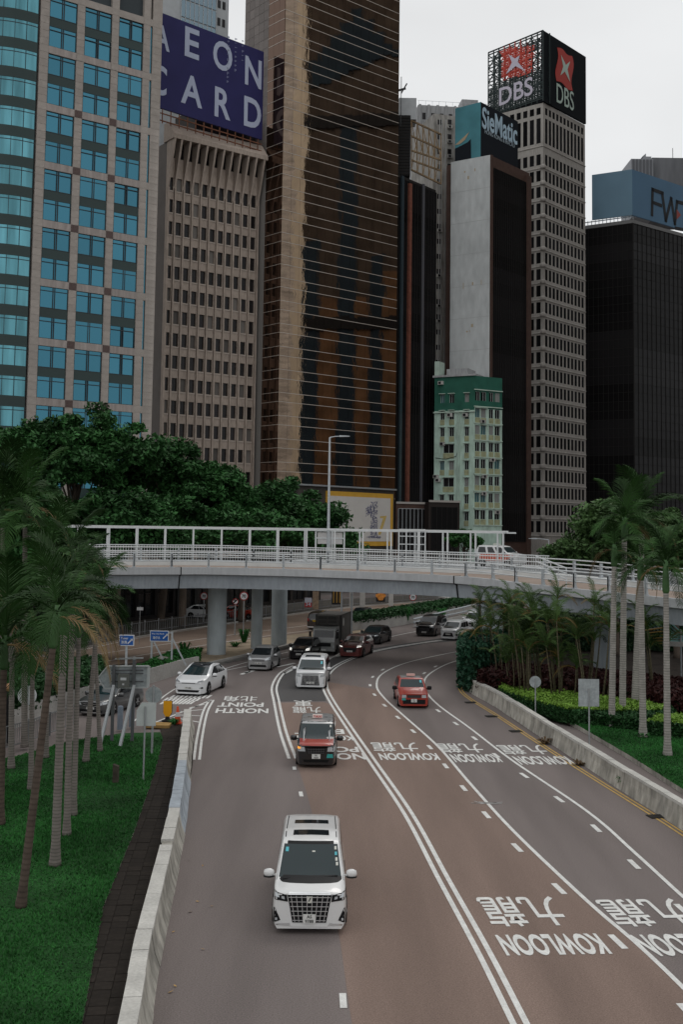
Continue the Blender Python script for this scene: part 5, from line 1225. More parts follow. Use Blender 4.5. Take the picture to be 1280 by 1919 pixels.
# ---- hedges, shrubs
def hedge(name, label, poly, z0, z1, mat_leaf, n, leaf, seed, core=(.012, .03, .012), bulge=.12, category='hedge', side=None):
    t = thing(name, label, category, (sum(p[0] for p in poly) / len(poly), sum(p[1] for p in poly) / len(poly), z0))
    mb = MB(); mb.prism([(p[0], p[1]) for p in poly], z0, z1 - .1); mb.build('core', M('hedge_core', core, .9), t)
    g = np.random.default_rng(seed); P = [Vector((p[0], p[1], 0)) for p in poly]; xs = [p.x for p in P]; ys = [p.y for p in P]
    x = g.uniform(min(xs), max(xs), n * 4); y = g.uniform(min(ys), max(ys), n * 4); k = inside(P, x, y); x, y = x[k][:n], y[k][:n]
    top = np.stack([x, y, z1 + g.normal(0, .05, len(x)) + .06 * np.sin(x * 2.3) * np.cos(y * 1.9)], 1)
    L = [(b - a).length for a, b in zip(P, P[1:] + P[:1])]; sd = []
    for (a, b), l_ in zip(zip(P, P[1:] + P[:1]), L):
        m = int(n * .9 * l_ * (z1 - z0) / (sum(L) * (z1 - z0)) ); tt = g.uniform(0, 1, m); nn = Vector((b.y - a.y, a.x - b.x, 0)).normalized()
        o_ = g.uniform(-.12, bulge, m); sd.append(np.stack([a.x + (b.x - a.x) * tt + nn.x * o_, a.y + (b.y - a.y) * tt + nn.y * o_, g.uniform(z0, z1, m)], 1))
    if side is not None:  # darker side leaves paint the shade on the hedge faces
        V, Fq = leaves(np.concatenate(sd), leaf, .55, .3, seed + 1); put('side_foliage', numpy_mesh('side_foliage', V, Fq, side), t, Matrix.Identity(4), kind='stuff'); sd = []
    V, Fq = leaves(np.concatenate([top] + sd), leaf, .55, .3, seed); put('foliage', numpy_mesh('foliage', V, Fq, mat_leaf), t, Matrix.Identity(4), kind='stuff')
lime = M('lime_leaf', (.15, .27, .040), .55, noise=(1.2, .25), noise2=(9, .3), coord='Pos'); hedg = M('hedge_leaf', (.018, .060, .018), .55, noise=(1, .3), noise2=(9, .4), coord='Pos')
redl_ = M('dark_red_leaf', (.034, .011, .010), .55, noise=(.8, .4), noise2=(6, .5), coord='Pos')
g2 = lambda x, y, z: tuple(G(x, y, z)[:2])
hedge('clipped_hedge', 'shaded front face of the lime hedge, shade put in as dark leaves', [g2(*p, .2) for p in [(925, 1293), (960, 1308), (1000, 1332), (1050, 1350), (1090, 1358), (1200, 1368), (1262, 1362), (1262, 1345), (1100, 1335), (1000, 1312), (950, 1296)]], .15, .80, hedg, 16000, .10, 51)  # dark leaves paint the shaded front of the lime hedge
hedge('clipped_hedge', 'bright lime green clipped hedge, its sides leafed dark for their shade', [g2(*p, .9) for p in [(935, 1290), (955, 1298), (1000, 1313), (1060, 1328), (1150, 1333), (1244, 1331), (1247, 1325), (1190, 1306), (1080, 1295), (985, 1286), (945, 1284)]], .2, .92, lime, 26000, .10, 52, core=(.014, .04, .014), bulge=.02, side=hedg)
hedge('clipped_hedge', 'lime green clipped hedge at the right picture edge, sides leafed dark for shade', [g2(*p, .85) for p in [(1212, 1352), (1300, 1358), (1420, 1366), (1420, 1338), (1300, 1338), (1235, 1342)]], .15, .88, lime, 14000, .10, 53, core=(.014, .04, .014), side=hedg)
hedge('red_shrub_bed', 'long bed of dark red leaved shrubs below the areca palms', [g2(*p, 1.5) for p in [(903, 1258), (960, 1268), (1080, 1280), (1210, 1292), (1330, 1310), (1440, 1290), (1200, 1262), (1000, 1245), (915, 1240)]], .3, 1.5, redl_, 16000, .15, 54, core=(.02, .008, .008), bulge=.3, category='shrubs')
hedge('ivy_shrub', 'tall dark green leafy shrub at the end of the right concrete wall', [g2(*p, 0) for p in [(868, 1292), (890, 1300), (935, 1288), (940, 1262), (872, 1268)]], .1, 3.0, M('ivy_leaf', (.018, .062, .034), .5, noise=(1, .3), noise2=(5, .45), coord='Pos'), 5500, .17, 55, bulge=.4, category='shrub')
hedge('planter_hedge', 'dark hedge growing above the beige planter wall', [(p.x, p.y + .35) for p in iw3] + [(p.x - 1.2, p.y + 2.6) for p in reversed(iw3)], .9, 1.65, hedg, 9000, .16, 56, bulge=.35)
hedge('strip_hedge', 'dark hedge between the slip road wall and the far carriageway', [(p.x - .1, p.y + .5) for p in iw if p.x < -13.5] + [tuple(G(*p)[:2]) for p in [(190, 1280), (120, 1285), (0, 1302), (-60, 1320)]], .6, 1.7, hedg, 9000, .13, 57, bulge=.2)
hedge('ground_cover', 'low green plants on the planted strip below the blue direction signs', [(p.x - .1, p.y + .5) for p in iw if p.x > -13.2] + [tuple(G(*p)[:2]) for p in [(372, 1246), (330, 1244), (290, 1262)]], .6, 1.05, M('grass_blade', (.022, .085, .022), .7), 3500, .12, 58, category='plants')
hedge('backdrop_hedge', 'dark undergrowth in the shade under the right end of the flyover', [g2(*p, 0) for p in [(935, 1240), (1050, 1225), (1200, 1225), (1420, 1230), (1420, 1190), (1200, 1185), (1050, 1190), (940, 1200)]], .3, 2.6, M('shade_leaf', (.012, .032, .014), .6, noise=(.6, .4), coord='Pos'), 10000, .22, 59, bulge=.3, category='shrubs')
def tuft(label, p, r, h, n, seed, mat=None, cat='plant'):
    g = random.Random(seed); mb = MB()
    for k in range(n):
        a = g.uniform(0, 6.28); l_ = g.uniform(.3, 1); c = Vector((math.cos(a), math.sin(a), 0)); b = c * r * .25 * g.random(); m_ = b + c * r * .5 * l_ + Vector((0, 0, h * l_)); e = m_ + c * r * .5 * l_ + Vector((0, 0, -h * .25)); s_ = Vector((-c.y, c.x, 0)) * .025
        mb.add([p + b - s_, p + b + s_, p + m_ + s_ * 1.6, p + m_ - s_ * 1.6, p + e], [(0, 1, 2, 3), (3, 2, 4)])
    mb.build('grass_tuft', mat or M('grass_blade', (.02, .08, .02)), None, label=label, category=cat)
tuft('grass tuft around the foot of a tall palm on the right lawn', G(1206, 1381, .2), .55, .25, 60, 1)
tuft('weed growing at the foot of the right concrete wall', G(1172, 1478), .4, .5, 50, 2)
tuft('dry weed in the gutter by the yellow lines, middle of the right wall', G(1022, 1394), .5, .3, 40, 3, M('dry_weed', (.10, .065, .035), .8))
tuft('dry weed patch in the gutter halfway along the right wall', G(1088, 1434), .5, .22, 40, 4, M('dry_weed', (.10, .065, .035), .8))
tuft('weed on the island at the foot of the nearest pier', G(372, 1226, .2), .5, .55, 60, 5); tuft('small shrub left of the nearest pier', G(345, 1225, .2), .7, .9, 80, 6)
tuft('small bush on the island between the nearest and middle piers', G(457, 1204, .2), .7, 1.2, 120, 7); tuft('weeds on the island right of the nearest pier', G(440, 1212, .2), .7, .4, 80, 8)
tuft('small shrub at the bend of the planter wall under the flyover', G(760, 1166, .2), .9, 1.7, 160, 9); tuft('leafy bush beside the sloping rail behind the black people carrier', G(828, 1160, .2), .9, 1.3, 140, 10)
tuft('weeds at the foot of the traffic cone', G(325, 1358, .06), .35, .3, 60, 11)
# ================================================================== VEHICLES
def paintm(name, col, rough=.28, metal=0.0): return M(name, col, rough, metal, coat=.6, spec=.5, noise=(40, .02))
glass = M('car_glass', (.010, .013, .015), .05, 0, spec=.5); glass_t = M('windscreen_glass', (.012, .024, .027), .05, 0, spec=.55)
tyre_m = M('tyre_rubber', (.014, .014, .014), .85); rim_m = M('alloy_rim', (.32, .32, .33), .35, .8); blkp = M('black_trim', (.008, .008, .009), .5, spec=.2); chrome = M('chrome', (.78, .79, .80), .28, .75)
lampm = M('lamp_lens', (.50, .53, .55), .12, .3); lampw = M('lit_headlamp', (.7, .72, .72), .2, emit=((1, .97, .9), .7)); amber = M('amber_indicator', (.75, .28, .03), .3, emit=((1, .4, .05), .8)); redl2 = M('tail_lamp', (.30, .015, .015), .2)
platew = M('plate_white', (.60, .60, .58), .5); platey = M('plate_yellow', (.62, .42, .03), .5); platek = M('plate_lettering', (.015, .015, .015), .5); sticker = M('windscreen_sticker', (.10, .42, .48), .5); stickw = M('pale_sticker', (.55, .55, .50), .5)
def lerp1(xs, ys, x): return float(np.interp(x, xs, ys))
class Car:
    def __init__(s, name, label, cat, front, yaw, L, W, top, belt, roof, paint, zb=.15, tumble=.15, rf=.5, nose=.16, group='cars on the road', taper=.0, rr=.35):
        s.L, s.W, s.belt, s.roof = L, W, belt, roof; s.zb = zb
        s.t = thing(name, label, cat, front, group, yaw); s.m = WM[s.t]
        ty = [p[0] for p in top]; tz = [p[1] for p in top]
        ys = sorted(set([0, .02, .06, .12, .2, .3, .45, .6] + [round(x, 3) for x in np.linspace(.75, L - .6, 22)] + [L - .45, L - .3, L - .18, L - .1, L - .04, L] + [y for y in ty]))
        V = []; n = 0
        for y in ys:
            zt = lerp1(ty, tz, y); zt = (zt + .25 * lerp1(ty, tz, min(L, y + .1)) + .25 * lerp1(ty, tz, max(0, y - .1))) / 1.5
            pf = max(0, 1 - y / rf); pr = max(0, 1 - (L - y) / rr); hw = W / 2 * (1 - nose * pf ** 2.2 - .10 * pr ** 2.2)
            be = min(belt, zt - .05); t = min(1, max(0, (zt - belt) / (roof - belt))) if zt > belt else 0
            hg = hw * (.965 - tumble * t); mid = zb + (be - zb) * .52; bot = zb + (.10 if 0 else 0) + .14 * max(0, 1 - y / .35) * 0
            half = [(0, bot), (hw * .92, bot), (hw * .975, bot + .08), (hw * .995, mid), (hw * .985, mid + (be - mid) * .55), (hw * .955, be), (hg + (hw * .955 - hg) * .45, be + (zt - be) * .5), (hg, zt - .07 - .03 * t), (hg * .93, zt - .018), (hg * .55, zt + .012), (0, zt + .02)]
            ring = half + [(-x, z) for x, z in reversed(half[1:-1])]; n = len(ring); V += [(x, y, z) for x, z in ring]
        F = []
        for i in range(len(ys) - 1):
            for k in range(n): k2 = (k + 1) % n; F.append((i * n + k, (i + 1) * n + k, (i + 1) * n + k2, i * n + k2))
        # caps as strips between mirrored points
        hn = 10
        for base in (0, (len(ys) - 1) * n):
            for k in range(hn):
                a, b = k, k + 1; c, d = (n - k - 1) % n if k + 1 < hn else hn, (n - k) % n
                a_, b_ = base + k, base + k + 1; d_ = base + ((n - k) % n); c_ = base + ((n - k - 1) % n)
                f = [a_, b_, c_, d_]; f2 = []
                for q in f:
                    if q not in f2: f2.append(q)
                if len(f2) > 2: F.append(tuple(f2))
        mb = MB(); mb.add(V, F); me = mb.mesh('body', paint, True); mb.fixn(me); me.set_sharp_from_angle(angle=math.radians(38))
        s.body = put('body', me, s.t, s.m); s.bvh = BVHTree.FromPolygons([Vector(v) for v in V], F); s.paint = paint
    def patch(s, name, quad, d, mat, nu=6, nv=3, off=.008, smooth=True, parent=None, th=0.0, **kw):
        """quad: 4 corners in the two axes across direction d ('f' front x,z; 'r' rear x,z; 'L' x<0 side y,z; 'R' x>0 side y,z; 't' top x,y)"""
        vs = []
        for j in range(nv + 1):
            for i in range(nu + 1):
                a = Vector(quad[0]).lerp(Vector(quad[1]), i / nu); b = Vector(quad[3]).lerp(Vector(quad[2]), i / nu); p = a.lerp(b, j / nv)
                if d == 'f': o, r = Vector((p[0], -1, p[1])), Vector((0, 1, 0))
                elif d == 'r': o, r = Vector((p[0], s.L + 1, p[1])), Vector((0, -1, 0))
                elif d == 'L': o, r = Vector((-3, p[0], p[1])), Vector((1, 0, 0))
                elif d == 'R': o, r = Vector((3, p[0], p[1])), Vector((-1, 0, 0))
                else: o, r = Vector((p[0], p[1], 5)), Vector((0, 0, -1))
                h = s.bvh.ray_cast(o, r)
                if h[0] is None: h = s.bvh.find_nearest(o + r * (1.2 if d in 'fr' else 2.2))
                nn = h[1]; 
                if nn.dot(r) > 0: nn = -nn
                vs.append(h[0] + nn * off)
        fs = [(j * (nu + 1) + i, j * (nu + 1) + i + 1, (j + 1) * (nu + 1) + i + 1, (j + 1) * (nu + 1) + i) for j in range(nv) for i in range(nu)]
        mb = MB(); mb.add(vs, fs); me = mb.mesh(name, mat, smooth); return put(name, me, parent or s.t, s.m, **kw)
    def both(s, name, quad, mat, **kw):
        s.patch(name, quad, 'R', mat, **kw); s.patch(name, quad, 'L', mat, **kw)
    def mirr2(s, name, quad, d, mat, **kw):
        s.patch(name, quad, d, mat, **kw); s.patch(name, [(-x, z) for x, z in quad], d, mat, **kw)
    def box(s, name, x0, x1, y0, y1, z0, z1, mat, parent=None):
        mb = MB(); mb.box(x0, x1, y0, y1, z0, z1); me = mb.mesh(name, mat); return put(name, me, parent or s.t, s.m)
    def wheels(s, yf, yr, r=.33, w=.21, rim=None):
        mb = MB(); mb.lathe([(r * .62, -w / 2), (r * .93, -w / 2), (r, -w * .3), (r, w * .3), (r * .93, w / 2), (r * .62, w / 2)], 24); tm = mb.mesh('tyre', tyre_m, True)
        mb = MB(); mb.lathe([(r * .12, w * .42), (r * .60, w * .40), (r * .64, w * .50), (r * .64, 0)], 24)
        for k in range(5):
            a = k * 1.2566; mb.bar((0, 0, w * .47), (r * .62 * math.cos(a), r * .62 * math.sin(a), w * .47), .07, .03, 0)
        rm = mb.mesh('rim', rim or rim_m)
        dm = MB(); dm.lathe([(r * .58, w * .36), (r * .58, w * .37)], 20)
        for y in (yf, yr):
            for sx in (-1, 1):
                h = s.bvh.ray_cast(Vector((sx * 3, y, r + .15)), Vector((-sx, 0, 0))); x = abs(h[0].x) if h[0] is not None else s.W / 2
                s.arch(y, r, sx)
                m = s.m @ Matrix.Translation((sx * (x - w / 2 + .035), y, r)) @ Matrix.Rotation(math.pi / 2 * sx, 4, 'Y')
                o = put('wheel', tm, s.t, m); put('rim', rm, o, m)
    def arch(s, y, r, sx):
        vs = []; n = 18; R_ = r * 1.16
        for k in range(n + 1):
            a = math.pi * k / n - .25 + (.5 * k / n); p = (y + R_ * math.cos(a), max(s.zb + .005, r + R_ * math.sin(a)))
            h = s.bvh.ray_cast(Vector((sx * 3, p[0], min(p[1], s.belt - .05))), Vector((-sx, 0, 0)))
            q = h[0] if h[0] is not None else Vector((sx * s.W / 2, p[0], p[1])); vs.append((q.x + sx * .006, p[0], p[1]))
        h = s.bvh.ray_cast(Vector((sx * 3, y, r)), Vector((-sx, 0, 0))); q = h[0] if h[0] is not None else Vector((sx * s.W / 2, 0, 0))
        vs.append((q.x + sx * .006, y, s.zb + .01)); mb = MB(); mb.add(vs, [(k, k + 1, n + 1) for k in range(n)]); put('wheel_arch', mb.mesh('wheel_arch', blkp), s.t, s.m)
    def mirrors(s, y, z, mat, x=None):
        for sx in (-1, 1):
            h = s.bvh.ray_cast(Vector((sx * 3, y + .1, z)), Vector((-sx, 0, 0))); xx = abs(h[0].x) if h[0] is not None else s.W / 2
            mb = MB(); mb.lathe([(.03, -.1), (.09, -.08), (.115, 0), (.10, .08), (.04, .11)], 10); a = np.array(mb.v); a[:, 0] *= 1.25; a[:, 1] *= .75
            mb.v = [tuple(q) for q in (a + np.array([sx * (xx + .19), y, z])).tolist()]; mb.bar((sx * (xx - .02), y + .03, z - .06), (sx * (xx + .14), y + .01, z - .04), .05)
            o = put('wing_mirror', mb.mesh('wing_mirror', mat, True), s.t, s.m)
            mb = MB(); mb.lathe([(.05, -.02), (.115, 0), (.118, .03), (.06, .045)], 10); a = np.array(mb.v); a[:, 0] *= 1.22; a[:, 1] *= .8; mb.v = [tuple(q) for q in (a * np.array([1, 1, 1]) + np.array([sx * (xx + .19), y, z - .095])).tolist()]; put('mirror_base', mb.mesh('mirror_base', blkp, True), o, s.m)
    def plate(s, text, z, rear=False, mat=None, lines=None, w=.36, h=.12, y=None):
        yy = y
        if yy is None:
            hit = s.bvh.ray_cast(Vector((0, s.L + 1 if rear else -1, z)), Vector((0, -1 if rear else 1, 0)))[0]; yy = hit.y if hit is not None else (s.L if rear else 0)
        sg_ = 1 if rear else -1; o = s.box('number_plate', -w / 2, w / 2, yy + sg_ * .03, yy + sg_ * .012, z - h / 2, z + h / 2, mat or platew)
        for k, ln in enumerate(text):
            hh = h * .72 / len(text); zc = z + h * .5 - (k + .5) * h / len(text); me = text_mesh(ln, None, hh, 0, .02, platek, 'plate_lettering')
            xs_ = [v.co.x for v in me.vertices]; k_ = min(1, w * .86 / (max(xs_) - min(xs_))); me.transform(Matrix.Scale(k_, 4, (1, 0, 0)))
            put('plate_lettering', me, o, s.m @ Matrix.Translation((0, yy + sg_ * .034, zc)) @ (Matrix.Rotation(math.pi, 4, 'Z') if rear else Matrix.Identity(4)) @ UP)
    def std_glass(s, ws, side, rw=None, gm=None, ymid=None):
        """ws: (z0,z1,x0,x1) of the windscreen seen from the front; side: list of quads (y,z)"""
        z0, z1, x0, x1 = ws; s.patch('windscreen', [(-x0, z0), (x0, z0), (x1, z1), (-x1, z1)], 'f', gm or glass_t, 10, 6)
        for q in side: s.both('side_window', q, glass, nu=5, nv=3)
        if rw: z0, z1, x0, x1 = rw; s.patch('rear_window', [(x0, z0), (-x0, z0), (-x1, z1), (x1, z1)], 'r', glass, 8, 4)
def side_quads(yA, yB, yC, yD, z0, z1, n, gap=.05):
    """glasshouse between lower edge yA..yB and upper edge yC..yD cut into n panes"""
    out = []
    for k in range(n):
        a = k / n; b = (k + 1) / n; g_ = gap / 2 if k else 0; h_ = gap / 2 if k < n - 1 else 0
        out.append([(yA + (yB - yA) * a + g_, z0), (yA + (yB - yA) * b - h_, z0), (yC + (yD - yC) * b - h_, z1), (yC + (yD - yC) * a + g_, z1)])
    return out
def grille_bars(c, x0, x1, z0, z1, nh, nv, mat, back=blkp, w=.016, tapered=0.0, name='grille', off=.012):
    g_ = c.patch(name, [(-x0, z0), (x0, z0), (x1, z1), (-x1, z1)], 'f', back, 6, 4, off)
    mb = MB()
    def hit(x, z):
        h = c.bvh.ray_cast(Vector((x, -1, z)), Vector((0, 1, 0)))[0]; return Vector((x, (h.y if h is not None else 0) - off - .014, z))
    for k in range(nh):
        z = z0 + (z1 - z0) * (k + .5) / nh; xx = x0 + (x1 - x0) * (k + .5) / nh - .02; pts = [hit(-xx + 2 * xx * i / 6, z) for i in range(7)]
        for a, b in zip(pts, pts[1:]): mb.bar(a, b, w)
    for k in range(nv):
        f = (k + .5) / nv * 2 - 1; pts = [hit(f * (x0 + (x1 - x0) * t) * .97, z0 + (z1 - z0) * t) for t in (0.03, .35, .68, .97)]
        for a, b in zip(pts, pts[1:]): mb.bar(a, b, w)
    put('grille_bars', mb.mesh('grille_bars', mat), g_, c.m); return g_
R_ = math.radians
white = paintm('white_paint', (.66, .67, .68)); pearl = paintm('pearl_white_paint', (.64, .64, .635)); silver = paintm('silver_paint', (.36, .365, .37), .3, .5); blackp = paintm('black_paint', (.012, .012, .013), .2); dkred = paintm('dark_red_paint', (.10, .014, .012), .25); taxired = paintm('taxi_red', (.30, .024, .011), .3); dkgrey = paintm('dark_grey_paint', (.035, .037, .04), .25, .2); gunm = paintm('gunmetal_paint', (.085, .088, .09), .28, .4); brownp = paintm('dark_brown_paint', (.028, .016, .013), .25)
def mpv_top(L, H, hood=1.06, wsb=.72, wst=1.85, nose=.92): return [(0, nose), (.06, hood - .03), (wsb, hood + .10), (wst, H - .09), (wst + .7, H), (L - 1.0, H - .03), (L - .25, H - .16), (L - .10, belt_r(H)), (L, .95)]
def belt_r(H): return H * .62
def sedan_top(L, H, hood=.82, wsb=1.15, wst=2.05, rw=3.3, dk=4.1, nose=.66, tail=1.0): return [(0, nose), (.10, hood - .06), (wsb, hood + .12), (wst, H - .05), (wst + .45, H), (rw, H - .06), (dk, tail), (L - .15, tail - .05), (L, .72)]
def hatch_top(L, H, hood=.92, wsb=.95, wst=1.9, nose=.72): return [(0, nose), (.08, hood - .06), (wsb, hood + .12), (wst, H - .06), (wst + .5, H), (L - .7, H - .06), (L - .18, H * .66), (L, .72)]
# -- big white people carrier (nearest)
f = G(579, 1752); f.z = 0
c = Car('people_carrier', 'white people carrier with two sunroofs and a big chrome barred grille, nearest to the camera', 'people carrier', f, R_(.8), 4.92, 1.86, mpv_top(4.92, 1.93, 1.06, .68, 1.75, .98), 1.12, 1.93, pearl, nose=.065, rf=.34, tumble=.135)
c.std_glass((1.18, 1.76, .80, .70), side_quads(1.15, 4.5, 1.95, 4.35, 1.20, 1.70, 4), (1.2, 1.7, .72, .62))
c.patch('windscreen_surround', [(-.86, 1.12), (.86, 1.12), (.745, 1.82), (-.745, 1.82)], 'f', blkp, 10, 6, .003)
c.patch('sunroof', [(-.48, 2.02), (.48, 2.02), (.47, 2.36), (-.47, 2.36)], 't', glass, 6, 2); c.patch('sunroof', [(-.47, 3.02), (.47, 3.02), (.46, 3.42), (-.46, 3.42)], 't', glass, 6, 2)
for sx in (-1, 1): c.patch('roof_groove', [(sx * .665, 1.95), (sx * .69, 1.95), (sx * .66, 4.6), (sx * .635, 4.6)], 't', blkp, 1, 8, .004)
grille_bars(c, .42, .55, .30, .97, 6, 8, chrome, w=.014)
c.patch('grille_strip', [(-.54, .975), (.54, .975), (.50, 1.02), (-.50, 1.02)], 'f', chrome, 6, 1, .012)
c.mirr2('headlight', [(.54, .80), (.905, .86), (.91, 1.02), (.57, .97)], 'f', blkp, off=.012); c.mirr2('headlight_lens', [(.62, .86), (.70, .88), (.70, .94), (.63, .93)], 'f', lampm, off=.016, nu=2, nv=2); c.mirr2('headlight_lens', [(.75, .90), (.84, .93), (.85, 1.0), (.76, .97)], 'f', lampm, off=.016, nu=2, nv=2)
c.mirr2('fog_recess', [(.72, .36), (.88, .30), (.885, .66), (.86, .66)], 'f', blkp, off=.010); c.mirr2('fog_lamp', [(.80, .36), (.85, .36), (.85, .42), (.80, .42)], 'f', lampm, off=.017, nu=1, nv=1)
c.patch('bumper_strip', [(-.46, .205), (.46, .205), (.46, .27), (-.46, .27)], 'f', pearl, 6, 1, .02); c.mirr2('chrome_blade', [(.49, .225), (.90, .245), (.86, .27), (.50, .29)], 'f', chrome, off=.014, nu=5, nv=1)
c.patch('emblem', [(-.05, .78), (.05, .78), (.07, .94), (-.07, .94)], 'f', stickw, 2, 2, .036)
c.patch('emblem_mark', [(-.03, .82), (.0, .82), (.04, .91), (.01, .91)], 'f', platek, 1, 1, .040)
c.plate(['AS', '9788'], .40, w=.31, h=.22, y=-.02); c.wheels(.93, 3.93, .35); c.mirrors(1.02, 1.19, pearl)
mb = MB(); mb.bar((-.70, .62, 1.165), (.05, .72, 1.20), .03); mb.bar((.02, .64, 1.165), (.70, .74, 1.22), .03); put('wiper', mb.mesh('wiper', blkp), c.t, c.m)
for x, z in ((.62, 1.66), (.63, 1.56), (.645, 1.46), (.66, 1.38)): c.patch('windscreen_sticker', [(x, z), (x + .06, z), (x + .055, z + .06), (x, z + .06)], 'f', stickw if z != 1.56 else sticker, 1, 1, .014)
c.patch('windscreen_sticker', [(-.66, 1.62), (-.58, 1.62), (-.575, 1.70), (-.65, 1.70)], 'f', sticker, 1, 1, .014); c.patch('mirror_back', [(.04, 1.62), (.12, 1.62), (.12, 1.645), (.04, 1.645)], 'f', stickw, 1, 1, .012)
# -- comfort taxi, black front
f = G(592, 1440); f.z = 0
c = Car('taxi', 'tall taxi with a red bonnet, black nose and silver roof', 'taxi', f, 0.0, 4.4, 1.70, mpv_top(4.4, 1.75, 1.02, .80, 1.55, .90), 1.05, 1.75, blackp, nose=.14, tumble=.10)
c.std_glass((1.10, 1.60, .72, .66), side_quads(1.1, 4.0, 1.7, 3.9, 1.12, 1.56, 3), (1.1, 1.5, .66, .58))
c.patch('bonnet', [(-.70, .93), (.70, .93), (.73, 1.10), (-.73, 1.10)], 'f', taxired, 8, 6, .010); c.patch('roof', [(-.68, 1.5), (.68, 1.5), (.66, 4.1), (-.66, 4.1)], 't', silver, 6, 8, .008); c.patch('roof_front', [(-.66, 1.60), (.66, 1.60), (.62, 1.74), (-.62, 1.74)], 'f', silver, 6, 3, .009)
c.both('door', [(1.2, .42), (4.1, .42), (4.1, 1.08), (1.2, 1.08)], taxired, nu=6, nv=3, off=.006)
grille_bars(c, .36, .40, .60, .82, 3, 7, M('dark_chrome', (.16, .16, .17), .3, .8)); c.mirr2('headlight', [(.46, .70), (.77, .70), (.78, .90), (.50, .88)], 'f', lampm, off=.010); c.patch('indicator', [(-.78, .80), (-.66, .80), (-.66, .89), (-.78, .89)], 'f', amber, 2, 1, .015)
c.patch('badge', [(.44, .44), (.72, .44), (.70, .60), (.47, .60)], 'f', M('teal_sticker', (.04, .30, .28), .5), 3, 2, .012); c.patch('intake', [(-.5, .25), (.5, .25), (.55, .36), (-.55, .36)], 'f', M('black_mesh', (.006, .006, .006), .7), 6, 1, .008)
c.plate(['NL', '4264'], .50, w=.36, h=.19, y=-.01); c.wheels(.82, 3.55, .33); c.mirrors(1.05, 1.08, blackp)
o = c.box('taxi_sign', -.22, .22, 1.95, 2.12, 1.76, 1.90, M('taxi_sign_white', (.72, .60, .55), .5)); put('taxi_lettering', text_mesh('TAXI', .36, .09, .01, .02, M('taxi_lettering_red', (.5, .03, .03), .5)), o, c.m @ Matrix.Translation((0, 1.945, 1.83)) @ UP)
c.patch('windscreen_sticker', [(.55, 1.48), (.63, 1.48), (.62, 1.56), (.55, 1.56)], 'f', stickw, 1, 1, .014)
# -- red saloon taxi
f = G(776, 1328); f.z = 0
c = Car('taxi', 'red saloon taxi with a silver roof and a roof sign in the middle lane', 'taxi', f, R_(1.5), 4.6, 1.72, sedan_top(4.6, 1.50, .86, 1.25, 1.85, 3.3, 3.9, .80), .93, 1.50, taxired, nose=.10, rf=.3, tumble=.13)
c.std_glass((1.02, 1.40, .70, .60), side_quads(1.4, 3.7, 1.95, 3.2, 1.0, 1.36, 2), (1.02, 1.36, .66, .56))
c.patch('roof', [(-.60, 1.95), (.60, 1.95), (.58, 3.2), (-.58, 3.2)], 't', silver, 6, 4, .008); grille_bars(c, .38, .38, .60, .74, 3, 0, M('dark_chrome', (.16, .16, .17))); c.mirr2('headlight', [(.44, .60), (.78, .60), (.78, .76), (.44, .76)], 'f', lampm, off=.010, nu=3)
c.patch('bumper', [(-.8, .26), (.8, .26), (.8, .50), (-.8, .50)], 'f', blkp, 8, 2, .014); c.patch('badge', [(-.70, .46), (-.46, .46), (-.48, .58), (-.68, .58)], 'f', M('teal_sticker', (.04, .3, .28)), 2, 2, .018); c.plate(['KC', '519'], .45, w=.32, h=.18, y=-.02)
c.wheels(.8, 3.6, .31); c.mirrors(1.35, .98, blkp); c.patch('windscreen_sticker', [(.46, 1.24), (.58, 1.24), (.57, 1.36), (.46, 1.36)], 'f', sticker, 1, 1, .014)
o = c.box('taxi_sign', -.24, .24, 2.15, 2.33, 1.54, 1.66, M('taxi_sign_pink', (.62, .38, .34), .5))
# -- second white people carrier, huge black grille
f = G(581, 1292); f.z = 0
c = Car('people_carrier', 'white people carrier with a full height black grille between double white lines', 'people carrier', f, R_(-3), 5.2, 1.93, mpv_top(5.2, 1.83, 1.10, .72, 1.75, 1.02), 1.10, 1.83, white, nose=.09, rf=.35, tumble=.13)
c.std_glass((1.16, 1.66, .82, .72), side_quads(1.2, 4.8, 1.95, 4.6, 1.17, 1.62, 4), (1.15, 1.6, .72, .62)); c.patch('sunroof', [(-.5, 2.0), (.5, 2.0), (.48, 2.5), (-.48, 2.5)], 't', glass, 6, 2)
grille_bars(c, .58, .50, .26, .86, 0, 13, chrome, w=.018); c.patch('grille_strip', [(-.52, .90), (.52, .90), (.52, .93), (-.52, .93)], 'f', blkp, 6, 1, .01); c.mirr2('headlight', [(.60, .76), (.90, .80), (.90, .98), (.66, .92)], 'f', lampm, off=.010); c.mirr2('lamp_strip', [(.80, .36), (.86, .36), (.88, .76), (.83, .76)], 'f', lampm, off=.011, nu=1)
c.plate(['HT 365'], .42, w=.46, h=.12, y=-.02); c.wheels(.95, 4.05, .35); c.mirrors(1.12, 1.16, white); c.patch('windscreen_sticker', [(.56, 1.44), (.68, 1.44), (.66, 1.58), (.56, 1.58)], 'f', sticker, 1, 1, .014)
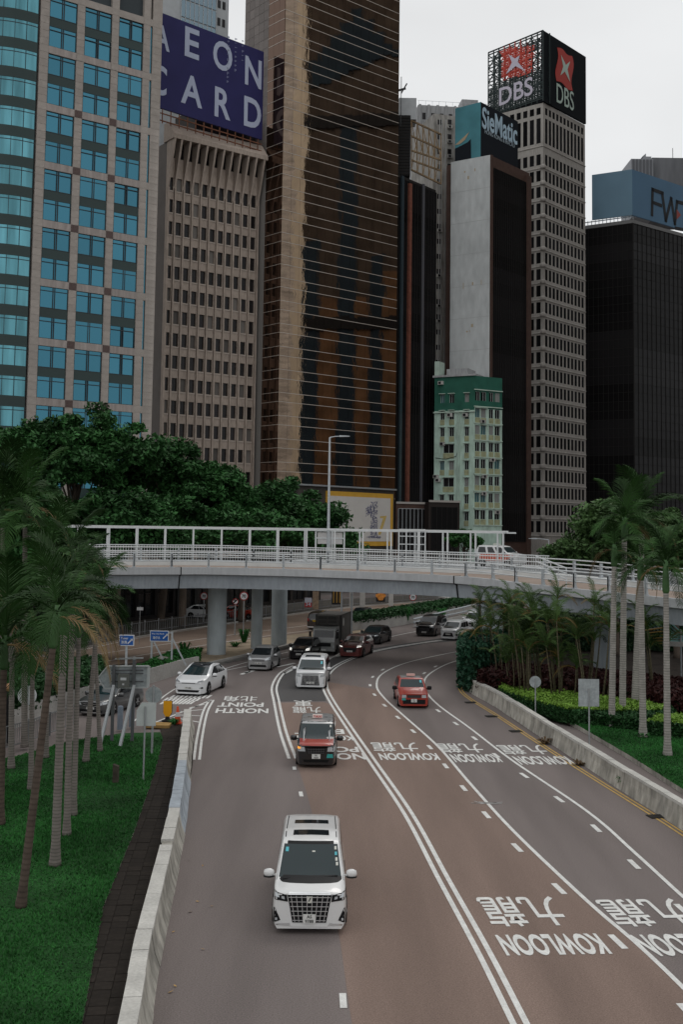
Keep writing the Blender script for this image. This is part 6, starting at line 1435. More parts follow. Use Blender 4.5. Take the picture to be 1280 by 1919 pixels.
# -- white electric car
f = G(352, 1305); f.z = 0
c = Car('electric_car', 'white electric car with a black glass roof on the slip road', 'car', f, R_(-11), 5.0, 1.98, [(0, .78), (.12, .92), (1.05, 1.10), (2.35, 1.60), (2.9, 1.66), (3.7, 1.58), (4.75, 1.12), (5.0, .85)], 1.06, 1.66, white, nose=.22, rf=.7, tumble=.20)
c.std_glass((1.12, 1.52, .78, .62), side_quads(1.55, 4.3, 2.4, 3.8, 1.08, 1.50, 2), (1.15, 1.5, .6, .5)); c.patch('glass_roof', [(-.62, 2.0), (.62, 2.0), (.58, 3.6), (-.58, 3.6)], 't', glass, 6, 6, .010); c.patch('roof_front', [(-.62, 1.50), (.62, 1.50), (.58, 1.645), (-.58, 1.645)], 'f', glass, 6, 3, .009)
c.mirr2('headlight', [(.52, .80), (.86, .86), (.84, .96), (.58, .88)], 'f', M('grey_lens', (.16, .17, .18), .15), off=.012); c.patch('intake', [(-.62, .25), (.62, .25), (.70, .38), (-.70, .38)], 'f', blkp, 6, 2, .012); c.mirr2('fog_recess', [(.70, .46), (.86, .46), (.86, .56), (.72, .56)], 'f', blkp, off=.012, nu=2); c.patch('nose_strip', [(-.42, .755), (.42, .755), (.42, .785), (-.42, .785)], 'f', blkp, 6, 1, .01)
c.plate(['VT 682'], .50, w=.46, h=.12); c.wheels(.95, 3.9, .37); c.mirrors(1.62, 1.10, white)
# -- gunmetal convertible-like saloon behind the sign
f = G(168, 1343); f.z = 0
c = Car('saloon_car', 'dark grey saloon car behind the arrow sign on the slip road', 'car', f, R_(-16), 4.7, 1.80, sedan_top(4.7, 1.40, .86, 1.35, 2.15, 3.1, 3.8, .72), .92, 1.40, gunm, nose=.20, rf=.6, tumble=.2)
c.std_glass((.99, 1.30, .72, .58), side_quads(1.55, 3.6, 2.2, 3.0, .98, 1.29, 2), (1.0, 1.3, .62, .5)); grille_bars(c, .40, .46, .50, .70, 2, 0, chrome); c.mirr2('headlight', [(.52, .58), (.84, .66), (.82, .80), (.58, .72)], 'f', lampm, off=.010); c.patch('intake', [(-.7, .24), (.7, .24), (.72, .38), (-.72, .38)], 'f', blkp, 6, 1, .01); c.patch('bumper_blade', [(-.8, .205), (.8, .205), (.8, .235), (-.8, .235)], 'f', chrome, 6, 1, .012)
c.plate(['PD 8107'], .44, w=.46, h=.12); c.wheels(.9, 3.7, .34); c.mirrors(1.5, .99, gunm)
# -- silver hatchback
f = G(483, 1258); f.z = 0
c = Car('hatchback', 'silver hatchback leading the cars on the left lane by the pier', 'car', f, R_(-9), 4.0, 1.70, hatch_top(4.0, 1.58, .96, .85, 1.75, .80), 1.0, 1.58, silver, nose=.2, rf=.6)
c.std_glass((1.06, 1.46, .70, .60), side_quads(1.1, 3.6, 1.8, 3.4, 1.05, 1.44, 2), (1.05, 1.4, .6, .5), glass); c.patch('grille', [(-.42, .70), (.42, .70), (.46, .80), (-.46, .80)], 'f', blkp, 6, 1, .01); c.patch('chrome_strip', [(-.46, .745), (.46, .745), (.46, .765), (-.46, .765)], 'f', chrome, 6, 1, .016); c.mirr2('headlight', [(.48, .74), (.80, .80), (.78, .98), (.56, .92)], 'f', lampm, off=.010); c.patch('intake', [(-.62, .30), (.62, .30), (.55, .45), (-.55, .45)], 'f', blkp, 6, 1, .01)
c.plate(['SK 2093'], .56, w=.46, h=.12); c.wheels(.75, 3.2, .30); c.mirrors(1.15, 1.02, silver)
# -- black hatchback
f = G(559, 1237); f.z = 0
c = Car('hatchback', 'black hatchback with round headlamps in front of the grey lorry', 'car', f, R_(-13), 4.1, 1.72, hatch_top(4.1, 1.52, .90, .95, 1.85, .76), .95, 1.52, blackp, nose=.22, rf=.6)
c.std_glass((1.0, 1.40, .70, .58), side_quads(1.2, 3.6, 1.9, 3.4, 1.0, 1.40, 2), None, glass); c.mirr2('headlight', [(.54, .72), (.80, .74), (.78, .90), (.58, .86)], 'f', lampw, off=.010); grille_bars(c, .36, .40, .62, .74, 2, 0, chrome); c.plate(['RM 418'], .44, w=.40, h=.13); c.wheels(.78, 3.3, .31); c.mirrors(1.25, 1.0, blackp)
# -- dark red SUV
f = G(655, 1233); f.z = 0
c = Car('suv', 'dark red sports utility car with lit headlamps under the flyover', 'car', f, R_(-15), 4.6, 1.85, hatch_top(4.6, 1.62, 1.02, 1.15, 2.1, .90), 1.05, 1.62, dkred, nose=.16, rf=.5)
c.std_glass((1.12, 1.50, .76, .62), side_quads(1.4, 4.1, 2.15, 3.9, 1.10, 1.48, 2), None, glass); c.mirr2('headlight', [(.56, .82), (.88, .86), (.86, .94), (.60, .90)], 'f', lampw, off=.012); c.patch('grille', [(-.46, .46), (.46, .46), (.56, .78), (-.56, .78)], 'f', blkp, 6, 3, .012); c.plate(['WB 5531'], .52, w=.46, h=.12, y=-.02); c.wheels(.9, 3.7, .36); c.mirrors(1.45, 1.12, dkred)
f = G(690, 1208); f.z = 0
c = Car('hatchback', 'dark grey hatchback behind the dark red sports utility car', 'car', f, R_(-20), 4.3, 1.78, hatch_top(4.3, 1.50, .92, 1.0, 1.95, .76), .95, 1.50, dkgrey, nose=.2)
c.std_glass((1.0, 1.38, .72, .60), side_quads(1.25, 3.8, 2.0, 3.5, 1.0, 1.36, 2), None); c.mirr2('headlight', [(.54, .70), (.84, .76), (.82, .86), (.58, .82)], 'f', lampm, off=.012); c.patch('intake', [(-.6, .3), (.6, .3), (.6, .5), (-.6, .5)], 'f', blkp, 6, 2, .01); c.plate(['TE 964'], .5, w=.42, h=.12); c.wheels(.85, 3.5, .33); c.mirrors(1.3, 1.0, dkgrey)
f = G(795, 1193); f.z = 0
c = Car('people_carrier', 'black people carrier beside the small white people carrier near the planter wall', 'people carrier', f, R_(-22), 4.9, 1.86, mpv_top(4.9, 1.88, 1.06, .8, 1.85, .98), 1.1, 1.88, blackp, nose=.14)
c.std_glass((1.16, 1.70, .80, .68), side_quads(1.25, 4.5, 2.0, 4.3, 1.16, 1.64, 3), None, glass); c.mirr2('headlight', [(.56, .84), (.88, .90), (.88, 1.0), (.6, .96)], 'f', lampm, off=.012); grille_bars(c, .5, .56, .40, .80, 5, 0, M('dark_chrome', (.16, .16, .17))); c.plate(['UX 7745'], .42, w=.46, h=.13, y=-.02); c.wheels(.95, 3.9, .35); c.mirrors(1.15, 1.16, blackp)
f = G(840, 1200); f.z = 0
c = Car('people_carrier', 'small white people carrier with a black lower grille, in front of the black one', 'people carrier', f, R_(-23), 4.25, 1.70, mpv_top(4.25, 1.70, .98, .85, 1.75, .84), 1.0, 1.70, white, nose=.2, rf=.6)
c.std_glass((1.06, 1.54, .72, .62), side_quads(1.2, 3.95, 1.85, 3.75, 1.05, 1.50, 3), None); c.mirr2('headlight', [(.46, .78), (.80, .86), (.78, 1.0), (.56, .94)], 'f', lampm, off=.012); c.patch('grille', [(-.52, .34), (.52, .34), (.38, .70), (-.38, .70)], 'f', blkp, 6, 3, .012); c.mirr2('fog_recess', [(.62, .42), (.80, .42), (.80, .62), (.70, .58)], 'f', blkp, off=.012, nu=2); c.plate(['VG 1178'], .56, w=.46, h=.12, y=-.02); c.wheels(.8, 3.5, .31); c.mirrors(1.15, 1.05, white)
f = G(880, 1182); f.z = 0
c = Car('people_carrier', 'white people carrier with a black diamond grille half hidden by the areca palms', 'people carrier', f, R_(-25), 4.7, 1.74, mpv_top(4.7, 1.85, 1.04, .8, 1.8, .9), 1.08, 1.85, white, nose=.15)
c.std_glass((1.14, 1.68, .74, .64), side_quads(1.2, 4.4, 1.9, 4.2, 1.12, 1.62, 3), None); c.mirr2('headlight', [(.48, .84), (.82, .90), (.82, .98), (.52, .96)], 'f', lampm, off=.012); c.patch('grille', [(-.5, .42), (.5, .42), (.38, .80), (-.38, .80)], 'f', blkp, 6, 3, .012); c.plate(['WD 264'], .56, w=.42, h=.12, y=-.02); c.wheels(.9, 3.75, .33); c.mirrors(1.1, 1.14, white)
# -- brown people carrier seen from behind, on the tan road
f = G(606, 1163); f.z = 0; f += Vector((2.0, 4.2, 0))
yaw = math.pi - R_(18)
c = Car('people_carrier', 'dark brown people carrier seen from behind on the tan far road, yellow number plate', 'people carrier', G(590, 1181) + Vector((math.sin(yaw) * 4.7, -math.cos(yaw) * 4.7, 0)), yaw, 4.7, 1.82, mpv_top(4.7, 1.80, 1.02, .8, 1.8, .9), 1.08, 1.80, brownp)
c.std_glass((1.12, 1.6, .76, .64), side_quads(1.2, 4.35, 1.9, 4.2, 1.12, 1.58, 3), (1.12, 1.62, .72, .62)); c.mirr2('tail_light', [(.64, .86), (.82, .86), (.80, 1.12), (.68, 1.12)], 'r', redl2, off=.014, nu=2); c.plate(['KJ 3350'], .92, True, platey, w=.50, h=.14); c.patch('bumper', [(.8, .24), (-.8, .24), (-.8, .36), (.8, .36)], 'r', chrome, 6, 1, .012); c.wheels(.9, 3.7, .34); c.mirrors(1.1, 1.12, brownp)
f = G(640, 1166); yaw = math.pi - R_(20)
c = Car('saloon_car', 'black saloon ahead of the brown people carrier on the far road', 'car', G(632, 1172) + Vector((math.sin(yaw) * 4.6, -math.cos(yaw) * 4.6, 0)) + Vector((2.2, 5.5, 0)), yaw, 4.6, 1.8, sedan_top(4.6, 1.45), .92, 1.45, blackp)
c.std_glass((1.0, 1.35, .7, .58), side_quads(1.45, 3.6, 2.1, 3.1, 1.0, 1.34, 2), (1.02, 1.35, .66, .54)); c.wheels(.85, 3.6, .32); c.mirrors(1.35, 1.0, blackp)
# -- parked cars behind the pier on the far side
for px, py, yw, pnt, lab in ((388, 1158, 100, white, 'white car on the far road, half hidden behind the nearest pier'), (455, 1162, 95, taxired, 'red car with a silver roof standing beyond the railing between the piers')):
    f = at(px + 30, py, 122); f.z = .14
    c = Car('parked_car', lab, 'car', f, R_(yw - 30), 4.4, 1.72, sedan_top(4.4, 1.48), .93, 1.48, pnt)
    c.std_glass((1.0, 1.38, .7, .58), side_quads(1.4, 3.6, 2.05, 3.2, 1.0, 1.36, 2), (1.02, 1.35, .62, .54)); c.wheels(.8, 3.5, .31)
    if pnt is taxired: c.patch('roof', [(-.58, 2.0), (.58, 2.0), (.56, 3.2), (-.56, 3.2)], 't', silver, 6, 4, .008)
f = at(545, 1240, 72); f = at(1000, 1250, 66); f.z = .3
# -- lorry
f = G(606, 1228); f.z = 0; yaw = R_(-11)
t = thing('box_lorry', 'dirty grey box lorry with a pale cab in the shade under the flyover', 'lorry', f, 'cars on the road', yaw); m = WM[t]
cabp = paintm('pale_cab_paint', (.23, .24, .235), .4); boxp = M('dirty_grey_box', (.095, .09, .084), .7, noise=(1.5, .2), noise2=(8, .15)); boxd = M('dark_box_frame', (.06, .058, .055), .7)
def P(name, mb, mat, par=None, smooth=False): me = mb.mesh(name, mat, smooth); mb.fixn(me); return put(name, me, par or t, m)
mb = MB(); mb.prism([(0, .45), (-.02, 1.05), (.22, 2.05), (.42, 2.2), (1.75, 2.2), (1.75, .45)], -.95, .95, 'x'); 
mb.v = [(p[0] * (1 - .06 * max(0, 1 - p[1] / .5)), p[1], p[2]) for p in mb.v]; P('cab', mb, cabp)
mb = MB(); mb.add([(-.80, .02, 1.20), (.80, .02, 1.20), (.78, .185, 1.95), (-.78, .185, 1.95)], [(0, 1, 2, 3)]); P('windscreen', mb, glass)
for sx in (-1, 1):
    mb = MB(); mb.add([(sx * .957, .35, 1.25), (sx * .957, 1.35, 1.25), (sx * .957, 1.35, 1.95), (sx * .957, .45, 1.95)], [(0, 1, 2, 3)]); P('side_window', mb, glass)
    mb = MB(); mb.box(sx * .86 - .12, sx * .86 + .02, -.06, .04, .62, .80); P('headlight', mb, lampm)
    mb = MB(); mb.box(sx * 1.12 - .09, sx * 1.12 + .09, .02, .12, 1.45, 1.85); mb.bar((sx * .9, .12, 1.9), (sx * 1.12, .08, 1.8), .03); P('wing_mirror', mb, blkp)
mb = MB(); mb.box(-.92, .92, -.12, .10, .34, .58); P('bumper', mb, cabp)
mb = MB(); mb.box(-.6, .6, -.05, -.01, .70, .98); P('grille', mb, blkp)
mb = MB(); mb.box(-1.05, 1.05, 1.95, 6.1, .85, 3.05); b_ = P('cargo_box', mb, boxp)
for sx in (-1.06, 1.06):
    mb = MB()
    for y in (1.97, 6.05): mb.box(sx - .03, sx + .03, y - .05, y + .05, .85, 3.08)
    mb.box(sx - .02, sx + .02, 1.9, 6.1, 3.0, 3.09); P('box_trim', mb, boxd, b_)
    mb = MB(); mb.lathe([(.34, 0), (.34, .015)], 20); a = [(sx * 1.005 + (p[2] if sx > 0 else -p[2]), 2.75 + p[0], 2.45 + p[1]) for p in mb.v]; mb.v = a; P('round_logo', mb, M('pale_logo', (.42, .42, .40), .6), b_)
mb = MB(); mb.box(-.9, .9, 1.50, 1.94, 2.28, 3.0); u_ = P('cooling_unit', mb, boxp)
for zz in (2.42, 2.72):
    for x0 in (-.75, .05): mb = MB(); mb.box(x0, x0 + .68, 1.46, 1.499, zz, zz + .22); P('vent', mb, boxd, u_)
mb = MB(); mb.box(-.5, .5, 1.0, 6.0, .5, .84); P('chassis', mb, blkp)
for y, xs_ in ((.95, (-.82, .82)), (4.8, (-.85, .85))):
    for x in xs_: mb = MB(); mb.lathe([(.2, -.12), (.38, -.12), (.41, -.06), (.41, .06), (.38, .12), (.2, .12)], 20); mb.v = [(x + p[2], y + p[0], .41 + p[1]) for p in mb.v]; P('wheel', mb, tyre_m, None, True)
mb = MB(); mb.box(-.22, .22, -.145, -.125, .38, .50); P('number_plate', mb, platew)
# -- lorry rear at far right under the flyover
f = at(868, 1141, 146); f.z = 0
t = thing('flatbed_lorry', 'white flatbed lorry seen from behind at the far end of the tan road', 'lorry', f, 'cars on the road', R_(12)); m = WM[t]
mb = MB(); mb.box(-1.5, 1.5, 0, 6, 1.0, 1.2); P('bed', mb, M('pale_metal', (.40, .40, .39), .6))
mb = MB(); mb.box(-1.5, 1.5, -.06, -.01, 1.0, 2.6); P('tail_board', mb, M('pale_metal', (.4, .4, .39)))
for x in (-1.2, 1.2): mb = MB(); mb.box(x - .25, x + .25, -.10, -.06, 1.9, 2.3); P('tail_light', mb, amber)
mb = MB(); mb.box(-1.3, 1.3, -.03, .3, .35, .98); P('under_frame', mb, blkp)
mb = MB(); mb.box(-1.2, 1.2, 6.1, 8, .6, 2.7); P('cab', mb, cabp)
for x in (-1.1, 1.1): mb = MB(); mb.lathe([(.2, -.15), (.5, -.15), (.5, .15), (.2, .15)], 18); mb.v = [(x + p[2], 1.2 + p[0], .5 + p[1]) for p in mb.v]; P('wheel', mb, tyre_m)
# -- pickup on the flyover
fz = 7.0
yaw = R_(48); f = at(978, 1050, 95.0); f.z = fz
wp = paintm('van_white', (.60, .60, .60)); orng = paintm('orange_red_paint', (.50, .075, .03), .4)
c = Car('pickup_truck', 'white and orange-red crew cab pickup on the flyover behind the railings', 'pickup', f, yaw, 4.2, 1.75, [(0, .95), (.1, 1.08), (.9, 1.20), (1.6, 1.75), (2.0, 1.82), (3.9, 1.80), (4.1, 1.6), (4.2, 1.0)], 1.12, 1.82, wp, zb=.32)
c.std_glass((1.22, 1.68, .74, .62), side_quads(1.05, 3.9, 1.6, 3.85, 1.18, 1.66, 3, .22), (1.2, 1.6, .6, .5)); c.both('colour_band', [(.3, .50), (4.1, .50), (4.1, 1.06), (.3, 1.06)], orng, nu=8, nv=2); c.wheels(.8, 3.4, .34); c.mirrors(1.2, 1.2, wp); c.box('beacon', -.4, .4, 2.4, 2.6, 1.86, 1.96, stickw)
# ================================================================== STREET FURNITURE
signback = M('sign_back_grey', (.33, .36, .37), .55, .3, noise=(2.5, .16), noise2=(9, .12)); postg = M('grey_post', (.30, .315, .32), .55, .3, noise=(3, .12)); dkpost = M('dark_post', (.11, .115, .12), .6, .2); bluesign = M('sign_blue', (.018, .085, .30), .5); signw = M('sign_face_white', (.55, .56, .57), .5)
def disc(mb, x, y, z, r, th, n=24, mi=0):
    o = MB(); o.lathe([(r, 0), (r, th)], n); mb.add([(x + p[0], y + p[2], z + p[1]) for p in o.v], o.f, mi)
def post_sign(name, label, base, h, r, shape, w, hh, zc, mat=signback, yoff=-.0, extra=None, cat='sign', group=None, front=False):
    t = thing(name, label, cat, base, group); b = Vector(base)
    mb = MB(); mb.tube([b, b + Vector((0, 0, h))], r, 8); mb.build('post', postg, t, smooth=True, angle=40)
    mb = MB(); y = b.y + (r + .012)
    if front: y = b.y - r - .03
    if shape == 'disc': disc(mb, b.x, y, b.z + zc, w / 2, .02)
    else: mb.box(b.x - w / 2, b.x + w / 2, y, y + .02, b.z + zc - hh / 2, b.z + zc + hh / 2)
    p = mb.build('plate', mat, t); return t, p, y
def hpx(py, Y): return at(640, py, Y).z
b = G(1004, 1345, .2); post_sign('traffic_sign', 'round grey sign back on a post behind the right concrete wall', b, hpx(1262, b.y) - .3, .035, 'disc', .62, 0, hpx(1273, b.y) - .2)
b = G(1105, 1400, .2); post_sign('traffic_sign', 'square grey sign back on a post on the right lawn', b, hpx(1284, b.y) - .2, .035, 'box', .96, 1.25, hpx(1292, b.y) - .2)
b = G(284, 1412, .12); post_sign('traffic_sign', 'round mottled sign back behind the arrow board supports on the left lawn', b, hpx(1294, b.y), .05, 'disc', .74, 0, hpx(1308, b.y) - .12)
b = G(46, 1400, .12); post_sign('traffic_sign', 'pale round sign back near the left picture edge', b, hpx(1293, b.y) - .1, .04, 'disc', .86, 0, hpx(1312, b.y) - .12, signw)
# chamfered plate
b = G(268, 1462, .12); t = thing('traffic_sign', 'pale sign back with one cut corner on the nearest post of the left lawn', 'sign', b); mb = MB(); mb.tube([b, b + Vector((0, 0, hpx(1330, b.y) - .1))], .035, 8); mb.build('post', postg, t, smooth=True, angle=40)
z0, z1 = hpx(1366, b.y), hpx(1322, b.y); mb = MB(); mb.prism([(b.x - .35, z0), (b.x + .42, z0), (b.x + .42, z1), (b.x - .15, z1), (b.x - .35, z1 - .3)], b.y + .05, b.y + .07, 'y'); mb.build('plate', M('pale_sign_back', (.46, .49, .48), .6, noise=(3, .08)), t)
# arrow board seen from behind
bp = G(232, 1392, .12); Yb = bp.y + .5
t = thing('arrow_board', 'large grey arrow shaped direction board seen from behind, on two posts with slanting struts', 'sign', Vector((at(232, 1392, Yb).x, Yb, .12)))
pts = [(183, 1270), (201, 1248), (279, 1248), (277, 1288), (196, 1290)]
q = [at(x, y, Yb) for x, y in pts]; mb = MB(); mb.prism([(p.x, p.z) for p in q], Yb, Yb + .06, 'y'); mb.build('board', signback, t)
cc = sum(q, Vector()) / len(q); mb = MB(); rim = [cc + (p - cc) * .995 for p in q]
for a, c_ in zip(rim, rim[1:] + rim[:1]): mb.bar(a + Vector((0, -.03, 0)), c_ + Vector((0, -.03, 0)), .13, .05)
mb.build('rim', M('sign_rim', (.45, .47, .47), .5, .3), t)
xs_ = (213, 251)
for x in xs_:
    top = at(x, 1246 if x == 213 else 1236, Yb - .12); mb = MB(); mb.box(top.x - .07, top.x + .07, Yb - .17, Yb - .06, .1, top.z); mb.build('upright', dkpost, t)
    a = at(x, 1284, Yb - .22); g_ = G(x - 24, 1396, .12); mb = MB(); mb.bar(a, Vector((g_.x, g_.y - .3, .12)), .13, .1); mb.build('strut', M('pale_strut', (.40, .42, .43), .5, .4), t)
for y in (1256, 1262, 1277): a = at(208, y, Yb - .05); b = at(268, y, Yb - .05); mb = MB(); mb.bar(a, b, .07, .05); mb.build('brace', dkpost, t)
a = at(221, 1263, Yb - .3); b = at(241, 1288, Yb - .3); mb = MB(); mb.box(a.x, b.x, Yb - .36, Yb - .18, b.z, a.z); k_ = mb.build('control_box', M('olive_grey_box', (.13, .135, .125), .6), t)
mb = MB(); mb.box(a.x + .12, b.x - .12, Yb - .375, Yb - .361, a.z - .28, a.z - .16); mb.box(a.x + .3, b.x - .3, Yb - .375, Yb - .361, a.z - .5, a.z - .42); mb.build('box_label', signw, k_)
mb = MB(); a = at(215, 1235, Yb - .1); b = at(268, 1233, Yb - .1); mb.bar(a, b, .07); p = at(251, 1231, Yb - .12); mb.box(p.x - .05, p.x + .05, Yb - .15, Yb - .07, p.z - .5, p.z); mb.build('lamp_arm', postg, t)
# small pillar bollards
for (x, y, hh, lab, mat) in ((224, 1367, 1.15, 'slate grey bollard between the struts of the arrow board', M('slate_bollard', (.17, .20, .24), .6)), (246, 1362, 1.2, 'slate grey bollard right of the second strut of the arrow board', M('slate_bollard', (.17, .2, .24), .6))):
    b = G(x, y, .1); mb = MB(); mb.lathe([(.14, 0), (.14, hh - .08), (.12, hh - .02), (.05, hh)], 16, b); mb.build('bollard', mat, None, smooth=True, angle=40, label=lab, category='bollard')
b = G(216, 1466, .12); mb = MB(); mb.prism([(-.11, 0), (.11, 0), (.11, .62), (-.11, .70)], -.1, .1, 'y'); mb.v = [(p[0] + b.x, p[1] + b.y, p[2] + .12) for p in mb.v]; mb.build('marker_post', M('dark_timber', (.06, .052, .04), .9, noise=(4, .3)), None, label='short dark square marker post standing alone in the left lawn', category='post')
# yellow shield bollard and traffic cone
b = G(313, 1352, .06); t = thing('traffic_bollard', 'yellow shield shaped traffic bollard with a black rim at the tip of the lawn', 'bollard', b)
sh = [(-.21, 1.02), (.21, 1.02), (.21, .44), (.08, .22), (-.08, .22), (-.21, .44)]
mb = MB(); mb.prism([(b.x + x, b.z + z) for x, z in sh], b.y - .05, b.y + .05, 'y'); mb.build('shield', M('signal_yellow', (.70, .33, .015), .5), t)
mb = MB(); mb.prism([(b.x + x * 1.1, b.z + .62 + (z - .62) * 1.06) for x, z in sh], b.y + .055, b.y + .09, 'y'); mb.build('rim', blkp, t)
mb = MB(); mb.lathe([(.30, 0), (.30, .06), (.13, .12), (.09, .26)], 16, b); mb.build('base', blkp, t)
b = G(332, 1356, .06); t = thing('traffic_cone', 'orange traffic cone with a white collar beside the yellow bollard', 'cone', b); og = M('cone_orange', (.62, .085, .035), .55)
mb = MB(); mb.box(b.x - .21, b.x + .21, b.y - .21, b.y + .21, b.z, b.z + .05); mb.build('base', og, t)
for nm, z0, z1, r0, r1, m_ in (('lower_cone', .05, .36, .19, .13, og), ('collar', .361, .58, .13, .085, signw), ('tip', .581, .86, .085, .045, og)):
    mb = MB(); mb.lathe([(r0, z0), (r1, z1)], 18, b); mb.build(nm, m_, t, smooth=True, angle=40)
b = G(300, 1362, .06); mb = MB(); mb.box(b.x - .7, b.x + .5, b.y - .4, b.y + .5, .06, .2); mb.build('kerb_stone', M('yellow_brown_kerb', (.30, .19, .07), .9, noise=(3, .25)), None, label='worn yellow brown kerb slab at the tip of the left lawn', category='kerb')
# left railing of the slip road
rp = catmull([G(*p, .1) for p in [(-60, 1424), (10, 1407), (60, 1391), (110, 1372), (140, 1360)]], 1)
t = thing('lawn_railing', 'grey picket railing between the left lawn and the slip road', 'railing', rp[0]); mb = MB()
for h in (.15, 1.05): mb.tube([p + Vector((0, 0, h)) for p in rp], .03, 5)
for p, d in along(rp, .16): mb.bar(p + Vector((0, 0, .15)), p + Vector((0, 0, 1.05)), .025)
mb.build('pickets', M('grey_railing', (.2, .2, .2)), t, kind='stuff'); pm_ = boxmesh('post', -.05, .05, -.05, .05, 0, 1.12, M('grey_railing', (.2, .2, .2)))
for p, d in along(rp, 2.0): put('post', pm_, t, Matrix.Translation(p))
b = G(12, 1392, .1); t = thing('beacon_post', 'dark post topped by an orange globe at the left picture edge', 'beacon', b); z = hpx(1299, b.y)
mb = MB(); mb.lathe([(.22, 0), (.22, z - .3), (.15, z - .22)], 14, b); mb.build('post', blkp, t); mb = MB(); mb.lathe([(.19 * math.sin(a), z - .05 - .19 * math.cos(a)) for a in [i * math.pi / 10 for i in range(11)]], 16, b); mb.build('globe', M('orange_globe', (.55, .27, .14), .4), t, smooth=True)
# blue direction signs
def dir_sign(label, x0, x1, y0, y1, Y, lines, posts, arrow):
    a = at(x0, y0, Y); b = at(x1, y1, Y); t = thing('direction_sign', label, 'sign', ((a.x + b.x) / 2, Y, .2)); w = b.x - a.x; h = a.z - b.z
    mb = MB(); mb.box(a.x - .05, b.x + .05, Y, Y + .04, b.z - .05, a.z + .05); p = mb.build('plate', signw, t)
    mb = MB(); mb.box(a.x, b.x, Y - .012, Y - .001, b.z, a.z); mb.build('blue_face', bluesign, p)
    for s, fx, fz, fw, fh in lines: put('lettering', text_mesh(s, w * fw, h * fh, .01, .012, signw), p, Matrix.Translation((a.x + w * fx, Y - .02, b.z + h * fz)) @ UP)
    ax, az, L = a.x + w * arrow[0], b.z + h * arrow[1], h * .26; mb = MB(); mb.bar((ax - L, Y - .02, az - L), (ax + L * .6, Y - .02, az + L * .6), .02, h * .12); mb.prism([(ax + L, az + L), (ax + L * .0, az + L * .9), (ax + L * .9, az - L * .0)], Y - .03, Y - .013, 'y'); mb.build('arrow', signw, p)
    for px, top, zb, strut in posts:
        q = at(px, 1200, Y + .1); mb = MB(); mb.box(q.x - .06, q.x + .06, Y + .045, Y + .16, zb, a.z if top else b.z + .1); mb.build('post', galv, t)
        if strut: mb = MB(); mb.bar((q.x, Y + .1, b.z + .2), (q.x + 1.0, Y + .1, zb), .09); mb.build('strut', galv, t)
    return t
dir_sign('blue direction sign reading Tamar with an arrow, on a single post', 224, 249, 1191, 1209, 69, [('Tamar', .35, .73, .55, .24), ('添馬', .32, .30, .45, .34)], [(237, 0, .6, 0)], (.78, .42))
t = dir_sign('blue direction sign reading Wan Chai North on two strutted posts', 282, 314, 1183, 1201, 76.5, [('Wan Chai North', .42, .75, .72, .17), ('灣仔北', .34, .32, .42, .30)], [(284, 0, .7, 1), (322, 1, .7, 1)], (.86, .5))
for y in (1186, 1202): a = at(314, y, 76.62); b = at(322, y, 76.62); mb = MB(); mb.bar(a, b, .07); mb.build('cross_arm', galv, t)
# street lamps
def lamp(label, px, py_base_z, py_top, Y, arm, r=.09):
    T = at(px, py_top, Y); b = Vector((T.x, Y, py_base_z)); t = thing('street_lamp', label, 'street lamp', b)
    mb = MB(); mb.tube([b, b.lerp(T, .5), T], [r * 1.3, r, r * .7], 8); mb.build('pole', galv, t, smooth=True, angle=40)
    mb = MB(); e = T + Vector((arm, 0, .12)); mb.tube([T, T + Vector((arm * .5, 0, .1)), e], [.05, .04, .035], 6); mb.build('arm', galv, t)
    mb = MB(); s_ = 1 if arm > 0 else -1; mb.prism([(e.x - s_ * .1, e.z - .06), (e.x + s_ * .75, e.z - .02), (e.x + s_ * .75, e.z + .04), (e.x - s_ * .1, e.z + .08)], Y - .14, Y + .14, 'y'); mb.build('lamp_head', galv, t)
lamp('tall grey street lamp on the flyover with its arm pointing right', 618, 7.0, 820, 92.5, .9, .11)
lamp('slim street lamp right of the flyover frame with a short arm to the left', 1029, 5.5, 1012, 120, -1.4, .07)
for px, Y, lab in ((640, 105, 'thin grey post in front of the shops, left one of a pair'), (659, 106, 'thin grey post in front of the shops, right one of a pair')):
    c_ = at(px, 1150, Y); mb = MB(); mb.tube([(c_.x, Y, 0), (c_.x, Y, 6.5)], .09, 8); mb.build('lamp_post', galv, None, smooth=True, angle=40, label=lab, category='post')
c_ = at(899, 1200, 74); mb = MB(); mb.tube([(c_.x, 74, 0), (c_.x, 74, 5.2)], .10, 8); mb.build('lamp_post', dkmetal, None, smooth=True, angle=40, label='black post in front of the areca palms at the end of the road bend', category='post')
c_ = at(1034, 1090, 68)
# round speed signs under the flyover
redr = M('sign_red', (.26, .03, .03), .5)
def speed(label, px, py, Y, txt, r=.48):
    p = at(px, py, Y); b = Vector((p.x, Y, .15)); t = thing('speed_sign', label, 'sign', b)
    mb = MB(); mb.tube([b, Vector((p.x, Y, p.z + r))], .05, 8); mb.build('post', postg, t, smooth=True, angle=40)
    mb = MB(); disc(mb, p.x, Y - .09, p.z, r, .02); pl = mb.build('plate', redr, t); mb = MB(); disc(mb, p.x, Y - .102, p.z, r * .78, .01); mb.build('white_face', signw, pl)
    if txt: put('lettering', text_mesh(txt, None, r * .75, .01, .03, platek), pl, Matrix.Translation((p.x, Y - .115, p.z)) @ UP)
    else: mb = MB(); mb.bar((p.x - .2, Y - .11, p.z - .15), (p.x + .15, Y - .11, p.z + .15), .02, .12); mb.bar((p.x - .2, Y - .11, p.z + .12), (p.x + .05, Y - .11, p.z + .15), .02, .1); mb.build('symbol', platek, pl)
speed('round 70 speed limit sign between the nearest and middle piers', 457, 1117, 108, '70', .42)
speed('round 70 speed limit sign left of the nearest pier', 382, 1117, 118, '70', .40)
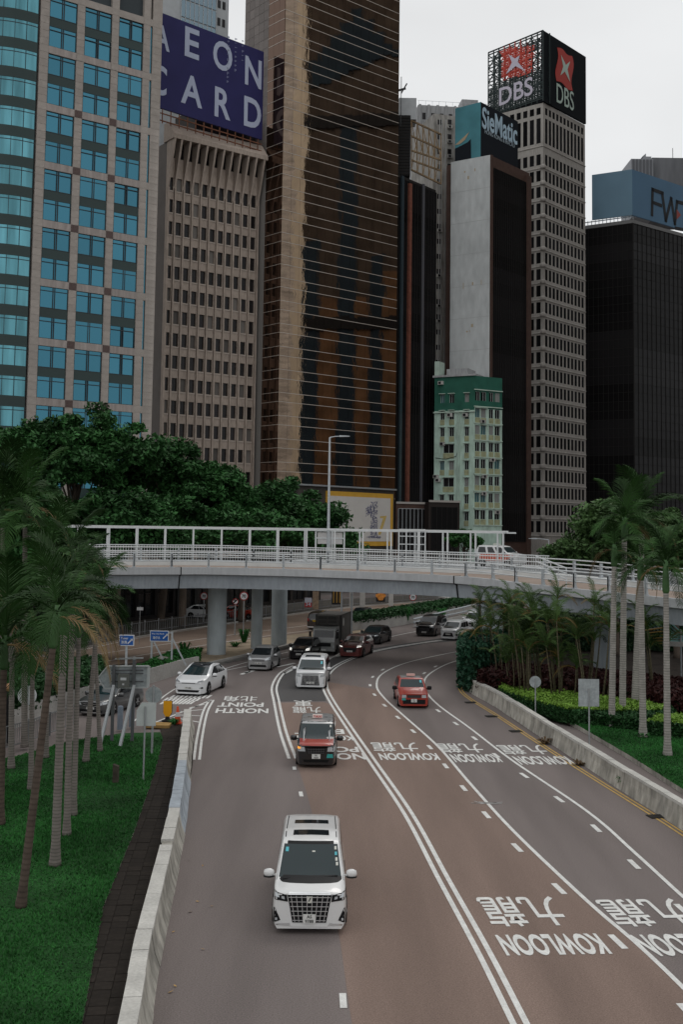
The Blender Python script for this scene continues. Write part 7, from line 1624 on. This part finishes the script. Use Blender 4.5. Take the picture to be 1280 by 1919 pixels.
speed('small round turn sign on a post right of the nearest pier', 441, 1127, 104, '', .28)
speed('round sign on a post beyond the planter hedge under the flyover', 774, 1119, 128, '70', .42)
p = at(262, 1143, 96); b = Vector((p.x, 96, .1)); post_sign('name_plate', 'small white name plate on a post behind the left palms', b, p.z + .2, .03, 'box', .55, .26, p.z, signw, front=True)
# sloping side rail and wall of the ramp behind the planter hedge
t = thing('ramp_railing', 'sloping grey tube railing on a beige ramp wall behind the planter hedge', 'railing', at(850, 1150, 118)); A_ = at(775, 1166, 116); B_ = at(900, 1130, 124)
mb = MB(); mb.add([(A_.x, A_.y, .1), (B_.x, B_.y, .1), (B_.x, B_.y, B_.z - .9), (A_.x, A_.y, A_.z - .4), (A_.x, A_.y + .4, .1), (B_.x, B_.y + .4, .1), (B_.x, B_.y + .4, B_.z - .9), (A_.x, A_.y + .4, A_.z - .4)], [(0, 1, 2, 3), (5, 4, 7, 6), (3, 2, 6, 7), (0, 3, 7, 4), (1, 5, 6, 2)]); mb.build('ramp_wall', concrete, t)
for k in (0, .55): mb = MB(); mb.tube([A_ + Vector((0, .2, .3 - k * .6)), B_ + Vector((0, .2, -.05 - k))], .09, 6); mb.build('rail', galv, t)
for k in range(5): q = A_.lerp(B_, k / 4 * .96 + .02); mb = MB(); mb.bar(q + Vector((0, .2, -1.0)), q + Vector((0, .2, .1)), .1); mb.build('baluster', galv, t)
# stair canopy at the right under the flyover
Yc = 77; t = thing('stair_canopy', 'covered stair with teal roof slats and yellow edged steps under the flyover at right', 'stair', at(1230, 1210, Yc)); teal_r = M('teal_roof_slat', (.20, .38, .36), .5, noise=(2, .15))
for k in range(7):
    a = at(1207 + k * 9, 1163 + k * 1.2, Yc - k * .25); b = at(1244 + k * 9, 1197 + k * 1.0, Yc - k * .25); mb = MB(); mb.bar(a, b, .3, .06); mb.build('roof_slat', teal_r, t)
for k in range(4):
    a = at(1244, 1187 + k * 4.5, Yc - 1.8); b = at(1330, 1189 + k * 4.5, Yc - 1.8); mb = MB(); mb.bar(a, b, .08, .1); mb.build('canopy_rail', teal_r, t)
for k in range(6):
    a = at(1208 + k * 5, 1181 + k * 5, Yc - 1.2); b = at(1243 + k * 2, 1176 + k * 6, Yc - 1.2); mb = MB(); mb.bar(a, b, .5, .07); s_ = mb.build('step', M('dark_step', (.06, .055, .05), .8), t); mb = MB(); mb.bar(a + Vector((0, -.28, .02)), b + Vector((0, -.28, .02)), .06, .07); mb.build('step_nosing', M('nosing_yellow', (.42, .27, .09), .6), s_)
mb = MB(); a = at(1244, 1206, Yc - 1.9); b = at(1340, 1209, Yc - 1.9); mb.bar(a, b, .4, .3); mb.build('landing', concrete, t)
for px in (1246, 1277): p = at(px, 1180, Yc - 1.9); mb = MB(); mb.box(p.x - .05, p.x + .05, Yc - 1.95, Yc - 1.85, .2, p.z); mb.build('column', galv, t)
